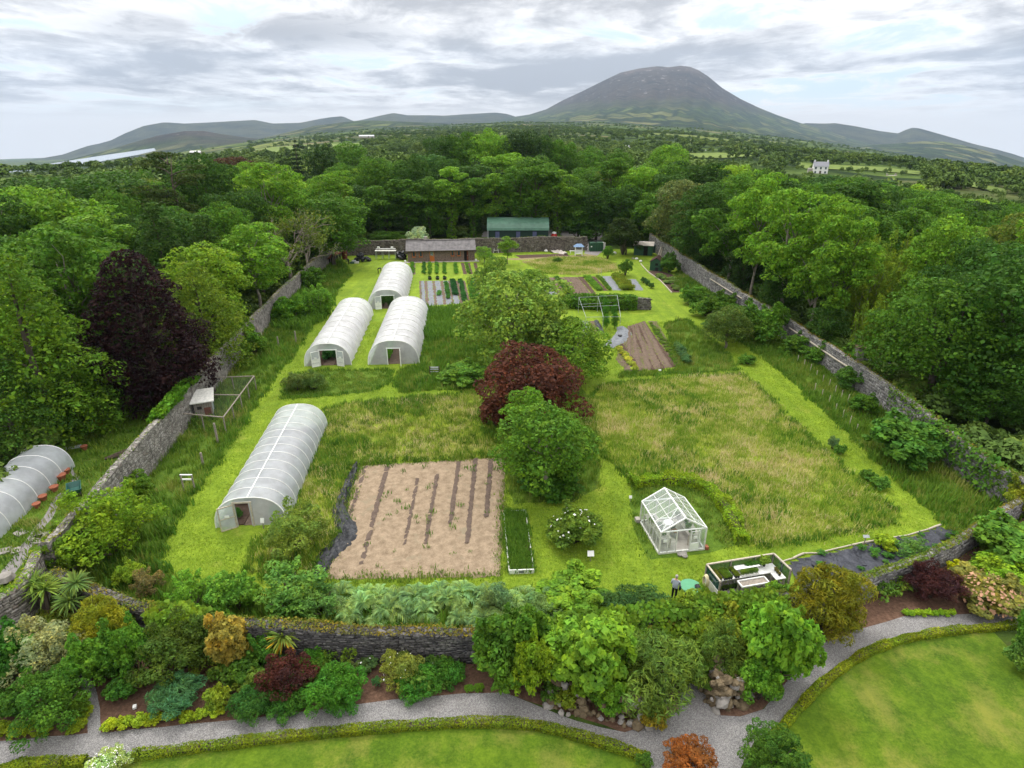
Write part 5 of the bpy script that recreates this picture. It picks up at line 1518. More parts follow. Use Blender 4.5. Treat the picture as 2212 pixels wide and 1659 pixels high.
# ================================================================== man at the green table
def person(label, loc, rz, joints, edges, radii, hair=True, cloth=None, legs=None, name='person'):
    t = thing(name, label, 'person', loc, rz)
    me = bpy.data.meshes.new('body'); me.from_pydata(joints, edges, [])
    o = add('body', me, t)
    sk = o.modifiers.new('skin', 'SKIN'); sk.use_smooth_shade = True
    me.skin_vertices[0].data[0].use_root = True
    for i, r_ in enumerate(radii): me.skin_vertices[0].data[i].radius = (r_, r_ * (.78 if r_ > .1 else 1))
    ss = o.modifiers.new('sub', 'SUBSURF'); ss.levels = 2; ss.render_levels = 2
    dg = bpy.context.evaluated_depsgraph_get(); dg.update()
    ev = bpy.data.meshes.new_from_object(o.evaluated_get(dg))
    o.modifiers.clear(); o.data = ev
    ev.materials.clear()
    for m in (cloth or M['shirt'], legs or M['trousers'], M['skin'], M['hair']): ev.materials.append(m)
    return t, o, ev
J = [(0, 0, .95), (0, .0, 1.18), (0, .03, 1.42), (0, .04, 1.52), (0, .07, 1.60),      # pelvis, waist, chest, neck, head base
     (-.09, 0, .90), (-.11, .05, .50), (-.12, .0, .08), (-.12, .12, .04),               # left leg
     (.09, 0, .90), (.09, .02, .50), (.08, -.05, .08), (.08, .08, .04),                 # right leg
     (-.19, .03, 1.42), (-.25, .06, 1.15), (-.17, .24, 1.0), (-.12, .30, .97),          # left arm bent forward
     (.19, .03, 1.42), (.26, .06, 1.14), (.24, .25, .98), (.22, .32, .94)]              # right arm
E = [(0, 1), (1, 2), (2, 3), (3, 4), (0, 5), (5, 6), (6, 7), (7, 8), (0, 9), (9, 10), (10, 11), (11, 12), (2, 13), (13, 14), (14, 15), (15, 16), (2, 17), (17, 18), (18, 19), (19, 20)]
RD = [.165, .16, .18, .062, .06, .095, .068, .05, .045, .095, .068, .05, .045, .075, .055, .042, .035, .075, .055, .042, .035]
def dress(ev, hem=.93, hands=()):
    for p in ev.polygons:
        c = p.center
        if c.z < hem: p.material_index = 1
        else: p.material_index = 0
        if c.z > 1.50 and abs(c.x) < .12: p.material_index = 2
        for h in hands:
            if (c - Vector(h)).length < .10: p.material_index = 2
def head(t, c, yaw=0, mat_h='hair'):
    mb = MB(); prof = [(.035, -.125), (.062, -.10), (.078, -.05), (.084, 0), (.083, .05), (.07, .09), (.045, .115), (.012, .125)]
    h = mb.lathe([(r_, z) for r_, z in prof], 14, c, Matrix.Diagonal((.92, 1.12, 1.0))).build('head', M['skin'], t, True)
    c = Vector(c)
    f = MB().lathe([(.004, -.03), (.017, -.012), (.006, .02)], 6, c + Vector((0, .095, -.015))).build('nose', M['skin'], h)
    for s_ in (-1, 1):
        MB().lathe([(.004, -.03), (.02, 0), (.004, .03)], 6, c + Vector((s_ * .082, 0, -.01)), Matrix.Diagonal((.4, 1, 1))).build('ear', M['skin'], h)
        MB().lathe([(.003, -.008), (.012, 0), (.003, .008)], 6, c + Vector((s_ * .032, .09, .012))).build('eye', M['dark'], h)
    MB().box(c + Vector((0, .085, -.062)), (.045, .012, .01)).build('mouth', M['rust'], h)
    hr = MB().lathe([(.087, -.035), (.091, 0), (.09, .05), (.078, .095), (.05, .122), (.012, .132)], 14, c + Vector((0, -.012, 0)), Matrix.Diagonal((.93, 1.06, 1.0))).build('hair', M[mat_h], h, True)
    return h
def hand(t, c, d, s_, mat='skin'):
    c, d = Vector(c), Vector(d).normalized(); x = d.cross(Vector((0, 0, 1))).normalized(); mb = MB()
    mb.tube([c, c + d * .05, c + d * .085], [.024, .03, .026], 6)
    for k, ln in enumerate((.066, .076, .072, .056)):
        b = c + d * .08 + x * (k - 1.5) * .017
        mb.tube([b, b + d * ln * .5 - Vector((0, 0, .006)), b + d * ln - Vector((0, 0, .03))], [.009, .008, .006], 5)
    b = c + d * .03 + x * s_ * .026
    mb.tube([b, b + d * .03 + x * s_ * .025, b + d * .06 + x * s_ * .022], [.011, .010, .007], 5)
    mb.build('hand', M[mat], t, True)
pm = at(1455, 1296)
gt = at(1489, 1287)
face_dir = math.atan2((gt - pm).y, (gt - pm).x) - math.pi / 2 + .75
man, mo, mev = person('man in grey shirt and black trousers standing with his back turned at the green table', pm, face_dir, J, E, RD)
dress(mev, .95, (J[16], J[20]))
head(man, (0, .08, 1.69))
hand(man, J[16], (.1, .9, -.25), -1); hand(man, J[20], (-.1, .9, -.3), 1)
jk = thing('jacket', 'dark jacket hanging from the right arm of the man at the green table', 'jacket', pm + Euler((0, 0, face_dir)).to_matrix() @ Vector((.25, .16, .74)), face_dir)
MB().lathe([(.07, 0), (.12, .08), (.11, .22), (.06, .33)], 9, (0, 0, 0), Matrix.Diagonal((.6, 1.1, 1))).build('cloth', M['navy'], jk, True)

# ------------------------------------------------------------------ stooping figures in the far left corner
JB = [(0, 0, .92), (0, .22, 1.08), (0, .48, 1.10), (0, .58, 1.06), (0, .66, 1.02),
      (-.1, 0, .88), (-.12, .03, .48), (-.12, -.03, .08), (-.12, .1, .04), (.1, 0, .88), (.12, .05, .48), (.12, 0, .08), (.12, .13, .04),
      (-.18, .46, 1.06), (-.2, .5, .78), (-.14, .56, .5), (-.12, .58, .44), (.18, .46, 1.06), (.2, .5, .78), (.14, .56, .5), (.12, .58, .44)]
pb_ = at(754, 571)
st, so, sev = person('person in dark clothes bending by the lean-to in the far left corner', pb_, R(60), JB, E, RD, cloth=M['navy'])
for p_ in sev.polygons: p_.material_index = 1 if p_.center.z < .85 and p_.center.y < .3 else 0
head(st, (0, .72, .98)); hand(st, JB[16], (0, .2, -1), -1); hand(st, JB[20], (0, .2, -1), 1)
pb2 = at(817, 591)
st2, so2, sev2 = person('person in a dark top stooping beside the rear white polytunnel', pb2, R(-80), JB, E, RD, cloth=M['navy'])
for p_ in sev2.polygons: p_.material_index = 1 if p_.center.z < .85 and p_.center.y < .3 else 0
head(st2, (0, .72, .98)); hand(st2, JB[16], (0, .2, -1), -1); hand(st2, JB[20], (0, .2, -1), 1)
# ================================================================== beds
rb = np.random.default_rng(77)
def lerp2(a, b, t): return (a[0] + (b[0] - a[0]) * t, a[1] + (b[1] - a[1]) * t)
def quad_bed(name, q, mat, z=.02, amp=.05, step=.35, ridges=0, rh=.08, seed=0, label=None):
    """q: TL, TR, BR, BL as seen; a strip of worked ground with lumps and, if wanted, ridges along its length"""
    TL, TR, BR, BL = [at(*p) for p in q]
    nu = max(2, int(max((TR - TL).length, (BR - BL).length) / step) + 1); nv = max(2, int(max((BL - TL).length, (BR - TR).length) / step) + 1)
    if ridges: nu = max(nu, ridges * 6 + 1)
    u, v = np.meshgrid(np.linspace(0, 1, nu), np.linspace(0, 1, nv))
    a = [np.array(p) for p in (TL, TR, BR, BL)]
    P = (a[0] * ((1 - u) * (1 - v))[..., None] + a[1] * (u * (1 - v))[..., None] + a[2] * (u * v)[..., None] + a[3] * ((1 - u) * v)[..., None])
    rng = np.random.default_rng(seed + int(q[0][0]))
    edge = np.minimum(np.minimum(u, 1 - u) * nu, np.minimum(v, 1 - v) * nv); e = np.clip(edge / 1.5, 0, 1)
    P[..., 0] += rng.normal(0, step * .16, u.shape); P[..., 1] += rng.normal(0, step * .16, u.shape)
    P[..., 2] = z + (rng.uniform(0, amp, u.shape) + (rh * (.5 - .5 * np.cos(u * ridges * 2 * math.pi)) if ridges else 0)) * e
    i, j = np.meshgrid(np.arange(nv - 1), np.arange(nu - 1), indexing='ij')
    F = np.column_stack([((i + 1) * nu + j).ravel(), ((i + 1) * nu + j + 1).ravel(), (i * nu + j + 1).ravel(), (i * nu + j).ravel()])
    return add(name, mesh_np(name, P.reshape(-1, 3), F, (mat,), True), kind='structure')
# cleared bed of dead grass with dark strips
CBQ = [(776, 1006), (1092, 988), (1082, 1246), (700, 1252)]
quad_bed('cleared_bed', CBQ, M['straw'], .02, .10, .30, 9, .05)
def in_quad(q, u, v): return lerp2(lerp2(q[0], q[1], u), lerp2(q[3], q[2], u), v)
for u, v0, v1, w in ((.20, .03, .88, .018), (.05, .02, .45, .014), (.425, .15, .72, .013), (.55, .12, .72, .014), (.685, .02, .55, .017), (.80, .0, .72, .018), (.905, .02, .50, .02)):
    quad_bed('bare_strip', [in_quad(CBQ, u - w, v0), in_quad(CBQ, u + w * .7, v0), in_quad(CBQ, u + w * .3, v1), in_quad(CBQ, u - w * 1.2, v1)], M['furrow'], .122, .06, .2)
# black plastic rolled back along its left side
def crumpled(name, label, pts, widths, mat, h=.30, n=9, seed=0, cat='plastic sheet'):
    rng = np.random.default_rng(seed); P = catmull([at(*p) for p in pts], 9); ws = np.interp(np.linspace(0, 1, len(P)), np.linspace(0, 1, len(widths)), widths)
    V = []; c = P[0].copy()
    for i, p in enumerate(P):
        d = (P[min(i + 1, len(P) - 1)] - P[max(i - 1, 0)]).normalized(); q = Vector((d.y, -d.x, 0))
        for k in range(n):
            t = k / (n - 1); b = math.sin(math.pi * t)
            z = .03 + b * h * (.35 + .65 * abs(math.sin(t * 9 + i * .33 + 1.4 * math.sin(i * .21)))) * rng.uniform(.6, 1.2)
            V.append(tuple(p + q * ((t - .5) * ws[i] + rng.normal(0, .05)) + Vector((0, 0, z)) - Vector((c.x, c.y, 0))))
    F = [(i * n + k, i * n + k + 1, (i + 1) * n + k + 1, (i + 1) * n + k) for i in range(len(P) - 1) for k in range(n - 1)]
    o = MB().raw(V, F).build(name, mat, None, True); o.location = (c.x, c.y, 0)
    return tag(o, label, cat)
crumpled('plastic_sheet', 'long crumpled black plastic sheet pulled back along the left edge of the cleared bed', [(772, 1004), (752, 1050), (735, 1100), (752, 1150), (722, 1190), (700, 1215), (688, 1252)], [.5, .9, 1.1, 1.5, 1.7, 1.3, .8], M['sheet_black'], .42, 11, 3)
# rows of membrane and crops beside the white tunnels
V1 = [(905.5, 607), (1004, 606), (1016, 654), (908, 662)]
def z1(zx): return (zx - 1185) / (1690 - 1185)
for x0, x1, m in ((1185, 1205, 'tilled'), (1205, 1241, 'grey_mem'), (1242, 1273, 'tilled'), (1274, 1328, 'grey_mem'), (1329, 1357, 'tilled'), (1358, 1418, 'grey_mem'), (1419, 1449, 'tilled'), (1450, 1505, 'grey_mem'), (1506, 1526, 'tilled'), (1527, 1582, 'grey_mem'), (1583, 1618, 'tilled'), (1619, 1662, 'grey_mem'), (1663, 1690, 'tilled')):
    a, b = z1(x0), z1(x1)
    quad_bed('membrane_strip' if m == 'grey_mem' else 'earth_strip', [in_quad(V1, a, 0), in_quad(V1, b, 0), in_quad(V1, b, 1), in_quad(V1, a, 1)], M[m], .014, .05, .4)
def rowpts(q0, q1, n, jit=.08):
    a, b = at(*q0), at(*q1); r_ = random.Random(int(q0[0] * 3 + q0[1]))
    return [a.lerp(b, (i + .5) / n) + Vector((r_.uniform(-jit, jit), r_.uniform(-jit, jit), .03)) for i in range(n)]
def zq(zx, v): return in_quad(V1, z1(zx), v)
crop('young leafy plant on the fourth grey membrane strip by the white tunnels', rowpts(zq(1478, .1), zq(1478, .8), 12), 'bush', .8, .45, (0.045, 0.13, 0.03), 'plants on the fourth membrane strip')
crop('dark green onion tuft in the dense row of the membrane beds', rowpts(zq(1545, 0), zq(1545, .65), 14) + rowpts(zq(1566, 0), zq(1566, .65), 14), 'spiky', .8, .45, (0.018, 0.075, 0.03), 'dense onion row in the membrane beds')
crop('leafy plant in the sixth strip of the membrane beds', rowpts(zq(1640, 0), zq(1640, .95), 14), 'bush', .9, .5, (0.035, 0.11, 0.035), 'plants in the sixth membrane strip')
crop('bright leafy plant right of the membrane beds', rowpts((1012, 603), (1022, 650), 12) + rowpts((1020, 603), (1032, 648), 12), 'bush', .9, .45, (0.06, 0.15, 0.025), 'bright plants right of the membrane strips')
crop('small plant clump on the third grey membrane strip', rowpts(zq(1388, .45), zq(1388, .65), 3), 'bush', .8, .4, (0.06, 0.17, 0.04), 'clump on the third membrane strip')
for k, p in enumerate(rowpts((1022, 600), (1036, 648), 8, .05)):
    o = thing('plant_pot', 'black tub in the row at the right edge of the membrane beds', 'pot', p, 0, 'black tubs right of the membrane beds'); MB().lathe([(.26, 0), (.36, .3), (.38, .34), (.3, .3)], 10).build('tub', M['black'], o)
for zx in (1305, 1390, 1470):
    p = at(*lerp2(zq(zx, -.06), zq(zx, -.05), .5)); o = thing('plant_pot', 'black tub with leaves at the top end of a membrane strip', 'pot', p, 0, 'black tubs at the top of the membrane strips'); MB().lathe([(.28, 0), (.40, .35), (.34, .3)], 10).build('tub', M['black'], o)
    foliage('leafy_plant', 'small dark plant growing in a black tub above the membrane strips', 'plant', 'bush', p + Vector((0, 0, .25)), .6, .5, (0.03, 0.07, 0.02), 'plants in the black tubs', trunk_name='stem')
def p1(zx, zy): return (674 + .1953 * zx, 484 + .1953 * zy)
for zx in (1112, 1235, 1300, 1380, 1465, 1590):
    crop('low green vegetable in the rows in front of the timber cabin', rowpts(p1(zx, 435), p1(zx + 2, 560), 11, .18), 'bush', .72, .45, (0.075, 0.17, 0.03) if zx != 1235 else (0.04, 0.11, 0.03), 'vegetables in front of the cabin')
for zx in (1130,): quad_bed('earth_strip', [p1(zx - 12, 432), p1(zx + 12, 432), p1(zx + 14, 560), p1(zx - 10, 560)], M['tilled'], .012, .05, .35)
for zx in (1655, 1722, 1795): quad_bed('earth_strip', [p1(zx - 10, 430), p1(zx + 26, 430), p1(zx + 58, 555), p1(zx + 18, 555)], M['soil'], .012, .08, .35)
crop('small green row crop between the dark earth strips near the cabin', rowpts(p1(1700, 435), p1(1740, 555), 9), 'bush', .7, .4, (0.09, 0.18, 0.03), 'crop between dark earth strips')
# upper bed right of the orchard trees
def p3(zx, zy): return (1123.3 + .1797 * zx, 561.7 + .1797 * zy)
def strip3(t0, t1, b0, b1, y0, y1, m, name, **k): return quad_bed(name, [p3(t0, y0), p3(t1, y0), p3(b1, y1), p3(b0, y1)], M[m], .014, k.pop('amp', .06), .4, **k)
strip3(200, 335, 330, 450, 222, 420, 'grey_mem', 'membrane_strip', amp=.18)
strip3(335, 520, 450, 690, 210, 420, 'tilled', 'earth_strip')
strip3(520, 690, 690, 870, 205, 425, 'tilled', 'earth_strip', ridges=4, rh=.08)
strip3(690, 755, 870, 925, 202, 415, 'soil', 'earth_strip')
strip3(840, 900, 1000, 1060, 198, 370, 'soil', 'earth_strip')
strip3(980, 1090, 1120, 1215, 195, 365, 'grey_mem', 'membrane_strip')
strip3(1285, 1390, 1390, 1485, 230, 365, 'grey_mem', 'membrane_strip')
def row3(x0, x1, y0, y1, n): return rowpts(p3(x0, y0), p3(x1, y1), n, .15)
crop('weedy green plant on the earth strip right of the orchard trees', row3(430, 590, 215, 415, 13) + row3(470, 620, 250, 415, 10), 'bush', .9, .5, (0.06, 0.13, 0.03), 'weedy plants on the upper bed')
crop('bright green crop plant between two dark earth strips of the upper bed', row3(780, 940, 205, 370, 12) + row3(815, 975, 205, 370, 12), 'bush', .9, .4, (0.085, 0.17, 0.025), 'bright crop of the upper bed')
crop('green crop plant between dark earth and grey membrane', row3(940, 1090, 200, 370, 13), 'bush', .8, .5, (0.08, 0.15, 0.03), 'crop beside the grey membrane')
crop('tall yellow flowering crop plant between the two grey membrane strips', row3(1120, 1250, 200, 370, 14) + row3(1165, 1300, 200, 370, 14) + row3(1205, 1345, 205, 370, 14), 'feathery', .9, .9, (0.15, 0.185, 0.03), 'yellow crop of the upper bed')
for k, (zx, zy) in enumerate(((300, 232), (325, 262), (345, 285), (300, 315), (405, 352), (410, 378))):
    o = thing('plant_pot', 'round black tub on the grey sheeting right of the orchard trees', 'pot', at(*p3(zx, zy)) + Vector((0, 0, .06)), 0, 'black tubs on the grey sheeting'); MB().lathe([(.25, 0), (.36, .3), (.3, .26)], 10).build('tub', M['black'], o)
for k in range(2):
    tag(MB().tube([at(*p3(940 + 35 * k, 200)), at(*p3(940 + 35 * k, 200)) + Vector((0, 0, 1.7))], .025, 5).build('cane', M['metal']), ['left', 'right'][k] + ' cane of two at the top of the upper bed', 'cane')
# lower ploughed bed
LB = [(1320, 700), (1398, 694), (1462, 800), (1340, 806)]
quad_bed('ploughed_bed', [p3(1290, 800), p3(1500, 735), p3(1850, 1290), p3(1250, 1360)], M['tilled'], .014, .07, .3, 5, .16)
quad_bed('ploughed_bed', [p3(1205, 1000), p3(1290, 900), p3(1300, 1350), p3(1150, 1200)], M['tilled'], .012, .07, .3)
for x0, x1, y0, y1 in ((1330, 1600, 830, 1330), (1225, 1470, 1020, 1350), (1410, 1720, 790, 1320), (1480, 1850, 745, 1285)):
    quad_bed('furrow', [p3(x0 - 14, y0), p3(x0 + 14, y0), p3(x1 + 22, y1), p3(x1 - 22, y1)], M['soil'], .13, .09, .25)
quad_bed('earth_strip', [p3(1540, 735), p3(1640, 735), p3(1960, 1290), p3(1860, 1290)], M['tilled'], .012, .05, .35)
crop('small green seedling clump down the right of the ploughed bed', row3(1560, 1900, 760, 1290, 18) + row3(1620, 1960, 800, 1290, 14), 'bush', .6, .25, (0.09, 0.15, 0.03), 'seedlings of the ploughed bed')
crop('yellowing squash plant along the left edge of the ploughed bed', row3(1180, 1420, 1060, 1350, 13) + row3(1240, 1380, 1100, 1340, 6), 'bigleaf', .75, .35, (0.24, 0.25, 0.05), 'squash plants of the ploughed bed', rndm=.35)
crop('silvery bean plant at the right edge of the ploughed bed', row3(1890, 2010, 1060, 1270, 7), 'bush', 1.2, 1.0, (0.065, 0.12, 0.06), 'silvery plants right of the ploughed bed')
strip3(715, 820, 772, 872, 733, 910, 'grey_mem', 'membrane_strip', amp=.14)
strip3(825, 910, 876, 975, 735, 905, 'tilled', 'earth_strip')
crumpled('plastic_sheet', 'crumpled dark sheet beside the climbing plants in the pipe frame', [p3(915, 735), p3(950, 800), p3(1000, 900)], [.6, .8, .6], M['sheet_black'], .3, 7, 5)
crumpled('plastic_sheet', 'grey sheeting heaped at the top left corner of the ploughed bed', [p3(1215, 815), p3(1250, 880), p3(1190, 960), p3(1100, 1010), p3(1060, 1060)], [1.2, 2.2, 2.4, 2.0, 1.0], M['grey_mem'], .35, 10, 6)
tag(MB().lathe([(.22, 0), (.3, .06), (.3, .14), (.2, .16)], 12, at(*p3(1200, 938)) + Vector((0, 0, .3))).build('tyre', M['black']), 'small black tyre lying on the grey sheeting by the ploughed bed', 'tyre')
# pumpkin bed along the far right wall
zone('soil_bed', [(1398, 586), (1420, 584), (1450, 592), (1492, 612), (1466, 632), (1451, 632), (1425, 605)], .014, M['soil'], amp=.1)
e = catmull([at(*p) for p in ((1384, 570), (1400, 588), (1425, 606), (1451, 633))], 5)
MB_ = MB(); [MB_.beam(a + Vector((0, 0, .08)), b + Vector((0, 0, .08)), .14, .18) for a, b in zip(e[:-1], e[1:])]
tag(MB_.build('bed_edging', M['pale_wood']), 'pale timber edging of the squash bed by the far right wall', 'edging')
rr_ = random.Random(4)
crop('squash plant with pale leaves on the dark soil by the far right wall', [at(1415 + rr_.uniform(-8, 60) * .9, 0) if False else at(*lerp2(lerp2((1412, 592), (1478, 606), rr_.random()), lerp2((1440, 612), (1462, 630), rr_.random()), rr_.random())) for _ in range(26)], 'bigleaf', 1.1, .5, (0.12, 0.17, 0.065), 'squash plants by the far right wall', rndm=.35)
# membrane bed along the front wall, right part
MBP = [(1690, 1216), (1750, 1198), (1840, 1180), (1950, 1160), (2030, 1137), (2072, 1150), (2050, 1172), (1985, 1208), (1900, 1238), (1830, 1262), (1775, 1280), (1728, 1284)]
MG = ground_poly(MBP)
def sheet_grid(name, poly, z, mat, step=.35, amp=.09, seed=0):
    rng = np.random.default_rng(seed); xs = [p[0] for p in poly]; ys = [p[1] for p in poly]
    gx, gy = np.arange(min(xs) - step, max(xs) + step, step), np.arange(min(ys) - step, max(ys) + step, step)
    X, Y = np.meshgrid(gx, gy); ok = inside(np.column_stack([X.ravel(), Y.ravel()]), poly).reshape(X.shape)
    V = np.column_stack([X.ravel() + rng.normal(0, step * .2, X.size), Y.ravel() + rng.normal(0, step * .2, X.size), z + rng.uniform(0, amp, X.size)])
    ny, nx = X.shape; F = [(i * nx + j, i * nx + j + 1, (i + 1) * nx + j + 1, (i + 1) * nx + j) for i in range(ny - 1) for j in range(nx - 1) if ok[i, j] and ok[i + 1, j] and ok[i, j + 1] and ok[i + 1, j + 1]]
    return add(name, mesh_np(name, V, np.array(F), (mat,), True), kind='structure')
sheet_grid('membrane_bed', MG, .02, M['membrane'], .3, .11, 2)
for u in (.16, .3, .44, .58, .72, .86):
    a, b = lerp2(MBP[0], MBP[4], u), lerp2(MBP[11], MBP[5], u * .95)
    crumpled('membrane_fold', 'folded seam of the dark membrane bed, ' + ['first', 'second', 'third', 'fourth', 'fifth', 'last'][int(u * 7 - 1)] + ' from the pen', [lerp2(a, b, .1), lerp2(a, b, .5), lerp2(a, b, .92)], [.25, .35, .25], M['membrane'], .16, 5, int(u * 100), 'membrane')
pe = [at(*p) for p in ((1684, 1217), (1712, 1208), (1736, 1197), (1765, 1197), (1840, 1179), (1900, 1168), (1960, 1158), (2005, 1145), (2032, 1135))]
for k, (a, b) in enumerate(zip(pe[:-1], pe[1:])):
    d = (b - a); r_ = .05 + .02 * (k % 3 == 1)
    tag(MB().tube([a + Vector((0, 0, .08)), a + d * .5 + Vector((0, 0, .10)), b - d * .03 + Vector((0, 0, .08))], r_, 6).build('edging_log', M['pale_wood']), ['first', 'second', 'third, thickest', 'fourth', 'fifth', 'sixth', 'seventh', 'last'][k] + ' pole of the timber edging along the membrane bed, counted from the pen', 'edging')
crop('small green plant pushing through the dark membrane bed', [Vector((p[0], p[1], .06)) for p in scatter_in(MG, .8, np.random.default_rng(4))], 'sparse', .55, .28, (0.05, 0.13, 0.03), 'plants in the membrane bed', rndm=.4)
# raised bed frame
rbq = [at(*p) for p in ((1088, 1109), (1135, 1107), (1153, 1238), (1100, 1240))]
rt = thing('raised_bed', 'long narrow white framed bed filled with green crop beside the cleared bed', 'raised bed', rbq[3])
for k in range(4):
    a, b = rbq[k], rbq[(k + 1) % 4]; z = .32 if k == 2 else .22
    MB().beam(a + Vector((0, 0, z / 2)) - rbq[3], b + Vector((0, 0, z / 2)) - rbq[3], .07, z).build('side_board', M['dirty_white'] if k % 2 else M['white'], rt)
MB().box((rbq[3] + rbq[2]) / 2 - rbq[3] + Vector((0, -.045, .17)), (.34, .012, .16)).build('plaque', M['grey_mem'], rt)
MB().prism([(p - rbq[3])[:2] for p in rbq], .0, .12).build('soil', M['soil'], rt)

# ================================================================== yard things along the back wall
def zz(zx, zy): return at(674 + .1953 * zx, 484 + .1953 * zy)
def zr(zx, zy): return at(1037 + .2188 * zx, 458 + .2188 * zy)
a, b = zz(148, 470), zz(318, 385); d = (b - a); L_ = d.length
t = thing('cold_frame', 'dark low lean-to with a brown sloping roof in the far left corner', 'lean-to', a, math.atan2(d.y, d.x))
MB().box((L_ / 2, .9, .65), (L_, 1.8, 1.3)).build('wall', M['dark'], t)
MB().raw([(-.2, -.3, 1.30), (L_ + .2, -.3, 1.30), (L_ + .2, 2.4, 2.0), (-.2, 2.4, 2.0), (-.2, -.3, 1.36), (L_ + .2, -.3, 1.36), (L_ + .2, 2.4, 2.06), (-.2, 2.4, 2.06)], [(3, 2, 1, 0), (4, 5, 6, 7), (0, 1, 5, 4), (1, 2, 6, 5), (2, 3, 7, 6), (3, 0, 4, 7)]).build('roof', M['rust'], t)
for k in range(7): MB().box((L_ * k / 6, -.06, .65), (.10, .1, 1.3)).build('post', M['wood'], t)
o = MB().lathe([(.55, 0), (.55, 1.8), (.5, 1.85)], 14, zz(365, 388)).build('barrel', M['rust']); tag(o, 'rusty brown upright tank in the far left corner by the lean-to', 'tank')
def heap(label, name, c, rx, ry, h, mat, n=46, seed=0, cat='heap', part='bag'):
    t = thing(name, label, cat, c); r_ = random.Random(seed)
    for k in range(n):
        q = r_.random(); a = r_.uniform(0, 6.28); x, y = rx * math.sqrt(q) * math.cos(a), ry * math.sqrt(q) * math.sin(a); s = r_.uniform(.18, .34) * h
        z = h * (1 - q) * r_.uniform(.2, .9)
        MB().lathe([(s * .5, -s * .5), (s * 1.0, -s * .1), (s * .8, s * .3), (s * .2, s * .55)], 7, (x, y, z + s * .4), Euler((r_.uniform(-.5, .5), r_.uniform(-.5, .5), 0)).to_matrix()).build(part, mat, t)
    return t
heap('heap of shiny black plastic sacks in front of the back wall, left of the bench', 'sack_heap', zz(555, 412), 1.5, .9, 1.7, M['sheet_black'], 34, 1)
heap('black plastic heap against the left end of the timber cabin', 'sack_heap', zz(990, 388), .9, .8, 2.0, M['black'], 24, 2)
t = thing('staging_bench', 'long pale staging bench against the back wall left of the cabin', 'bench', zz(708, 390))
L_ = (zz(925, 385) - zz(708, 390)).length
MB().box((L_ / 2, .6, 1.75), (L_ + .3, 1.3, .08)).build('top', M['dirty_white'], t); MB().box((L_ / 2, .9, 2.1), (L_, .3, .06)).build('shelf', M['white'], t)
for x in (0, L_ / 3, L_ * 2 / 3, L_):
    for y in (.05, 1.15): MB().box((x, y, .87), (.09, .09, 1.74)).build('leg', M['metal'], t)
for k in range(2): tag(MB().box(zz(735 + 150 * k, 390) + Vector((0, .9, 2.33)), (.5, .3, .38)).build('crate', M['white']), ['white box at the left end of the staging bench shelf', 'white box at the right end of the staging bench shelf'][k], 'box')
t = thing('crate_stack', 'low stack of grey green crates behind the bending person', 'crates', zz(447, 435))
for k, (x, y, z) in enumerate(((0, 0, .16), (.9, .1, .16), (.3, .2, .45))): MB().box((x, y, z), (.85, .6, .28), .2 * k).build('crate', [M['cart_green'], M['dirty_white'], M['metal']][k], t)
# right part
t = thing('arbour_seat', 'white garden arbour with a blue roof in front of the back wall', 'arbour', zr(972, 430))
for sx in (-.75, .75):
    for sy in (-.45, .45): MB().box((sx, sy, 1.0), (.11, .11, 2.0)).build('post', M['white'], t)
MB().box((0, 0, .5), (1.5, .9, .09)).build('seat', M['white'], t); MB().box((0, .42, .9), (1.5, .06, .6)).build('backrest', M['white'], t)
MB().raw([(-1.15, -.75, 1.98), (1.15, -.75, 1.98), (1.15, .75, 1.98), (-1.15, .75, 1.98), (-.5, 0, 2.6), (.5, 0, 2.6)], [(0, 1, 5, 4), (2, 3, 4, 5), (1, 2, 5), (3, 0, 4), (3, 2, 1, 0)]).build('roof', M['blue'], t)
t = thing('garden_bench', 'white plank bench just left of the blue roofed arbour', 'bench', zr(918, 408))
MB().box((0, 0, .55), (1.6, .4, .08)).build('seat', M['white'], t)
for sx in (-.6, .6): MB().box((sx, 0, .26), (.1, .36, .52)).build('leg', M['white'], t)
a, b = zr(1087, 390), zr(1212, 388); d = b - a; L_ = d.length
t = thing('skip', 'dark green metal container at the gap in the back wall', 'container', a, math.atan2(d.y, d.x)); hs = hgt(1274.8, 543.3, 525.5)
MB().box((L_ / 2, .8, hs / 2), (L_, 1.6, hs)).build('body', M['green_paint'], t)
for k in range(6): MB().box((L_ * k / 5, -.03, hs / 2), (.10, .08, hs)).build('rib', M['green_paint'], t)
MB().box((L_ / 2, .8, hs + .03), (L_ + .1, 1.7, .07)).build('rim', M['green_paint'], t)
MB().box((.25, -.05, hs * .6), (.3, .02, .25)).build('notice', M['white'], t)
heap('two black sacks lying on top of the green container', 'sacks', local(t, L_ * .45, .8, hs + .06), .5, .3, .7, M['black'], 5, 6)
o = MB().box((0, 0, .5), (2.0, 1.6, .9)).box((0, 0, 1.0), (2.1, 1.7, .08)).build('crate', M['dirty_white']); o.location = zr(1190, 345); tag(o, 'pale covered box behind the green container', 'box')
t = thing('lean_to_shed', 'dark green flat roofed shed with a black doorway in the far right corner', 'shed', zr(1515, 425), R(-14)); a, b = zr(1515, 425), zr(1700, 432); L_ = (b - a).length; hs = hgt(1368.5, 551, 530)
MB().box((L_ / 2, 1.2, hs / 2), (L_, 2.4, hs)).build('wall', M['green_paint'], t)
MB().raw([(-.2, -.3, hs + .02), (L_ + .2, -.3, hs + .02), (L_ + .2, 2.6, hs + .45), (-.2, 2.6, hs + .45), (-.2, -.3, hs + .1), (L_ + .2, -.3, hs + .1), (L_ + .2, 2.6, hs + .53), (-.2, 2.6, hs + .53)], [(3, 2, 1, 0), (4, 5, 6, 7), (0, 1, 5, 4), (1, 2, 6, 5), (2, 3, 7, 6), (3, 0, 4, 7)]).build('roof', M['tarp'], t)
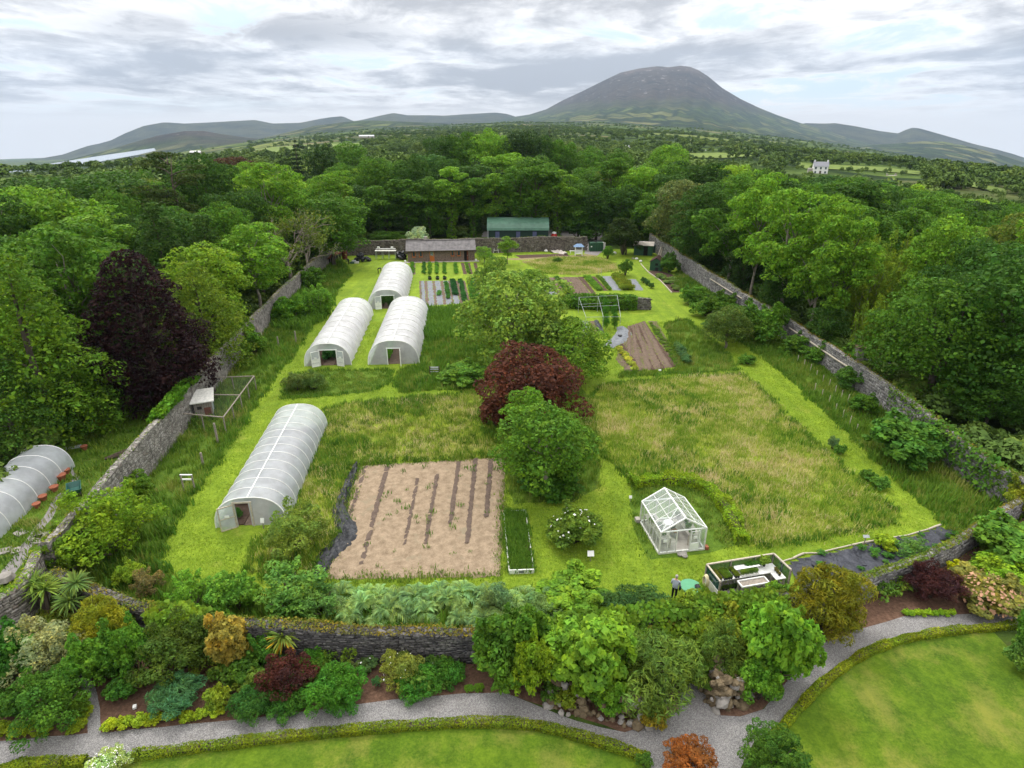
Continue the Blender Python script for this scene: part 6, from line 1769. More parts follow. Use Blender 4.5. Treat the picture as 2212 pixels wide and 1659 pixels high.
MB().box((L_ * .63, -.02, hs * .46), (L_ * .22, .06, hs * .92)).build('doorway', M['dark'], t)  # no hole cut here; darkness of the inside painted on a panel
for k in range(9): MB().box((L_ * (k + .5) / 9, -.03, hs / 2), (.04, .03, hs)).build('batten', M['green_paint'], t) if not .5 < (k + .5) / 9 < .76 else None
o = MB().lathe([(.6, 0), (.62, 1.6), (.5, 1.85), (.2, 1.95)], 14, zr(1728, 400)).build('water_tank', M['tank']); tag(o, 'dark blue plastic water tank right of the green flat roofed shed', 'tank')
for k in range(6):
    a = zr(1745 + k * 10, 462 - k * 3); tag(MB().beam(a, a + Vector((.9 + .1 * k, 1.0, 2.4 + .15 * (k % 3))), .16, .05).build('plank', [M['pale_wood'], M['wood']][k % 2]), 'plank leaning on the right wall behind the small green shed', 'plank', 'planks leaning by the small shed')
# small green shed, gable to the lower right
t = thing('garden_shed', 'small green garden shed with a dark brown pitched roof near the right wall', 'shed', zr(1675, 577), R(-20)); Ws = (zr(1675, 577) - zr(1775, 570)).length; Ls = 3.1; hs = hgt(1403, 584, 565)
MB().box((Ws / 2, Ls / 2, hs / 2), (Ws, Ls, hs)).build('wall', M['green_paint'], t)
for k in range(7): MB().box((Ws / 2, -.02, hs * (k + .5) / 7), (Ws + .02, .05, hs / 7 - .03)).build('board', M['green_paint'], t)
for k in range(7): MB().box((-.02, Ls / 2, hs * (k + .5) / 7), (.05, Ls, hs / 7 - .03)).build('board', M['roof_green'], t)
MB().raw([(0, 0, hs), (Ws, 0, hs), (Ws / 2, 0, hs + .75), (0, Ls, hs), (Ws, Ls, hs), (Ws / 2, Ls, hs + .75)], [(0, 1, 2), (5, 4, 3)]).build('gable', M['green_paint'], t)
for s_ in (0, 1):
    x = -.18 if s_ == 0 else Ws + .18
    MB().raw([(x, -.2, hs - .1), (Ws / 2, -.2, hs + .78), (Ws / 2, Ls + .2, hs + .78), (x, Ls + .2, hs - .1), (x, -.2, hs - .03), (Ws / 2, -.2, hs + .86), (Ws / 2, Ls + .2, hs + .86), (x, Ls + .2, hs - .03)], [(3, 2, 1, 0), (4, 5, 6, 7), (0, 1, 5, 4), (1, 2, 6, 5), (2, 3, 7, 6), (3, 0, 4, 7)]).build('roof', M['brown_roof'], t)
w = MB().box((Ws * .55, -.06, hs * .74), (.62, .05, .55)).build('window', M['green_paint'], t); MB().box((Ws * .55, -.09, hs * .74), (.5, .02, .44)).build('pane', M['dark'], w)
MB().box((Ws * .58, -.06, hs * .2), (.6, .05, hs * .4)).build('door', M['black'], t)
crumpled('tarpaulin', 'pale tarpaulin lying on dark soil in front of the back wall', [(1191, 546), (1205, 544), (1222, 550)], [1.6, 2.6, 1.2], M['tarp'], .5, 8, 9, 'tarpaulin')
quad_bed('soil_bed', [(1112, 551), (1222, 548), (1232, 553), (1125, 558)], M['soil'], .014, .1, .4)
for k, (zx, zy, s, lb) in enumerate(((1328, 415, .55, 'white boulder left of the yew near the back wall'), (650, 392, .5, 'pale flat stone in front of the back wall'), (1545, 470, .45, 'pale rubble stone in front of the flat roofed shed'), (1585, 492, .4, 'light stone at the left of the small green shed'), (1510, 465, .35, 'brown stone left of the shed rubble'))):
    r_ = random.Random(k); tag(MB().lathe([(s * .5, 0), (s * .9, s * .25), (s * .75, s * .7), (s * .25, s)], 8, zr(zx, zy), Euler((0, 0, k)).to_matrix()).build('boulder', M['dirty_white'] if k != 4 else M['stone']), lb, 'stone')
o = MB().lathe([(.34, 0), (.36, .8), (.3, .86)], 12, zr(100, 452)).build('barrel', M['blue']); tag(o, 'blue barrel in the grass right of the timber cabin', 'barrel')
t = thing('white_frame', 'white leaning frame against the back wall right of the cabin', 'frame', zr(155, 405))
for a, b in (((-.5, 0, 0), (-.1, .5, 2.3)), ((.6, 0, 0), (.3, .5, 2.3)), ((-.4, .1, .6), (.5, .1, .6)), ((-.2, .45, 1.9), (.35, .45, 1.9))): MB().beam(a, b, .09).build('bar', M['dirty_white'], t)

# ================================================================== fruit cage, hen house, posts along the left wall
B_, C_, D_, A_ = at(489, 935), at(554, 842), at(458, 846), at(396, 926)
hc = max(1.6, hgt(489, 935, 908))
t = thing('fruit_cage', 'netted cage of grey poles beside the ivy covered left wall', 'cage', B_)
up = Vector((0, 0, hc))
def rl(a, b, nm='rail'): MB().beam(a - B_, b - B_, .085).build(nm, M['wood'], t)
for a, b in ((A_, B_), (B_, C_), (C_, D_), (D_, A_)): rl(a + up, b + up)
mid = (B_ + C_) / 2; m2 = (A_ + D_) / 2; rl(mid + up, m2 + up)
for q in (A_, B_, C_, D_, mid, m2, (A_ + B_) / 2, (C_ + D_) / 2, B_.lerp(C_, .25), B_.lerp(C_, .75)): rl(q, q + up, 'post')
MB().raw([p - B_ + up for p in (A_, B_, C_, D_)], [(0, 1, 2, 3)]).build('netting', M['net'], t)
for a, b in ((A_, B_), (B_, C_), (C_, D_)): MB().raw([a - B_, b - B_, b - B_ + up, a - B_ + up], [(0, 1, 2, 3)]).build('netting', M['net'], t)
hl, hr_ = at(424, 905), at(463, 899); d = hr_ - hl; L_ = d.length
t = thing('hen_house', 'small grey hen house with a pale sloping roof inside the netted cage', 'hen house', hl, math.atan2(d.y, d.x)); hh_ = 1.75
MB().box((L_ / 2, .8, hh_ / 2), (L_, 1.6, hh_)).build('wall', M['metal'], t)
for k in range(8): MB().box((L_ * (k + .5) / 8, -.02, hh_ / 2), (L_ / 8 - .03, .05, hh_)).build('board', M['wood'], t)
MB().raw([(-.25, -.3, hh_ - .1), (L_ + .25, -.3, hh_ - .1), (L_ + .25, 2.0, hh_ + .4), (-.25, 2.0, hh_ + .4), (-.25, -.3, hh_), (L_ + .25, -.3, hh_), (L_ + .25, 2.0, hh_ + .5), (-.25, 2.0, hh_ + .5)], [(3, 2, 1, 0), (4, 5, 6, 7), (0, 1, 5, 4), (1, 2, 6, 5), (2, 3, 7, 6), (3, 0, 4, 7)]).build('roof', M['dirty_white'], t)
MB().box((L_ * .72, -.06, .55), (.6, .05, 1.0)).build('door', M['rust'], t); MB().box((L_ * .3, -.06, 1.1), (.4, .05, .3)).build('window', M['dark'], t)
for k, (px, py, ty, lb) in enumerate(((471, 957, 914, 'tall grey post standing in front of the netted cage'), (439, 1004, 978, 'grey post in long grass below the netted cage'), (602, 748, 727, 'thin post near the left wall beyond the cage'), (640, 900 - 160, 715, 'weathered stake in the rough grass near the far left wall'))):
    g = at(px, py); tag(MB().box((g.x, g.y, hgt(px, py, ty) / 2), (.14, .14, hgt(px, py, ty))).build('fence_post', M['wood']), lb, 'post')
t = thing('leaning_poles', 'three grey poles leaning on the left wall beyond the cage', 'poles', at(566, 738))
for k in range(3): MB().beam((k * .3, -k * .5, 0), (-.9 + .3 * k, .9, 2.3 - .4 * k), .09).build('pole', M['wood'], t)
t = thing('white_frame', 'small white timber frame standing in the long grass of the left border', 'frame', at(398, 1060)); hf = hgt(398, 1060, 1026)
for x in (0, .85): MB().box((x, 0, hf / 2), (.09, .09, hf)).build('post', M['wood'], t)
for z in (hf, hf * .72): MB().box((.42, 0, z), (.95, .09, .09)).build('bar', M['white'], t)
# outside the left wall
def z7(zx, zy): return at(.2188 * zx, 881.4 + .2188 * zy)
t = thing('garden_cart', 'dark green tipping garden cart on the grass outside the left wall', 'cart', z7(750, 850), R(35))
MB().raw([(-.32, -.55, .32), (.32, -.55, .32), (.32, .55, .32), (-.32, .55, .32), (-.48, -.8, .72), (.48, -.8, .72), (.48, .8, .72), (-.48, .8, .72), (-.43, -.75, .72), (.43, -.75, .72), (.43, .75, .72), (-.43, .75, .72), (-.28, -.5, .36), (.28, -.5, .36), (.28, .5, .36), (-.28, .5, .36)],
         [(3, 2, 1, 0), (0, 1, 5, 4), (1, 2, 6, 5), (2, 3, 7, 6), (3, 0, 4, 7), (4, 5, 9, 8), (5, 6, 10, 9), (6, 7, 11, 10), (7, 4, 8, 11), (8, 9, 13, 12), (9, 10, 14, 13), (10, 11, 15, 14), (11, 8, 12, 15), (12, 13, 14, 15)]).build('tub', M['cart_green'], t)
for sx in (-.34, .34):
    for sy in (-.45, .45): MB().lathe([(.05, -.04), (.17, -.04), (.17, .04), (.05, .04)], 12, (sx, sy, .17), Euler((0, math.pi / 2, 0)).to_matrix()).build('wheel', M['black'], t)
MB().tube([(0, -.8, .5), (0, -1.3, .8)], .025, 5).build('handle', M['black'], t)
for k, (zx, zy, s, lb) in enumerate(((598, 712, .34, 'large terracotta pot beside the outer tunnel, near its far end'), (527, 822, .30, 'terracotta pot by the outer tunnel next to a black tub'), (352, 985, .26, 'terracotta pot low on the tunnel side near the weedy strip'), (415, 912, .28, 'terracotta bowl against the outer tunnel in the middle'), (645, 650, .28, 'terracotta trough at the far corner of the outer tunnel'), (822, 412, .26, 'lone terracotta pot on the grass beyond the outer tunnel'))):
    o = thing('terracotta_pot', lb, 'pot', z7(zx, zy) + Vector((.15, 0, 0))); MB().lathe([(s * .62, 0), (s, s * 1.3), (s * 1.1, s * 1.35), (s * 1.1, s * 1.55), (s * .9, s * 1.5)], 12).build('pot', M['terracotta'], o); MB().lathe([(s * .92, s * 1.3), (s * .5, s * 1.36)], 10).build('soil', M['soil'], o)
tag(MB().box(z7(690, 405) + Vector((0, 0, .1)), (1.7, .5, .08), .5).build('board', M['metal']), 'grey board lying on the grass beyond the outer tunnel', 'board')
tag(MB().lathe([(.3, 0), (.55, .2), (.4, .5), (.1, .6)], 8, at(14, 1256)).build('boulder', M['stone']), 'pale boulder at the left picture edge outside the wall corner', 'stone')
t = thing('log_pile', 'dark rotten log and branches against the outside of the left wall', 'log', at(258, 985), R(25))
for k in range(5): MB().tube([(-1.0 + .2 * k, .15 * k - .3, .12), (.2 * k, .2 * k - .3, .2 + .1 * (k % 2)), (1.1, .12 * k - .4, .1)], [.12, .14, .06], 6).build('branch', M['dark_wood'], t)
t = thing('stone_slabs', 'flat grey stepping slabs in the weeds below the outer tunnel', 'slabs', z7(225, 1330)); r_ = random.Random(2)
for k in range(9): MB().box((r_.uniform(-1.4, 1.4), r_.uniform(-1.3, 1.3), .06), (r_.uniform(.5, .9), r_.uniform(.4, .7), .08), r_.uniform(0, 3)).build('slab', M['stone'], t)

# ================================================================== frames, signs and small things in the garden
def hop(p): return at(*p3(*p))
FL_, FR_, BL_, BR_ = at(1264, 722), at(1338, 721), at(1249, 676), at(1331, 671); hpf = hgt(1264, 722, 685)
t = thing('pipe_frame', 'tall frame of thin metal pipes over climbing plants in the vegetable garden', 'frame', FL_); up = Vector((0, 0, hpf))
def pp_(a, b, nm='pipe', r_=.026): MB().tube([a - FL_, b - FL_], r_, 5).build(nm, M['metal'], t)
fm_, bm_ = FL_.lerp(FR_, .5), BL_.lerp(BR_, .5)
for q in (FL_, FR_, BL_, BR_, fm_, bm_): pp_(q, q + up, 'upright')
for a, b in ((FL_, FR_), (BL_, BR_), (FL_, BL_), (FR_, BR_), (fm_, bm_), (FL_.lerp(BL_, .5), FR_.lerp(BR_, .5))): pp_(a + up, b + up, 'rail')
for a, b in ((BL_, BR_),): pp_(a + up * .55, b + up * .55, 'rail')
VINE = (0.055, 0.14, 0.02)
for k, (u, v) in enumerate(((.62, .15), (.66, .55), (.70, .9), (.88, .2), (.90, .6))):
    p = FL_.lerp(FR_, u).lerp(BL_.lerp(BR_, u), v)
    foliage('climbing_plant', 'tall column of hop vine climbing inside the pipe frame', 'climber', 'dense', p, 1.0, hpf * 1.02, VINE, 'hop vines on the pipe frame')
t = thing('hurdle', 'low grey hurdle frame standing in the grass right of the white tunnels', 'frame', at(929, 809)); w_ = (at(949, 808) - at(929, 809)).length; h_ = hgt(929, 809, 791)
for x in (0, w_): MB().box((x, 0, h_ / 2), (.10, .10, h_)).build('post', M['dark_wood'], t)
for z in (.35, .62, .9): MB().box((w_ / 2, -.02, h_ * z), (w_, .05, .07)).build('bar', M['metal'], t)
MB().box((w_ / 2, .5, h_ * .6), (w_ * .9, .05, .06)).build('bar', M['metal'], t)
def sign(label, px, py, ty, w, h, mat='white', tilt=.5, post='wood'):
    t = thing('sign', label, 'sign', at(px, py)); hh = hgt(px, py, ty)
    MB().box((0, 0, hh / 2), (.05, .05, hh)).build('post', M[post], t)
    MB().box((0, -.03, hh), (w, .025, h), 0, -tilt).build('board', M[mat], t)
sign('small white sign on a post right of the clear tunnel doorway', 570, 1142, 1124, .26, .36, tilt=.3)
sign('white square plant label beside the white rose bush', 1275, 1212, 1195, .42, .36, tilt=.8)
sign('grey sign board on a post at the edge of the membrane bed', 1865, 1180, 1158, .42, .2, 'metal', tilt=.8)
sign('low dark T shaped sign between the silvery plants and the lawn', 1077, 1300, 1287, .45, .2, 'dark_wood', 1.2)
sign('small white disc marker in the grass left of the greenhouse', 1361, 1083, 1073, .22, .22, tilt=.4)
sign('tiny white marker at the bottom of the ploughed bed', 1425, 803, 799, .3, .2, tilt=.6)
tag(MB().box(at(292, 1530) + Vector((0, 0, .1)), (.16, .2, .12), .4).build('plant_label', M['white']), 'small white label lying on the bark mulch by the path', 'label')
# stakes of the young hedge in the right border
STK = [(1806, 816), (1830, 829), (1860, 842), (1880, 858), (1912, 889), (1840, 870), (1870, 905), (1925, 915), (1900, 855), (1895, 842), (1852, 850), (1935, 940), (1955, 953)]
for k, (px, py) in enumerate([(1818 - 95 + i * 13.5, 800 - 20 + i * 11.2) for i in range(9)] + [(1850 - 90 + i * 15, 842 + i * 15) for i in range(7)]):
    g = at(px, py); tag(MB().box((g.x, g.y, .38), (.06, .06, .76 + .16 * (k % 3)), 0, .05 * (k % 3 - 1)).build('stake', M['pale_wood']), 'pale stake among young plants in the right border', 'stake', 'stakes in the right border')

# ================================================================== houses far off
def house(label, x0, x1, yb, yt, d=6.0, storeys=1, name='house', rz=.25, roof='house_slate', wall='render', wing=False, rr=None):
    g = far_point((x0 + x1) / 2, yb)
    if rr:
        dv = ray((x0 + x1) / 2, yb); k = rr / math.hypot(dv.x, dv.y); g = Vector((dv.x * k, dv.y * k, CAMH + dv.z * k))
    s = depth(g) / FPX; L = (x1 - x0) * s; H = (yb - yt) * s
    t = thing(name, label, 'house', g - Vector((0, 0, .0)), rz)
    eh = H * (.66 if storeys > 1 else .55)
    MB().box((0, 0, eh / 2 - .4), (L, d, eh + .8)).build('wall', M[wall], t)
    MB().raw([(-L / 2, -d / 2, eh), (L / 2, -d / 2, eh), (L / 2, d / 2, eh), (-L / 2, d / 2, eh), (-L / 2, 0, H), (L / 2, 0, H)], [(0, 3, 4), (1, 5, 2)]).build('gable', M[wall], t)
    r_ = MB().raw([(-L / 2 - .2, -d / 2 - .3, eh - .1), (L / 2 + .2, -d / 2 - .3, eh - .1), (L / 2 + .2, 0, H + .06), (-L / 2 - .2, 0, H + .06), (L / 2 + .2, d / 2 + .3, eh - .1), (-L / 2 - .2, d / 2 + .3, eh - .1)], [(0, 1, 2, 3), (3, 2, 4, 5)]).build('roof', M[roof], t)
    for x in (-L / 2 + .5, L / 2 - .5): MB().box((x, 0, H + .4), (.8, .6, 1.2)).build('chimney', M[wall], r_)
    n = 3 if storeys > 1 else 4
    for q in range(storeys):
        for k in range(n):
            x = L * ((k + .5) / n - .5); z = eh * ((q + .5) / storeys) + .1
            if q == 0 and k == n // 2: MB().box((x, -d / 2 - .03, 1.0), (1.0, .08, 2.0)).build('door', M['dark_wood'], t); continue
            w = MB().box((x, -d / 2 - .03, z), (1.1, .08, 1.4)).build('window', M['white'], t); MB().box((x, -d / 2 - .08, z), (.9, .03, 1.2)).build('pane', M['tank'], w)
    if wing: MB().box((-L / 2 - L * .16, .5, eh * .35), (L * .3, d * .7, eh * .7)).build('wing', M['concrete'], t)
    return t
house('white two storey farmhouse with grey slate roof beside a field beyond the right wood', 1755, 1784, 376, 351, 7, 2, wing=True, rz=-.35, rr=420)
house('pale bungalow with hipped grey roof left of the white cottage far beyond the wood', 1503, 1525, 337, 327, 7, rr=640)
house('white cottage with long grey roof half hidden by trees far to the right', 1587, 1616, 343, 332, 7, rr=640)
house('white gabled cottage among trees below the mountain foot', 1346, 1362, 329, 317, 7, rz=.9, rr=600)
house('low pale ruined building in the trees far right of the farmhouse', 1910, 1936, 388, 379, 6, roof='concrete', wall='concrete', rr=430)
house('long pale farm shed on the plain far beyond the left wood', 776, 808, 297, 292, 9, roof='metal', wall='concrete', rr=900)
house('small farm building at the edge of the bright field far left', 413, 434, 332, 326, 9, roof='metal', wall='concrete', rr=800)
# ================================================================== trees
GREENS = dict(dark=(0.024, 0.052, 0.011), mid=(0.042, 0.088, 0.013), light=(0.072, 0.135, 0.017), lime=(0.105, 0.165, 0.018), blue=(0.030, 0.066, 0.022), olive=(0.060, 0.080, 0.018), grey=(0.075, 0.092, 0.04), vdark=(0.018, 0.036, 0.011))
GREENS = {k: tuple(x * 1.2 for x in v) for k, v in GREENS.items()}
OCC = []
def tree(kind, label, px, py, ty, wpx, color, group=None, name=None, cat='tree', variant=None, hmul=1.0):
    bx = px
    for _ in range(5):
        g = at(bx, py); h = hgt(bx, py, ty)
        cx, _y = pix((g.x, g.y, h * .55)); bx += (px - cx)
    g = at(bx, py); h = hgt(bx, py, ty) * hmul; w = wpx * depth((g.x, g.y, h * .55)) / FPX
    OCC.append((g.x, g.y, w * .42))
    c = GREENS[color] if isinstance(color, str) else color
    return foliage(name or {'conifer': 'spruce_tree', 'pine': 'pine_tree', 'willow': 'willow_scrub', 'bare': 'bare_tree', 'ash': 'ash_tree', 'ivy': 'ivy_clad_tree', 'cedar': 'cedar_tree', 'beech': 'beech_tree', 'copper': 'copper_beech', 'sycamore': 'sycamore_tree', 'fruit': 'fruit_tree'}.get(kind, 'broadleaf_tree'), label, cat, kind, g, w, h, c, group, variant=variant)
tree('copper', 'dark purple copper beech standing outside the left wall', 303, 868, 540, 262, (0.0125, 0.0050, 0.0088))
tree('beech', 'light green layered beech at the left picture edge', 60, 945, 545, 290, (0.066, 0.122, 0.014))
tree('beech', 'yellow green beech between the copper beech and the left wall', 432, 800, 562, 190, (0.085, 0.125, 0.016))
tree('beech', 'dark drooping beech low at the left edge above the outer tunnel', 5, 985, 745, 200, (0.040, 0.085, 0.017))
tree('beech', 'drooping mid green tree between the left edge beech and the copper beech', 165, 930, 770, 150, (0.05, 0.10, 0.015))
tree('ash', 'bright feathery tree rising behind the copper beech', 205, 700, 455, 185, 'light')
tree('broad', 'light green dome tree at the left edge under the lake', 55, 640, 405, 180, 'light')
tree('broad', 'wide dark dome tree behind the feathery tree on the left', 225, 600, 362, 225, 'dark')
tree('broad', 'dark green dome tree left of the pine', 120, 585, 380, 190, 'dark')
tree('pine', 'tall dark pine with bare trunk high in the left wood', 385, 620, 322, 140, (0.030, 0.045, 0.013))
tree('cedar', 'dark feathery cedar below the tall pine', 355, 720, 430, 135, (0.028, 0.056, 0.014))
tree('cedar', 'dark cedar with hanging sprays right of the copper beech top', 455, 700, 455, 120, (0.030, 0.060, 0.014))
tree('broad', 'dark rounded tree right of the tall pine', 450, 580, 335, 150, 'dark')
tree('ash', 'light green tall tree at the bend of the left wall', 548, 690, 478, 140, 'light')
tree('bare', 'half dead tree with pale bare branches left of the back wall', 610, 625, 392, 120, 'olive', variant=0)
tree('bare', 'smaller half dead tree beside the pale bare one', 655, 600, 430, 90, 'grey', variant=1)
tree('ash', 'pale green feathery tree above the bare tree', 592, 590, 345, 120, 'light')
tree('broad', 'dense dark sycamore at the left corner of the back wall', 712, 575, 415, 125, 'mid')
tree('broad', 'low light green tree over the far part of the left wall', 560, 650, 520, 110, 'light')
tree('conifer', 'dark pointed spruce standing above the wood on the left', 645, 470, 292, 60, (0.013, 0.026, 0.012))
tree('dense', 'dark round yew-like tree right of the pointed spruce', 700, 460, 302, 78, 'vdark')
tree('conifer', 'small dark spruce top at the skyline above the barn', 1186, 420, 266, 34, (0.014, 0.027, 0.013))
tree('broad', 'broad dark copper coloured tree far in the left wood', 515, 440, 334, 90, (0.040, 0.020, 0.014))
for k, (px, ty, w, kind, colr) in enumerate(((770, 392, 95, 'dense', 'dark'), (830, 400, 90, 'broad', 'mid'), (880, 385, 85, 'ivy', 'mid'), (925, 372, 85, 'dense', 'mid'), (975, 362, 80, 'ivy', 'light'), (1022, 380, 62, 'ivy', 'mid'), (1070, 372, 66, 'ivy', 'light'), (1118, 362, 74, 'ivy', 'mid'), (1160, 352, 84, 'ivy', 'mid'), (1205, 365, 80, 'ivy', 'light'), (1250, 395, 70, 'dense', 'mid'), (1290, 385, 80, 'dense', 'dark'), (1340, 400, 85, 'broad', 'dark'))):
    tree(kind, ['tall dark tree', 'rounded mid green tree', 'ivy clad tall tree', 'dense tall tree', 'light topped ivy clad tree', 'narrow ivy clad tree', 'slim light ivy clad tree', 'tall ivy clad tree', 'tallest bushy ivy clad tree', 'yellow topped ivy tree', 'dense green tree', 'dark dense tree', 'dark spreading tree'][k] + ' in the back wood, ' + ['behind the far left corner', 'above the staging bench', 'above the left end of the cabin', 'above the white elder bush', 'above the cabin roof', 'above the right end of the cabin', 'just left of the barn', 'behind the left of the barn', 'behind the middle of the barn', 'behind the right end of the barn', 'right of the barn', 'behind the lane', 'behind the yew'][k], px, 519 + (k % 3), ty, w, colr)
tree('fruit', 'elder bush covered in white flowers behind the back wall', 900, 532, 492, 38, (0.36, 0.42, 0.40), name='elder_bush')
tree('dense', 'low dark bush left of the white elder', 840, 530, 498, 70, 'mid', name='bush')
for k, (px, py, ty, w, kind, colr, lb) in enumerate(((1425, 530, 405, 100, 'broad', 'mid', 'mid green tree behind the flat roofed shed'), (1470, 560, 390, 110, 'broad', 'grey', 'greyish tree above the far part of the right wall'), (1520, 590, 380, 120, 'dense', 'dark', 'dark spreading tree over the right wall beyond the shrubs'), (1580, 622, 385, 125, 'ash', 'mid', 'tall tree with pale stems behind the right wall pipe'), (1640, 655, 375, 120, 'ash', 'light', 'tall light ash left of the tallest ash'), (1712, 705, 400, 150, 'ash', 'light', 'tallest airy ash with a bare pale trunk beyond the right wall'), (1768, 735, 430, 120, 'ash', 'light', 'airy ash right of the tallest ash'), (1822, 762, 470, 110, 'ivy', 'light', 'ivy clad ash near the gate pillar'), (1690, 700, 560, 90, 'dense', 'dark', 'dark bush under the tall ashes'), (1610, 640, 520, 90, 'dense', 'vdark', 'dark low tree behind the right wall'), (1790, 765, 650, 80, 'dense', 'dark', 'dark ivy bush left of the gate pillar'), (1540, 600, 500, 90, 'dense', 'vdark', 'very dark low tree behind the right wall pipe'))):
    tree(kind, lb, px, py, ty, w, colr)
tree('sycamore', 'large dense sycamore with yellow green top beyond the right wall', 2040, 872, 600, 275, (0.046, 0.098, 0.013))
tree('sycamore', 'huge dark sycamore at the right picture edge', 2215, 890, 530, 340, (0.030, 0.072, 0.013))
tree('sycamore', 'dark sycamore behind the two large ones at the right', 2120, 780, 520, 210, (0.028, 0.066, 0.013))
tree('dense', 'low bushy tree at the foot of the huge sycamore', 2150, 930, 790, 150, (0.030, 0.070, 0.013))
for k, (px, py, ty, w) in enumerate(((1880, 720, 520, 120), (1930, 690, 500, 110), (1850, 680, 490, 90), (1985, 660, 490, 110), (1880, 790, 640, 70))):
    tree('willow', ['pale yellow green willow scrub', 'tall pale willow scrub', 'light willow', 'pale grey green willow scrub', 'bright willow bush'][k] + ' ' + ['between the ashes and the sycamores', 'behind the large sycamore', 'behind the airy ashes', 'above the large sycamore', 'right of the gate pillar'][k], px, py, ty, w, (0.125, 0.180, 0.026) if k != 3 else (0.12, 0.15, 0.05))
tree('bare', 'leafless grey scrub tree above the large sycamore', 2045, 660, 515, 80, 'grey', variant=1)
tree('dense', 'tree mid green rising left of the pointed hilltop field', 760, 430, 297, 75, 'mid')
for k, (px, ty, w, c) in enumerate(((955, 288, 70, 'dark'), (1000, 283, 66, 'mid'), (1045, 278, 80, 'light'), (1090, 292, 60, 'light'), (1125, 283, 90, 'vdark'), (1165, 287, 60, 'dark'), (1215, 300, 60, 'mid'), (1275, 316, 62, 'mid'), (1330, 320, 56, 'mid'), (1440, 312, 80, 'light'))):
    tree('broad', ['dark', 'mid green', 'light green', 'small light', 'very dark wide', 'dark green', 'slender', 'rounded', 'small round', 'broad light'][k] + ' tree on the wood skyline, ' + ['leftmost of the tall clump', 'second of the tall clump', 'top of the tall clump', 'low at the clump front', 'right end of the tall clump', 'beside the small spruce', 'right of the small spruce', 'left of the gabled cottage', 'below the gabled cottage', 'right of the gabled cottage'][k], px, 440, ty, w, c)

LIM = ([0, 150, 250, 340, 400, 470, 790, 930, 1150, 1280, 1450, 1690, 1900, 2000, 2180, 2300], [402, 374, 360, 350, 342, 335, 317, 300, 297, 316, 328, 373, 383, 398, 430, 440])
# random filling of the three woods
rng = np.random.default_rng(2024)
gp = [(p.x, p.y) for p in GARDEN]
gc = np.array([[p[0], p[1]] for p in GARDEN])
yard_ = [(p.x, p.y) for p in (at(735, 548), at(1300, 541), at(1320, 478), at(1290, 478), at(1270, 498), at(1030, 500), at(1020, 518), at(735, 530))]
outl = [(p.x, p.y) for p in ground_poly([(420, 870), (345, 940), (280, 1015), (190, 1110), (100, 1240), (0, 1330), (-200, 1440), (-300, 1380), (-60, 1140), (60, 1030), (160, 920), (250, 860)])]
front_y = [(p.x, p.y) for p in (at(-700, 1300), at(0, 1270), at(118, 1240), at(2200, 1090), at(2600, 1060), at(3000, 1900), at(-700, 1900))]
willow_p = [(p.x, p.y) for p in ground_poly([(1800, 810), (1850, 660), (2010, 640), (1960, 760), (1880, 850)])]
def seg_d(x, y, A, B):
    ax, ay = A; bx, by = B; t = max(0, min(1, ((x - ax) * (bx - ax) + (y - ay) * (by - ay)) / ((bx - ax) ** 2 + (by - ay) ** 2 + 1e-9)))
    return math.hypot(x - ax - t * (bx - ax), y - ay - t * (by - ay))
NT_ = 0
MAXT = 178
cands = []
for _ in range(26000):
    a = rng.uniform(R(-45), R(45)); r_ = math.sqrt(rng.uniform(30 ** 2, 330 ** 2)); cands.append((r_, a))
cands.sort()
LBL = {'dark': 'dark green', 'mid': 'mid green', 'light': 'light green', 'lime': 'yellow green', 'olive': 'olive green', 'vdark': 'very dark green', 'grey': 'greyish green', 'blue': 'bluish green'}
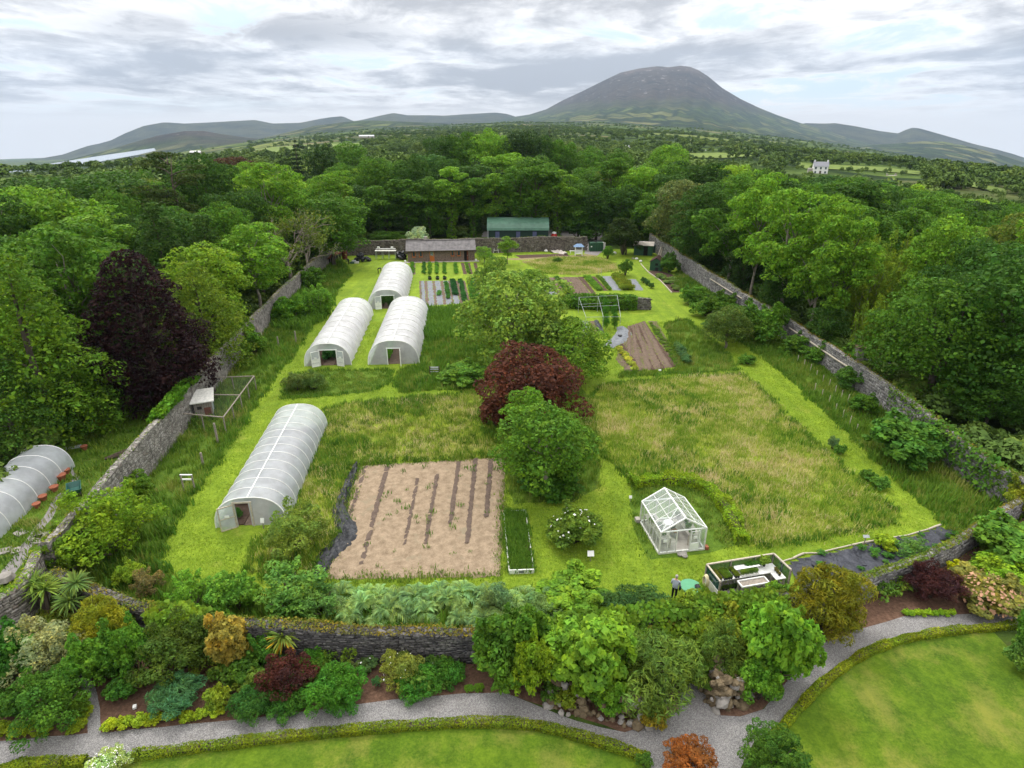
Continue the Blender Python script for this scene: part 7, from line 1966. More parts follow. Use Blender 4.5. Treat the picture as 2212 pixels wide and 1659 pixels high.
for r_, a in cands:
    if NT_ >= MAXT: break
    x, y = r_ * math.sin(a), r_ * math.cos(a)
    P_ = np.array([[x, y]])
    if inside(P_, gp)[0] or inside(P_, yard_)[0] or inside(P_, outl)[0] or inside(P_, front_y)[0] or inside(P_, willow_p)[0]: continue
    if any(inside(P_, [(q.x, q.y) for q in f])[0] for f in FIELDS): continue
    dmin = min(seg_d(x, y, gc[i], gc[(i + 1) % len(gc)]) for i in range(len(gc)))
    if dmin < 4.5: continue
    far_ = min(1, max(0, (r_ - 150) / 180))
    w = rng.uniform(8.5, 13.5) * (1 + .25 * far_)
    if any((x - ox) ** 2 + (y - oy) ** 2 < (orad + w * .36) ** 2 for ox, oy, orad in OCC): continue
    z = float(land_h(x, y))
    side = 'left' if a < R(-17) else ('right' if a > R(13) else 'back')
    h = rng.uniform(14, 20) if side == 'right' else rng.uniform(15, 20)
    if side == 'left': h = rng.uniform(13, 19)
    px_, py_ = pix((x, y, z + h))
    if px_ < -120 or px_ > 2330: continue
    # keep the far country in view: crowns stay below the skyline of the wood
    lim = np.interp(px_, *LIM)
    while py_ < lim and h > 6: h *= .95; px_, py_ = pix((x, y, z + h))
    kind = rng.choice(['broad', 'dense', 'ash', 'ivy', 'beech'], p=[.40, .24, .18, .10, .08] if side != 'back' else [.36, .34, .12, .18, 0])
    if side == 'back' and r_ > 190: kind = rng.choice(['broad', 'dense'])
    cn = rng.choice(['dark', 'mid', 'light', 'lime', 'olive', 'vdark', 'blue'], p=[.24, .33, .20, .05, .05, .07, .06])
    OCC.append((x, y, w * .36)); NT_ += 1
    dist = 'near' if r_ < 120 else ('far' if r_ > 210 else 'deep')
    kn = {'broad': 'spreading', 'dense': 'dense rounded', 'ash': 'airy', 'ivy': 'ivy clad', 'beech': 'layered'}[kind]
    if side == 'back': lb = f'{kn} {LBL[cn]} tree in the wood behind the back wall'
    else: lb = f'{kn} {LBL[cn]} tree in the wood beyond the {side} wall'
    if dist == 'far': lb = lb.replace('tree in', 'tree deep in')
    elif dist == 'near': lb = lb.replace('tree in', 'tree at the edge of')
    foliage('woodland_tree', lb, 'tree', str(kind), (x, y, z - .2), w, h, GREENS[cn], f'{side} wood: {kn} {LBL[cn]} trees' + (', ' + dist), rz=rng.uniform(0, 6.28))

# low growth on the wood floor and the wood beyond, which nobody would count
def rmat(name, stops):
    t = NT(name, 0.7, 0.15); oi = t.n.new('ShaderNodeObjectInfo'); g = t.n.new('ShaderNodeNewGeometry')
    f = t.math('ADD', t.math('MULTIPLY', oi.outputs['Random'], .7), t.math('MULTIPLY', g.outputs['Random Per Island'], .3))
    t.color(t.ramp(f, stops)); return t.m
FARM = rmat('far_leaves', [(0, (0.045, 0.082, 0.018)), (.35, (0.075, 0.135, 0.022)), (.7, (0.115, 0.185, 0.027)), (1, (0.16, 0.22, 0.035))])
def lowtree(seed, h, w, n, L, mat, mains=7, name='far_tree'):
    g = np.random.default_rng(seed); ms = []
    for d in fib(mains, g, .25):
        if d[2] < -.2: d[2] *= -.5
        ms.append([d[0] * w * .27, d[1] * w * .27, h * .5 + d[2] * h * .28, w * .26, w * .26, h * .24])
    ms.append([0, 0, h * .42, w * .36, w * .36, h * .40])
    P, N = lobe_points(sublobes(ms, 5, .45, g), n, g); V, F = leaf_quads(P, N, L, .75, g)
    return proto(name, mesh_np(name, V, F, (mat,)))
far_p = [lowtree(900 + s, 9, [9, 11, 8, 13][s], 700, 1.25, FARM) for s in range(4)]
mid_p = [lowtree(920 + s, 14, [11, 12, 10, 13][s], 2200, .85, FARM, 12, 'mid_tree') for s in range(4)]
under_p = [lowtree(940 + s, 2.6, [4, 5, 3.4][s], 800, .36, FARM, 6, 'undergrowth_clump') for s in range(3)]
def ok_far(P):
    m = np.ones(len(P), bool)
    for f in FIELDS: m &= ~inside(P, [(q.x, q.y) for q in f])
    return m
# the wood going on behind the trees built one by one
n = 5200; aa = rng.uniform(R(-46), R(46), n); rr = np.sqrt(rng.uniform(150 ** 2, 620 ** 2, n)); P = np.column_stack([rr * np.sin(aa), rr * np.cos(aa)])
keep = ok_far(P); dens = np.sin(P[:, 0] * .011 + 1) + np.sin(P[:, 1] * .013 + P[:, 0] * .006) + .5 * np.sin(P[:, 0] * .031)
keep &= (rr < 330) | (dens > -.25)
keep &= ~inside(P, gp) & ~inside(P, willow_p) & ~inside(P, yard_)
keep &= ~((aa < R(-20)) & (rr > 420))
P = P[keep]; rr = rr[keep]
cell = {}; sel = []
occg = {}
for ox, oy, orad in OCC: occg.setdefault((int(ox // 14), int(oy // 14)), []).append((ox, oy, orad))
for i in np.argsort(rr):
    x, y = P[i]; k = (int(x // 8.5), int(y // 8.5))
    if any((x - q[0]) ** 2 + (y - q[1]) ** 2 < 62 for dx in (-1, 0, 1) for dy in (-1, 0, 1) for q in cell.get((k[0] + dx, k[1] + dy), ())): continue
    k2 = (int(x // 14), int(y // 14))
    if any((x - q[0]) ** 2 + (y - q[1]) ** 2 < (q[2] + 3.5) ** 2 for dx in (-1, 0, 1) for dy in (-1, 0, 1) for q in occg.get((k2[0] + dx, k2[1] + dy), ())): continue
    if min(seg_d(x, y, gc[j], gc[(j + 1) % len(gc)]) for j in range(len(gc))) < 7: continue
    cell.setdefault(k, []).append((x, y)); sel.append(i)
P = P[sel]; Zl = land_h(P[:, 0], P[:, 1]); S = rng.uniform(.62, 1.12, len(P))
for i in range(len(P)):
    px_, py_ = pix((P[i, 0], P[i, 1], Zl[i] + 14 * S[i]))
    lim = np.interp(px_, *LIM)
    while py_ < lim and S[i] > .25: S[i] *= .93; px_, py_ = pix((P[i, 0], P[i, 1], Zl[i] + 14 * S[i]))
scatter('far_wood', np.column_stack([P, Zl - .3]), S, mid_p, seed=3)
# hedgerows and copses of the plain
n = 60000; aa = rng.uniform(R(-48), R(48), n); rr = np.exp(rng.uniform(math.log(330), math.log(3600), n)); P = np.column_stack([rr * np.sin(aa), rr * np.cos(aa)])
hx, hy = P[:, 0], P[:, 1]
u1 = hx * .80 + hy * .35 + 26 * np.sin(hy * .006); u2 = -hx * .30 + hy * .85 + 30 * np.sin(hx * .005)
hedge = (np.abs(((u1 / 120) % 1) - .5) < .045) | (np.abs(((u2 / 85) % 1) - .5) < .06)
cop = (np.sin(hx * .0042 + 2) + np.sin(hy * .0051 + hx * .003) + .7 * np.sin(hx * .013 + hy * .011)) > .75
keep = (hedge & (rng.random(n) < .62)) | (cop & (rng.random(n) < .4)); keep &= ok_far(P)
keep &= (rr > 520) | (rng.random(n) < .4)
keep &= ~((aa < R(-24)) & (rr < 1000) & (rng.random(n) < .8))
lakep = [(q.x, q.y) for q in lz]
e_lake = (aa < R(-22)) & (rr > 700)
keep &= ~e_lake | (rng.random(n) < .10)
keep &= ~inside(P, lakep)
P = P[keep]; rr = rr[keep]; Zl = land_h(P[:, 0], P[:, 1])
pq = [pix((x, y, z + 6.5)) for (x, y), z in zip(P, Zl)]; keep = np.ones(len(P), bool)
for f, pp in zip(FIELDS, FP):
    fr = min(math.hypot(q.x, q.y) for q in f); x0, x1 = min(q[0] for q in pp) - 8, max(q[0] for q in pp) + 8; yb = np.array([q[1] for q in pp]).max()
    for i, (a, b) in enumerate(pq):
        if rr[i] < fr + 15 and x0 < a < x1 and b < np.interp(a, *LIM) - 6: keep[i] = False
P = P[keep]; Zl = Zl[keep]
scatter('far_trees', np.column_stack([P, Zl - .4]), rng.uniform(.35, .85, len(P)), far_p, seed=4)
# undergrowth
n = 9000; aa = rng.uniform(R(-46), R(46), n); rr = np.sqrt(rng.uniform(45 ** 2, 210 ** 2, n)); P = np.column_stack([rr * np.sin(aa), rr * np.cos(aa)])
keep = ~inside(P, gp) & ~inside(P, yard_) & ~inside(P, outl) & ~inside(P, front_y)
P = P[keep]; dd = np.array([min(seg_d(x, y, gc[i], gc[(i + 1) % len(gc)]) for i in range(len(gc))) for x, y in P])
keep = (dd > 2.6) & (rng.random(len(P)) < np.where(dd < 14, .75, .25)); P = P[keep]
scatter('undergrowth', np.column_stack([P, np.zeros(len(P))]), rng.uniform(.5, 1.15, len(P)), under_p, seed=5)

# ================================================================== garden trees and shrubs, boxes as seen in the picture
def plant(kind, label, box, color, name='shrub', cat='shrub', group=None, hm=1.0, wm=1.0, variant=None):
    g, w, h = from_box(*box)
    if w > 1.7 and kind + '_large' in FOL: kind += '_large'
    return foliage(name, label, cat, kind, g, w * wm, h * hm, color, group, variant=variant, trunk_name='stem')
plant('bush', 'low rounded dark bush tree behind the right end of the back wall', (1222, 456, 1296, 526), (0.034, 0.078, 0.015), 'broadleaf_tree', 'tree')
plant('clipped', 'dark domed yew beside the gap in the back wall', (1302, 458, 1390, 556), (0.025, 0.042, 0.011), 'yew_tree', 'tree')
def gtree(kind, label, px, py, ty, wpx, color, **k): return tree(kind, label, px, py, ty, wpx, color, **k)
gtree('fruit', 'large spreading fruit tree in the middle of the garden', 1112, 792, 598, 200, (0.10, 0.15, 0.034))
gtree('fruit', 'fruit tree right of the red maple top, leaning over the sheeting', 1246, 825, 705, 128, (0.095, 0.165, 0.022))
gtree('fruit', 'grey green fruit tree between the big fruit tree and the red maple', 1180, 800, 690, 110, (0.08, 0.125, 0.035))
gtree('fruit', 'small fruit tree at the top of the orchard row', 1062, 650, 560, 60, (0.085, 0.14, 0.03))
gtree('fruit', 'light green fruit tree at the upper right of the big fruit tree', 1150, 655, 585, 75, (0.08, 0.14, 0.025))
gtree('ash', 'slender bright young tree in front of the back wall', 1096, 571, 512, 36, (0.11, 0.19, 0.025), name='young_tree')
gtree('fruit', 'small light tree right of the timber cabin', 1047, 568, 535, 34, (0.09, 0.16, 0.03), name='young_tree')
gtree('fruit', 'large dark red Japanese maple in the middle of the garden', 1146, 925, 760, 194, (0.066, 0.0225, 0.022), name='red_maple', variant=1)
gtree('fruit', 'big green tree in front of the red maple', 1182, 1062, 885, 182, (0.056, 0.112, 0.016))
gtree('ash', 'upright bright green shoots left above the big green tree', 1140, 1000, 838, 90, (0.07, 0.14, 0.018), name='young_tree')
plant('bush', 'low dark green bush at the foot of the green middle tree', (1120, 1010, 1260, 1085), (0.04, 0.095, 0.015))
plant('bush', 'dark red low branches of a maple bush left of the green middle tree', (1040, 855, 1100, 932), (0.06, 0.022, 0.018))
gtree('fruit', 'small leaning apple tree in the right border', 1572, 752, 668, 84, (0.070, 0.105, 0.030))
W_ = [
 ('smalleaf', 'big yellow green shrub at the lower end of the left wall', (146, 1055, 345, 1235), (0.095, 0.150, 0.014)),
 ('smalleaf', 'rounded olive green shrub right of the clear tunnel doorway', (582, 1088, 710, 1214), (0.100, 0.140, 0.035)),
 ('feathery', 'left of two fluffy grey green bushes below the white tunnels', (620, 806, 666, 850), (0.085, 0.12, 0.045)),
 ('feathery', 'right of two fluffy grey green bushes below the white tunnels', (656, 802, 700, 848), (0.08, 0.12, 0.04)),
 ('clipped', 'round clipped bush left of the yew in front of the gap', (1299, 526, 1326, 561), (0.065, 0.145, 0.020)),
 ('clipped', 'larger round clipped bush above the yellow crop', (1333, 555, 1366, 598), (0.060, 0.125, 0.022)),
 ('bush', 'shrub tree beside the small green shed at the right wall', (1424, 548, 1468, 592), (0.045, 0.095, 0.02)),
 ('bush', 'first of three round blue green bushes by the right path', (1383, 598, 1397, 612), (0.055, 0.11, 0.04)),
 ('bush', 'second of three round blue green bushes by the right path', (1391, 604, 1405, 617), (0.05, 0.105, 0.04)),
 ('bush', 'third and nearest of three round blue green bushes by the right path', (1399, 610, 1413, 624), (0.05, 0.105, 0.035)),
 ('smalleaf', 'low cone shaped bush on the lawn in front of the back wall', (1195, 556, 1214, 568), (0.05, 0.11, 0.02)),
 ('bush', 'currant bush at the top of the right border', (1465, 616, 1525, 660), (0.060, 0.125, 0.022)),
 ('bush', 'bright currant bush with a white label in the right border', (1490, 640, 1560, 690), (0.075, 0.145, 0.022)),
 ('bush', 'large spreading shrub against the right wall above the leaning tree', (1545, 650, 1640, 742), (0.055, 0.115, 0.02)),
 ('bush', 'shrub reaching over the right wall right of the leaning tree', (1600, 655, 1692, 748), (0.060, 0.125, 0.02)),
 ('bigleaf', 'large glossy laurel shrub against the right wall', (1868, 900, 2020, 1016), (0.045, 0.105, 0.020)),
 ('bush', 'dark green shrub in the right border beside the stakes', (1805, 795, 1880, 850), (0.045, 0.10, 0.02)),
 ('bush', 'light green upright shrub left of the glossy laurel', (1905, 835, 1950, 890), (0.075, 0.15, 0.02)),
 ('spiky', 'tall silvery thistle clump at the edge of the meadow', (1786, 942, 1808, 972), (0.085, 0.14, 0.08)),
 ('bush', 'dark leafy clump below the thistle beside the right path', (1800, 960, 1825, 985), (0.05, 0.11, 0.02)),
 ('bush', 'dark dock clump halfway down the meadow edge', (1855, 1015, 1890, 1042), (0.045, 0.10, 0.02)),
 ('bush', 'dark leafy clump low on the meadow edge near the corner', (1880, 1030, 1920, 1062), (0.05, 0.11, 0.022)),
 ('bush', 'leafy clump beside the path right of the leaning apple tree', (1595, 765, 1630, 790), (0.06, 0.125, 0.022)),
 ('bush', 'blue green bush left of the leaning apple tree', (1515, 690, 1545, 716), (0.06, 0.12, 0.04)),
 ('bush', 'bushy shrub under the far left wall', (640, 575, 700, 628), (0.06, 0.125, 0.02)),
 ('bush', 'rounded shrub in the left border below the wall bend', (562, 660, 622, 700), (0.045, 0.105, 0.02)),
 ('bush', 'bright shrub over the left wall top beyond the cage', (500, 690, 560, 760), (0.085, 0.155, 0.02)),
 ('bush', 'white flowering rose bush on the lawn beside the raised bed', (1182, 1098, 1302, 1200), (0.075, 0.115, 0.022)),
 ('bush', 'leafy weed clump behind the hurdle right of the tunnels', (955, 780, 1060, 838), (0.075, 0.145, 0.025)),
 ('bigleaf', 'yellow euphorbia bush in the membrane bed', (1890, 1158, 1932, 1192), (0.17, 0.22, 0.02)),
 ('sparse', 'wispy green shrub leaning over the membrane bed', (1930, 1165, 2010, 1225), (0.07, 0.14, 0.04)),
 ('bush', 'yellow leaved shrub hanging over the right wall corner', (2165, 1035, 2230, 1120), (0.14, 0.16, 0.022)),
 # the border inside the front wall
 ('sparse', 'upright young tree with bright leaves inside the front wall', (378, 1235, 470, 1345), (0.075, 0.160, 0.025)),
 ('bush', 'bright green bush behind the orange flowered shrub', (460, 1240, 562, 1345), (0.080, 0.165, 0.028)),
 ('sparse', 'twiggy sapling with pale stems inside the front wall', (560, 1222, 712, 1345), (0.07, 0.14, 0.035)),
 ('sparse', 'sprawling twiggy bush left of the silvery plants', (640, 1265, 740, 1350), (0.065, 0.13, 0.04)),
 ('bush', 'yellow green bush at the bottom corner of the left border', (250, 1215, 310, 1270), (0.11, 0.165, 0.02)),
 ('sparse', 'pinkish dry weed clump in the lower left border', (290, 1230, 360, 1300), (0.14, 0.11, 0.06)),
 ('bigleaf', 'yellow green leafy shrub right of the silvery plants', (1165, 1272, 1312, 1345), (0.095, 0.17, 0.022)),
 ('bush', 'second low green shrub behind the lime creeper', (1250, 1290, 1340, 1350), (0.07, 0.13, 0.02)),
 # the shrub border outside the front wall, from the left
 ('bigleaf', 'dark green leafy shrub at the left picture edge below the wall', (-30, 1358, 84, 1495), (0.035, 0.100, 0.018)),
 ('smalleaf', 'cream variegated shrub in the lower left corner', (34, 1342, 178, 1482), (0.215, 0.225, 0.150)),
 ('smalleaf', 'dark mid green shrub below the cream variegated shrub', (50, 1455, 200, 1598), (0.045, 0.105, 0.018)),
 ('bush', 'dark green leafy plant left of the side path at the bottom', (5, 1490, 70, 1560), (0.04, 0.10, 0.02)),
 ('feathery', 'golden maple with layered orange tinted leaves by the corner', (182, 1295, 280, 1420), (0.17, 0.175, 0.020)),
 ('bush', 'green shrub right of the narrow side path', (165, 1365, 272, 1495), (0.055, 0.12, 0.018)),
 ('bush', 'bright green shrub under the dark part of the front wall', (258, 1340, 345, 1478), (0.065, 0.145, 0.022)),
 ('smalleaf', 'large dark shrub with reddish tips left of the orange flowers', (318, 1338, 474, 1485), (0.050, 0.080, 0.017)),
 ('bigleaf', 'tall shrub covered in orange tan flower heads', (455, 1325, 556, 1465), (0.205, 0.150, 0.040)),
 ('smalleaf', 'round dark purple berberis in front of the spiky palm', (566, 1420, 677, 1525), (0.050, 0.016, 0.020)),
 ('mound', 'broad mound of dark green perennials right of the purple berberis', (668, 1445, 792, 1545), (0.040, 0.115, 0.018)),
 ('mound', 'mound of green perennials below the purple berberis, beside the path', (574, 1500, 680, 1556), (0.042, 0.115, 0.02)),
 ('mound', 'blue green perennial mound left below the purple berberis', (496, 1492, 588, 1562), (0.040, 0.105, 0.026)),
 ('spiky', 'blue green shrub on bark mulch', (328, 1472, 441, 1552), (0.045, 0.115, 0.065)),
 ('bush', 'mid green shrub beside the bark mulch with tiny white flowers', (236, 1464, 298, 1522), (0.050, 0.125, 0.024)),
 ('bush', 'yellow edged shrub left of the blue green perennials', (448, 1482, 502, 1544), (0.12, 0.16, 0.022)),
 ('bush', 'olive green shrub between orange flowers and purple berberis', (515, 1450, 580, 1510), (0.09, 0.125, 0.022)),
 ('bush', 'dark bush beside the spiky palm against the wall', (540, 1365, 605, 1450), (0.045, 0.11, 0.02)),
 ('spiky', 'upright green shrub under the wall right of the spiky palm', (650, 1403, 712, 1462), (0.055, 0.14, 0.02)),
 ('spiky', 'small silvery grey plant under the wall', (737, 1432, 766, 1458), (0.17, 0.20, 0.15)),
 ('bush', 'white rose at the foot of the wall left of the olive shrub', (768, 1418, 816, 1455), (0.085, 0.135, 0.06)),
 ('clipped', 'small round blue green bush on the mulch', (803, 1460, 825, 1487), (0.06, 0.14, 0.06)),
 ('smalleaf', 'olive shrub with pale flowers under the yellow wall climber', (820, 1408, 909, 1494), (0.13, 0.15, 0.04)),
 ('bush', 'white flowering shrub against the middle of the front wall', (912, 1398, 980, 1446), (0.10, 0.16, 0.05)),
 ('mound', 'dark perennial mound below the olive shrub', (858, 1446, 955, 1515), (0.038, 0.115, 0.02)),
 ('mound', 'dark perennial mound right of the olive shrub under the wall', (940, 1434, 1008, 1490), (0.040, 0.11, 0.02)),
 ('bush', 'tall rounded green shrub with tiny white flowers covering the wall', (1026, 1338, 1176, 1500), (0.060, 0.125, 0.020)),
 ('bush', 'yellow green shrub at the left end of the rockery by the path', (1106, 1392, 1194, 1525), (0.125, 0.185, 0.018)),
 ('bigleaf', 'lime green vine mass hanging over the wall and rockery', (1180, 1348, 1370, 1530), (0.105, 0.190, 0.024)),
 ('bigleaf', 'lower lime vine hanging down the rockery face', (1250, 1430, 1360, 1545), (0.095, 0.185, 0.022)),
 ('spiky', 'dark green conifer bush behind the lime vine', (1306, 1288, 1460, 1385), (0.030, 0.066, 0.022)),
 ('feathery', 'spreading grey green juniper above the grotto entrance', (1335, 1400, 1498, 1545), (0.080, 0.125, 0.030)),
 ('bush', 'orange tinted leafy shrub above the juniper', (1370, 1340, 1470, 1425), (0.13, 0.125, 0.024)),
 ('bush', 'large yellow green shrub behind the pen front', (1440, 1305, 1560, 1420), (0.105, 0.155, 0.022)),
 ('feathery', 'grey green juniper between the yellow shrub and the right vine', (1500, 1370, 1600, 1480), (0.085, 0.135, 0.032)),
 ('bush', 'yellow and orange flecked shrub over the grotto roof', (1490, 1330, 1620, 1440), (0.145, 0.165, 0.022)),
 ('bigleaf', 'lime vine on the right side of the rockery', (1596, 1325, 1738, 1510), (0.095, 0.185, 0.024)),
 ('bush', 'green shrub at the foot of the right rockery beside the path', (1590, 1430, 1680, 1535), (0.06, 0.135, 0.02)),
 ('bush', 'bright green bush on the wall top right of the pen', (1640, 1285, 1740, 1340), (0.085, 0.155, 0.02)),
 ('feathery', 'tall golden brown conifer bush against the front wall', (1712, 1228, 1842, 1390), (0.118, 0.112, 0.014)),
 ('spiky', 'round dark maroon berberis by the right end of the path', (1950, 1224, 2060, 1316), (0.034, 0.011, 0.017)),
 ('bigleaf', 'broad bronze pink hydrangea beside the maroon berberis', (2055, 1243, 2200, 1334), (0.13, 0.125, 0.040)),
 ('bush', 'small bright yellow bush behind the bronze hydrangea', (2046, 1213, 2092, 1252), (0.30, 0.32, 0.02)),
 ('bigleaf', 'large drooping rhododendron at the right edge below the wall', (2090, 1125, 2250, 1240), (0.070, 0.140, 0.024)),
 ('bush', 'lime green bush below the rhododendron at the right edge', (2105, 1215, 2240, 1295), (0.115, 0.185, 0.016)),
 ('bush', 'tall green shrub at the right picture edge beside the lawn', (2180, 1310, 2270, 1450), (0.055, 0.125, 0.022)),
 ('bush', 'grey green shrub at the right edge of the lawn', (2165, 1390, 2230, 1460), (0.075, 0.135, 0.035)),
 ('clipped', 'round rust orange conifer at the bottom of the picture', (1426, 1597, 1549, 1700), (0.135, 0.046, 0.017)),
 ('clipped', 'round dark green conifer right of the rust orange one', (1590, 1562, 1734, 1705), (0.038, 0.085, 0.016)),
 ('clipped', 'small dark bush at the bottom left of the rust orange conifer', (1372, 1626, 1408, 1668), (0.045, 0.095, 0.018)),
 ('dome', 'white flowered dome shrub at the bottom between two hedges', (190, 1626, 282, 1690), (0.20, 0.26, 0.13)),
]
for kind, lb, box, c in W_: plant(kind, lb, box, c, hm=1.25 if 1020 < box[0] < 1700 and 1270 < box[1] < 1420 else 1.0)
for kind, lb, box, c in [
 ('bigleaf', 'dark foliage hanging over the grotto way between the rockeries', (1440, 1385, 1560, 1490), (0.075, 0.13, 0.02)),
 ('bush', 'green bush between the lime vine and the front wall', (1200, 1330, 1320, 1420), (0.075, 0.135, 0.02)),
 ('bush', 'bushy green shrub against the wall right of the yellow shrub', (1540, 1300, 1650, 1400), (0.09, 0.155, 0.02)),
 ('smalleaf', 'yellow green shrub between the pen and the gold conifer', (1640, 1300, 1730, 1420), (0.105, 0.165, 0.02)),
 ('feathery', 'low juniper sprays in front of the right stone pillar', (1560, 1425, 1620, 1500), (0.075, 0.12, 0.03)),
 ('bush', 'dark green shrub between the golden maple and the dark shrub', (225, 1320, 300, 1400), (0.055, 0.12, 0.02)),
 ('bush', 'bushy green plant left of the round purple berberis', (500, 1420, 570, 1490), (0.06, 0.12, 0.02)),
 ('bush', 'green plant under the cream variegated shrub beside the side path', (150, 1500, 200, 1560), (0.07, 0.13, 0.02)),
 ('bush', 'low yellow green shrub in the rockery corner beside the path', (1190, 1480, 1250, 1540), (0.12, 0.15, 0.02)),
 ('bush', 'scrubby bush at the low end of the left wall beside the corner', (95, 1150, 205, 1262), (0.08, 0.135, 0.018)),
 ('bush', 'scrub against the left wall just above the big yellow green shrub', (262, 1020, 330, 1085), (0.075, 0.14, 0.02)),
 ('bush', 'leafy scrub against the left wall at its bend', (520, 715, 580, 775), (0.07, 0.14, 0.02)),
 ('bush', 'leafy scrub below the far left wall, lower one', (600, 640, 665, 700), (0.07, 0.15, 0.02)),
 ('willow', 'tall pale green scrub below the far left wall', (640, 610, 722, 690), (0.085, 0.17, 0.025)),
 ('bush', 'dark scrub at the foot of the right wall above the stakes', (1740, 735, 1815, 795), (0.05, 0.11, 0.018)),
 ('bush', 'green scrub at the foot of the right wall beside the rail end', (1690, 720, 1760, 770), (0.06, 0.12, 0.02)),
 ('bush', 'currant row bush under the right wall rail', (1535, 630, 1590, 672), (0.06, 0.12, 0.02)),
 ('bush', 'leafy bush in the right border among the stakes', (1835, 850, 1895, 900), (0.055, 0.12, 0.018)),
 ('bush', 'orange tinted low plant at the foot of the rockery', (1380, 1520, 1440, 1580), (0.15, 0.12, 0.02))]: plant(kind, lb, box, c)
# edging plants
for k, (x, y, w) in enumerate(((240, 1572, 32), (272, 1566, 34), (306, 1562, 36), (338, 1556, 34), (372, 1550, 30), (405, 1553, 30), (438, 1546, 32), (470, 1542, 34))):
    plant('bush', 'yellow green edging plant between the bark mulch and the gravel path', (x - w / 2, y - 17, x + w / 2, y + 12), (0.19, 0.23, 0.02), 'edging_plant', 'plant', 'yellow edging plants by the mulch')
for k, (x, y) in enumerate(((12, 1580), (40, 1582), (68, 1578), (95, 1582), (170, 1574), (185, 1545))):
    plant('bush', 'yellow green edging plant in the bottom left corner by the path', (x - 18, y - 18, x + 18, y + 12), (0.15, 0.20, 0.02), 'edging_plant', 'plant', 'yellow edging plants in the corner')
for k in range(9):
    plant('bigleaf', 'bright lime hosta in the row under the maroon berberis', (1955 + k * 12.5 - 7, 1316 + (k % 2) * 3, 1955 + k * 12.5 + 7, 1331 + (k % 2) * 2), (0.19, 0.29, 0.03), 'hosta', 'plant', 'lime hostas by the path')
for k, (x, y) in enumerate(((1013, 1492), (1036, 1490), (1078, 1483), (1090, 1488))):
    plant('mound', 'small fern on the dark soil left of the rockery', (x - 11, y - 12, x + 11, y + 6), (0.075, 0.15, 0.02), 'fern', 'plant', 'small ferns by the rockery')
# wall climbers
for lb, (x0, y0, x1, y1), c in (('pale climber with white flowers on the dark wall, left one', (733, 1384, 782, 1432), (0.12, 0.19, 0.035)), ('yellow green climber over the middle of the front wall', (818, 1368, 900, 1420), (0.17, 0.24, 0.022))):
    plant('sparse', lb, (x0, y0, x1, y1 + 8), c, 'climber', 'climber'); 
# flowers
def flowers(label, box, n, color_mat, s=.09, name='flowers'):
    g, w, h = from_box(*box); r_ = np.random.default_rng(int(box[0]))
    d = nrm(r_.normal(0, 1, (n, 3))); d[:, 2] = np.abs(d[:, 2]); P = d * np.array([w * .5, w * .5, h * .62]) * r_.uniform(.86, 1.04, (n, 1)) + np.array([g.x, g.y, h * .36])
    V, F = leaf_quads(P, d, s, .9, r_, out=1.5, wild=.3)
    return add(name, mesh_np(name, V, F, (color_mat,)), label=label, kind='stuff')
WF = plain('white_petals', (0.80, 0.79, 0.74), .7, .1, .06, 9)
flowers('white roses scattered over the rose bush', (1182, 1098, 1302, 1200), 46, WF, .16, 'rose_blossom')
flowers('white blossom on the shrub at the wall', (912, 1398, 980, 1446), 40, WF, .09, 'blossom')
flowers('white blossom on the rose at the wall foot', (768, 1418, 816, 1455), 18, WF, .10, 'blossom')
flowers('pale blossom on the olive shrub', (820, 1408, 909, 1494), 26, WF, .07, 'blossom')
flowers('white flowers on the corner dome shrub', (190, 1626, 282, 1690), 260, WF, .05, 'blossom')
PK = plain('bronze_heads', (0.40, 0.225, 0.135), .8, .1, .3, 3)
flowers('bronze pink flower heads on the hydrangea', (2055, 1243, 2200, 1334), 420, PK, .15, 'flower_heads')
# ivy on the left wall
def ivy_on(label, wall, t0, t1, n, color, spread=.35, top=.35, out=-1):
    Pw, Nw, Hw = wall[1], wall[2], wall[3]; r_ = np.random.default_rng(int(t0 * 1000)); m = len(Pw)
    ii = r_.uniform(t0 * m, t1 * m - 1.01, n); k = ii.astype(int); f = (ii - k)[:, None]
    PA = np.array([tuple(p) for p in Pw]); NA = np.array([tuple(p) for p in Nw]); HA = np.array(Hw)
    e = 1 - np.abs((ii / m - (t0 + t1) / 2) / ((t1 - t0) / 2)) ** 3
    z = r_.uniform(0, 1, n) ** .7
    topm = r_.random(n) < .35
    off = np.where(topm, r_.uniform(-.3, .8, n), -r_.uniform(.05, spread, n) * (.4 + e))
    P = PA[k] * (1 - f) + PA[np.minimum(k + 1, m - 1)] * f + NA[k] * off[:, None]
    P[:, 2] = np.where(topm, HA[k] + r_.uniform(0, top, n) * e, HA[k] * z)
    N = -NA[k] + np.array([0, 0, .5])
    V, F = leaf_quads(P, nrm(N), .24, .8, r_, wild=.7)
    o = add('ivy', mesh_np('ivy', V, F, (LEAF,))); o.color = (*color, 1)
    return tag(o, label, 'ivy')
tl0, tl1 = wall_t(W_L[1], 440, 870), wall_t(W_L[1], 350, 985)
ivy_on('thick bright green ivy covering the left wall beside the netted cage', W_L, tl0, tl1, 9000, (0.075, 0.16, 0.02), .75, .7)
ivy_on('creeper covering the top of the low wall in the vegetable garden', W_I, 0.0, .86, 5200, (0.05, 0.105, 0.016), .7, .6)
fa, fb = wall_t(W_F[1], 1045, 1434), wall_t(W_F[1], 1700, 1345)
ivy_on('leafy creeper over the front wall behind the lime vine and the juniper', W_F, fa, fb, 8000, (0.085, 0.150, 0.020), .7, .55)
ivy_on('yellow green creeper on the front wall left of the orange tan shrub', W_F, wall_t(W_F[1], 320, 1378), wall_t(W_F[1], 470, 1410), 1800, (0.095, 0.150, 0.020), .4, .4)
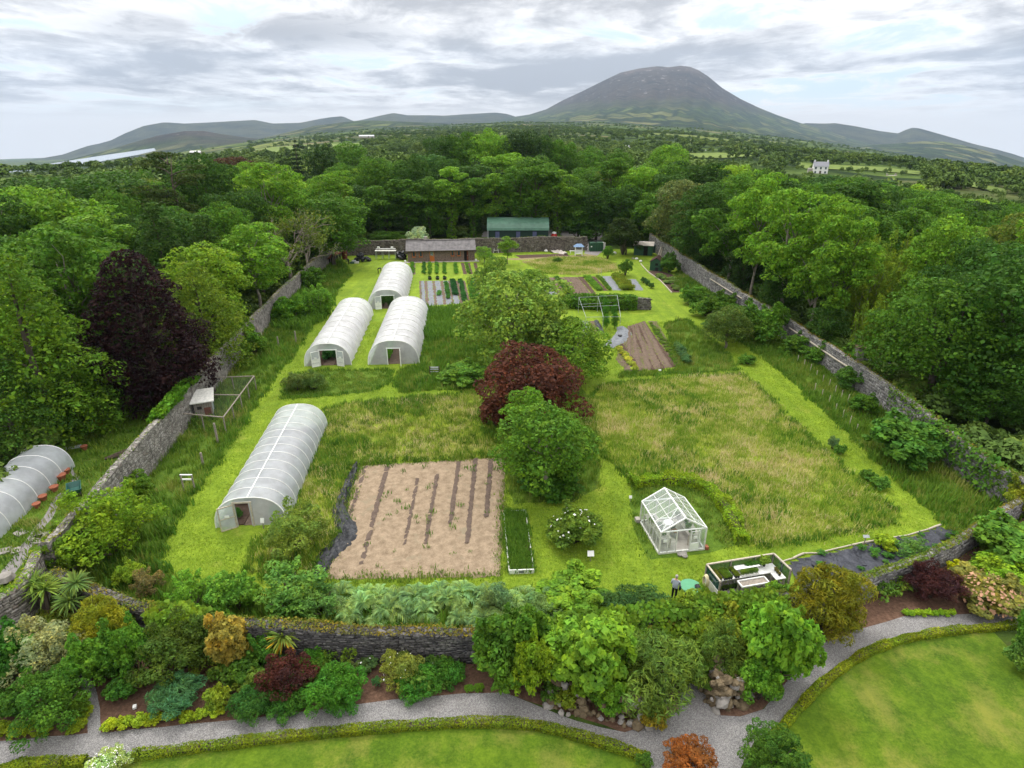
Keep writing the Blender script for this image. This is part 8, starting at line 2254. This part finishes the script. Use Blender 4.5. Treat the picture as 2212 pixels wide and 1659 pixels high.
ivy_on('ivy strands on the right wall near the corner', W_R, .86, .93, 700, (0.05, 0.11, 0.02), .2, .5)
ivy_on('green creeper along the top of the right wall before the corner', W_R, .80, .95, 900, (0.06, 0.11, 0.02), .1, .5)

# ================================================================== special plants
def sword(name, n, L, w, seed, colors_mat, up=.6, z0=0.0, droop=1.0):
    r_ = np.random.default_rng(seed); V, F = [], []
    for i in range(n):
        a = r_.uniform(0, 6.28); el = r_.uniform(-.35, 1.45) * up + .25; ln = L * r_.uniform(.75, 1.1)
        d = np.array([math.cos(a) * math.cos(el), math.sin(a) * math.cos(el), math.sin(el)]); s = np.array([-math.sin(a), math.cos(a), 0]) * w
        k = len(V)
        for t, ww in ((0, .5), (.4, 1), (.75, .8), (1, .08)):
            p = d * ln * t + np.array([0, 0, z0 - droop * ln * .42 * t * t * math.cos(el)])
            V += [p - s * ww, p + s * ww]
        for j in range(3): F.append((k + 2 * j, k + 2 * j + 1, k + 2 * j + 3, k + 2 * j + 2))
    return mesh_np(name, np.array(V), np.array(F), (colors_mat,))
def cordyline(label, box, heads, color, skirt=None, seed=0):
    g, w, h = from_box(*box); t = thing('cordyline', label, 'palm', g)
    for k, (dx, dy, hz, s) in enumerate(heads):
        MB().tube([(dx * .3, dy * .3, -.1), (dx * .6, dy * .6, hz * .5), (dx, dy, hz)], [.14, .12, .10], 7).build('trunk', M['bark'], t)
        c = add('crown', sword('sword_leaves', 95, s, .045, seed + k, LEAF), t, (dx, dy, hz)); c.color = (*color, 1)
        if skirt:
            q = add('dead_leaves', sword('hanging_leaves', 34, s * .95, .045, seed + 9, LEAF, up=-.9, droop=.7), t, (dx, dy, hz - .05)); q.color = (*skirt, 1)
cordyline('spiky palm with two heads in the corner below the wall junction', (69, 1258, 141, 1350), ((-.3, .2, 2.3, 1.15), (.35, .0, 2.0, 1.25)), (0.12, 0.175, 0.045), None, 1)
cordyline('spiky palm right of the two headed palm in the corner', (144, 1256, 206, 1350), ((.15, .3, 2.3, 1.0), (-.05, -.25, 1.5, 1.15)), (0.10, 0.15, 0.05), None, 5)
cordyline('spiky palm with orange dead leaves in front of the dark wall', (592, 1352, 650, 1440), ((0, 0, 1.55, 1.2),), (0.13, 0.17, 0.045), (0.42, 0.24, 0.03), 8)
plant('spiky', 'clump of strappy leaves behind the hose coil beside the pen', (1503, 1258, 1521, 1292), (0.12, 0.20, 0.03), 'strap_leaf_plant', 'plant')
# silvery cardoons along the inside of the front wall
def cardoon_mesh(seed):
    r_ = np.random.default_rng(seed); V, F = [], []
    for i in range(20):
        a = i * 2.4 + r_.normal(0, .2); el = r_.uniform(.5, 1.3); ln = r_.uniform(.75, 1.15)
        h2 = np.array([math.cos(a), math.sin(a), 0]); sd_ = np.array([-math.sin(a), math.cos(a), 0])
        P = [h2 * ln * t * math.cos(el) * 1.25 + np.array([0, 0, ln * (1.35 * t * math.sin(el) - .95 * t * t)]) + [0, 0, .12] for t in np.linspace(0, 1, 11)]
        for j in range(2, 11):
            p = P[j]; d = nrm(P[j] - P[j - 1]); wd = .25 * math.sin(math.pi * (j / 11.5)) + .03
            for s_ in (-1, 1):
                tip = p + sd_ * s_ * wd + d * wd * .7 - np.array([0, 0, wd * .25]); m = (p + tip) / 2; q = np.cross(tip - p, [0, 0, 1.]); q = nrm(np.cross(q, tip - p)) * .0
                b = d * .055; k = len(V); V += [p - b, m - b * .8 + [0, 0, .015], tip, m + b * .8 + [0, 0, .015]]; F.append((k, k + 1, k + 2, k + 3))
            k = len(V); V += [P[j - 1] - sd_ * .02, P[j - 1] + sd_ * .02, p + sd_ * .015, p - sd_ * .015]; F.append((k, k + 1, k + 2, k + 3))
    return mesh_np('cardoon', np.array(V), np.array(F), (LEAF,))
CARD = [cardoon_mesh(s) for s in range(4)]
r_ = random.Random(31); k = 0
CB = [(735, 1290), (830, 1288), (950, 1284), (1060, 1292), (1150, 1290), (1172, 1318), (1150, 1345), (1030, 1358), (900, 1358), (780, 1354), (720, 1335)]
CG = [(p.x, p.y) for p in ground_poly(CB)]
cp = scatter_in(CG, 3.0, np.random.default_rng(9)); sel = []
for p in cp:
    if all((p[0] - q[0]) ** 2 + (p[1] - q[1]) ** 2 > .72 for q in sel): sel.append(p)
for p in sel:
    t = thing('cardoon', 'silvery green cardoon in the row inside the front wall', 'plant', (p[0], p[1], 0), r_.uniform(0, 6.28), 'silvery cardoons inside the front wall')
    s = r_.uniform(.95, 1.45); t.scale = (s, s, s * 1.05); c = add('leaves', CARD[k % 4], t); c.color = (0.135, 0.205, 0.105, 1); k += 1
plant('feathery', 'tallest silvery blue plant rising out of the cardoon row', (1040, 1262, 1098, 1330), (0.11, 0.17, 0.10))
plant('feathery', 'silvery feathery plant at the right end of the cardoon row', (1150, 1280, 1232, 1345), (0.10, 0.17, 0.085))
plant('bush', 'small yellow weed at the wall top among the cardoons', (820, 1352, 845, 1372), (0.36, 0.30, 0.02))

# ================================================================== hedges
def hedge(label, pts, w, h, color, n_per_m=1000, L=.07, px=True, name='hedge', dens_z=0, lump=.06, seed=0):
    P = resample(catmull([at(*p) for p in pts] if px else pts, 6), .25); r_ = np.random.default_rng(seed + abs(int(P[0].x * 10))); m = len(P)
    tot = .25 * m; n = int(tot * n_per_m); ii = r_.uniform(0, m - 1.01, n); k = ii.astype(int); f = (ii - k)[:, None]
    PA = np.array([tuple(p) for p in P]); D = np.gradient(PA, axis=0); D = nrm(D); NA = np.column_stack([-D[:, 1], D[:, 0], np.zeros(m)])
    q = r_.uniform(-1, 1, n) * (w / 2 + h); sd_ = np.abs(q) > w / 2; c = np.where(sd_, np.sign(q), 2 * q / w); s = np.where(sd_, 1 - (np.abs(q) - w / 2) / h, 1.0)
    bul = 1 + lump * np.sin(ii * 1.1) + lump * np.sin(ii * .37 + 2) + r_.normal(0, .05, n)
    rd = np.where(sd_, .94 + .06 * (1 - s ** 4), 1.0); x = c * w / 2 * bul * rd; z = s * h * bul * np.where(sd_, 1, 1 - .10 * np.abs(c) ** 4)
    Q = PA[k] * (1 - f) + PA[k + 1] * f + NA[k] * x[:, None]; Q[:, 2] = np.maximum(.02, z)
    V, F = leaf_quads(Q, nrm(NA[k] * c[:, None] + np.array([0, 0, 1.]) * s[:, None] + 1e-6), L, .65, r_, wild=.9)
    t = thing(name, label, 'hedge', P[0]); org = np.array(tuple(P[0]))
    o = add('foliage', mesh_np('hedge_leaves', V - org, F, (LEAF,)), t); o.color = (*color, 1)
    mb = MB()
    for a, b in zip(P[4:-5:2], P[6:-3:2]): mb.beam(a + Vector((0, 0, h * .26)) - P[0], b + Vector((0, 0, h * .35)) - P[0], w * .55, h * .6)
    mb.build('stems', M['bark'], t)  # solid brown core added behind the leaves as their inner shade
    return t
HC = (0.118, 0.150, 0.014)
hedge('long low box hedge between the gravel path and the front lawn', [(285, 1638), (400, 1623), (500, 1611), (600, 1598), (750, 1583), (900, 1571), (1000, 1566), (1095, 1566), (1180, 1576), (1250, 1595), (1330, 1618), (1402, 1645)], .42, .34, HC)
hedge('short low box hedge in the bottom left corner beside the path', [(-40, 1690), (0, 1674), (40, 1660), (100, 1655), (188, 1650)], .46, .36, HC)
hedge('low box hedge curving along the right lawn', [(1672, 1600), (1700, 1562), (1735, 1522), (1770, 1487), (1815, 1450), (1860, 1420), (1910, 1398), (1960, 1383), (2020, 1372), (2080, 1364), (2140, 1360), (2200, 1352)], .38, .32, (0.128, 0.158, 0.015), lump=.10)
hedge('curved low hedge around the back of the greenhouse hollow', [(1362, 1052), (1395, 1046), (1440, 1042), (1490, 1048), (1530, 1065), (1562, 1095), (1585, 1135), (1602, 1178)], .9, .75, (0.16, 0.235, 0.020), 900, .12, lump=.14)

# ================================================================== rockery and grotto
def rock(name, c, s, mat, parent, r_):
    prof = [(s[0] * .35, -.5), (s[0] * .5, -.25), (s[0] * .48, .1), (s[0] * .3, .42), (s[0] * .06, .5)]
    Mx = Euler((r_.uniform(-.6, .6), r_.uniform(-.6, .6), r_.uniform(0, 6))).to_matrix() @ Matrix.Diagonal((1, s[1] / s[0], s[2]))
    mb = MB().lathe(prof, 7, c, Mx); mb.v = [tuple(np.array(v) + np.array([r_.gauss(0, s[0] * .05) for _ in range(3)])) for v in mb.v]
    return mb.build(name, mat, parent)
def rockery(label, pts, h, seed, mats, nrow=5, per=1.0, depth_=.8, jit=.22):
    r_ = random.Random(seed); P = resample(catmull([at(*p) for p in pts], 5), .36 / per); t = thing('rockery', label, 'rockery', P[0])
    for row in range(nrow):
        z = h * row / nrow
        for i in range(len(P) - 1):
            p = P[i].lerp(P[i + 1], r_.random()); d = (P[i + 1] - P[i]).normalized(); q = Vector((-d.y, d.x, 0))
            c = p + q * (depth_ * row / nrow + r_.uniform(-jit, jit)) - P[0] + Vector((0, 0, z + .08 + r_.uniform(-jit, jit) * .6))
            s = r_.choice((.26, .34, .42, .5, .66)) * r_.uniform(.85, 1.1); rock('stone', c, (s, s * r_.uniform(.6, .95), s * r_.uniform(.5, .8)), mats[r_.randrange(len(mats))], t, r_)
    return t
rockery('mossy stone rockery along the path under the lime vine', [(1180, 1524), (1250, 1545), (1330, 1562), (1400, 1562), (1432, 1545), (1452, 1512), (1462, 1470)], 1.3, 3, [M['stone_brown'], M['stone_brown'], M['stone_brown'], M['stone']], 4, .9)
rockery('pale stone grotto pillar on the right of the tunnel entrance', [(1530, 1462), (1526, 1490), (1534, 1522), (1560, 1532), (1592, 1524), (1612, 1508), (1630, 1490)], 1.5, 4, [M['stone'], M['stone_brown'], M['stone_brown'], M['stone_brown']], 5, 1.0, .5)
# red cut branches under the copper beech
plant('spiky', 'pile of dead rust red branches on the grass under the copper beech', (192, 900, 222, 938), (0.16, 0.035, 0.018), 'brush_pile', 'brush pile')
plant('spiky', 'smaller pile of dead red branches left of the other one', (162, 902, 192, 928), (0.11, 0.03, 0.018), 'brush_pile', 'brush pile')

# ================================================================== grass that nobody could count
TG = blade_material('tall_grass', [(0.30, (0.055, 0.135, 0.014)), (0.48, (0.115, 0.215, 0.020)), (0.62, (0.20, 0.28, 0.032)), (0.78, (0.35, 0.34, 0.10))], .16)
MG_ = blade_material('meadow_grass', [(0.34, (0.12, 0.25, 0.018)), (0.46, (0.22, 0.34, 0.028)), (0.555, (0.41, 0.44, 0.08)), (0.66, (0.64, 0.54, 0.28)), (0.80, (0.68, 0.53, 0.35))], .17)
LG = blade_material('lush_weeds', [(0.3, (0.055, 0.145, 0.015)), (0.55, (0.105, 0.225, 0.02)), (0.8, (0.17, 0.28, 0.03))], .3)
tall = [tuft('grass_tuft', TG, 16, .55, .030, .24, s) for s in range(3)] + [tuft('grass_tuft', TG, 9, .85, .025, .2, 7)]
mead = [tuft('meadow_tuft', MG_, 20, .34, .019, .30, 10 + s, .7) for s in range(3)]
lush = [tuft('weed_tuft', LG, 12, .6, .055, .26, 20 + s, .6) for s in range(3)]
lowt = [tuft('short_tuft', TG, 14, .26, .028, .25, 30 + s, .6) for s in range(2)]
g_ = np.random.default_rng(55)
HOLES = []
for tt in (T_A, T_B, T_C, T_D):
    pass
def tunnel_rect(t, w, L): return [(local(t, x, y).x, local(t, x, y).y) for x, y in ((-w / 2 - .1, -1.3), (w / 2 + .1, -1.3), (w / 2 + .1, L + .1), (-w / 2 - .1, L + .1))]
HOLES += [tunnel_rect(T_A, 4.9, (at(650, 922) - at(545, 1136)).length), tunnel_rect(T_B, 5.4, (at(767, 682) - at(709, 790)).length), tunnel_rect(T_C, 6.0, (at(883, 682) - at(851, 787)).length), tunnel_rect(T_D, 5.8, (at(858, 600) - at(836, 667)).length)]
HOLES.append([(p.x, p.y) for p in (local(GH, -.1, -.9), local(GH, 4.5, -.9), local(GH, 4.5, 5.5), local(GH, -.1, 5.5))])
def grass(name, zs, dens, protos, smin, smax, seed, zb=.01, thin=None):
    PP = []
    for z in zs:
        P = scatter_in(z, dens, g_)
        for h in HOLES: P = P[~inside(P, h)]
        PP.append(P)
    P = np.concatenate(PP)
    if thin is not None: P = P[thin(P)]
    scatter(name, np.column_stack([P, np.full(len(P), zb)]), g_.uniform(smin, smax, len(P)), protos, seed=seed)
grass('rough_grass', [Z['left'], Z['right'], Z['middle'], Z['hopside'], Z['treebase'], Z['frontstrip']], 4.2, tall, .55, 1.1, 1)
grass('weeds', [Z['left'], Z['right'], Z['middle'], Z['frontstrip']], 1.6, lush, .6, 1.3, 2, thin=lambda P: (np.sin(P[:, 0] * .5) + np.sin(P[:, 1] * .37 + P[:, 0] * .2)) > -.5)
grass('meadow_grass', [Z['meadow'], Z['topstrip']], 9.0, mead, .7, 1.25, 3)
grass('meadow_grass', [Z['leftmeadow']], 5.0, mead, .7, 1.25, 23)
grass('rough_grass', [Z['leftmeadow']], 3.0, tall, .5, .9, 24)
grass('weeds', [Z['meadow'], Z['leftmeadow'], Z['leftmeadow']], 1.3, lush, .5, 1.0, 4, thin=lambda P: (np.sin(P[:, 0] * .45 + 1) + np.sin(P[:, 1] * .4 + P[:, 0] * .25)) > .35)
grass('short_grass', [Z['tunnelpatch'], Z['ghouse']], 7, lowt, .6, 1.2, 5)
grass('rough_grass', [Z['outside']], 3.5, lowt, .7, 1.6, 6)
grass('bed_crop', [[tuple(p) for p in rbq]], 60, lush, .35, .55, 7, .12)
SG = blade_material('mown_blades', [(0.3, (0.155, 0.27, 0.020)), (0.55, (0.28, 0.40, 0.032)), (0.8, (0.40, 0.44, 0.08))], .5)
mown = [tuft('mown_tuft', SG, 16, .10, .018, .30, 50 + s, .8) for s in range(2)]
def not_in(P, zs):
    k = np.ones(len(P), bool)
    for z in zs: k &= ~inside(P, z)
    return k
BEDS = [[tuple(at(*q)) for q in CBQ], MG, V1_ := [tuple(at(*q)) for q in V1]]
grass('mown_blades', [gp], 7.5, mown, .7, 1.4, 13, .004, thin=lambda P: (P[:, 1] < 85) & not_in(P, list(Z.values()) + BEDS))
fr = []
for zk in ('left', 'right', 'meadow', 'leftmeadow', 'middle', 'tunnelpatch', 'hopside', 'frontstrip'):
    z = Z[zk]
    for a, b in zip(z, z[1:] + z[:1]):
        for _ in range(max(1, int((b - a).length * 5))):
            q = a.lerp(b, g_.random()); fr.append((q.x + g_.normal(0, .16), q.y + g_.normal(0, .16), .01))
scatter('edge_grass', np.array(fr), g_.uniform(.35, .75, len(fr)), lush + tall[:1], seed=14)
# nettles and reeds
reed = [p3(0, 0)]
NR = [ground_poly([(1010 - 90, 672), (1010, 668), (1012, 690), (1000, 735), (925, 735), (915, 710)]), ground_poly([(612, 640), (650, 632), (716, 640), (700, 690), (655, 712), (600, 712), (585, 690)])]
grass('nettles', NR, 9, lush, 1.0, 2.0, 8)
# low plants that fill the gaps of the shrub border
BL_ = blade_material('border_leaves', [(0.3, (0.05, 0.12, 0.014)), (0.5, (0.10, 0.20, 0.02)), (0.62, (0.19, 0.25, 0.022)), (0.8, (0.22, 0.17, 0.03))], .5)
bp_ = [lowtree(960 + s, .9, [1.3, 1.6, 1.1][s], 420, .13, BL_, 6, 'border_clump') for s in range(3)]
BZ = [ground_poly(q) for q in ([(-20, 1480), (118, 1310), (300, 1380), (480, 1415), (560, 1430), (600, 1530), (500, 1545), (455, 1490), (330, 1480), (230, 1470), (150, 1420), (175, 1560), (0, 1590)], [(600, 1440), (760, 1450), (790, 1505), (620, 1530)], [(860, 1450), (1000, 1450), (990, 1490), (880, 1505)],
     [(1040, 1440), (1250, 1425), (1500, 1395), (1690, 1355), (1730, 1400), (1690, 1470), (1640, 1520), (1540, 1440), (1470, 1430), (1440, 1520), (1330, 1550), (1150, 1510), (1090, 1480)], [(1830, 1320), (1940, 1275), (1960, 1290), (1850, 1340)], [(2080, 1200), (2250, 1110), (2300, 1300), (2200, 1310)])]
grass('border_plants', BZ, 1.15, bp_, .5, 1.25, 12, .0)
# frayed edges of the cleared bed and of the plots
edge_pts = []
for q0, q1 in zip(CBQ, CBQ[1:] + CBQ[:1]):
    a, b = at(*q0), at(*q1); L_ = (b - a).length
    for _ in range(int(L_ * 7)):
        p = a.lerp(b, g_.random()); edge_pts.append((p.x + g_.normal(0, .22), p.y + g_.normal(0, .25), .02))
scatter('short_grass', np.array(edge_pts), g_.uniform(.5, 1.2, len(edge_pts)), lowt, seed=9)
cb = scatter_in([tuple(at(*p)) for p in CBQ], .35, g_)
scatter('seedlings', np.column_stack([cb, np.full(len(cb), .08)]), g_.uniform(.25, .6, len(cb)), lush, seed=10)

# ================================================================== haze
hz = bpy.data.materials.new('haze'); hz.use_nodes = True
hn, hl_ = hz.node_tree.nodes, hz.node_tree.links; hn.clear()
pv = hn.new('ShaderNodeVolumePrincipled'); pv.inputs['Color'].default_value = (0.57, 0.75, 1.0, 1); pv.inputs['Density'].default_value = HAZE; pv.inputs['Anisotropy'].default_value = 0.0
ho = hn.new('ShaderNodeOutputMaterial'); hl_.new(pv.outputs[0], ho.inputs['Volume'])
if HAZE > 0:
    o = MB().box((0, 0, 380), (25200, 25200, 1760)).build('haze', hz, kind='stuff')
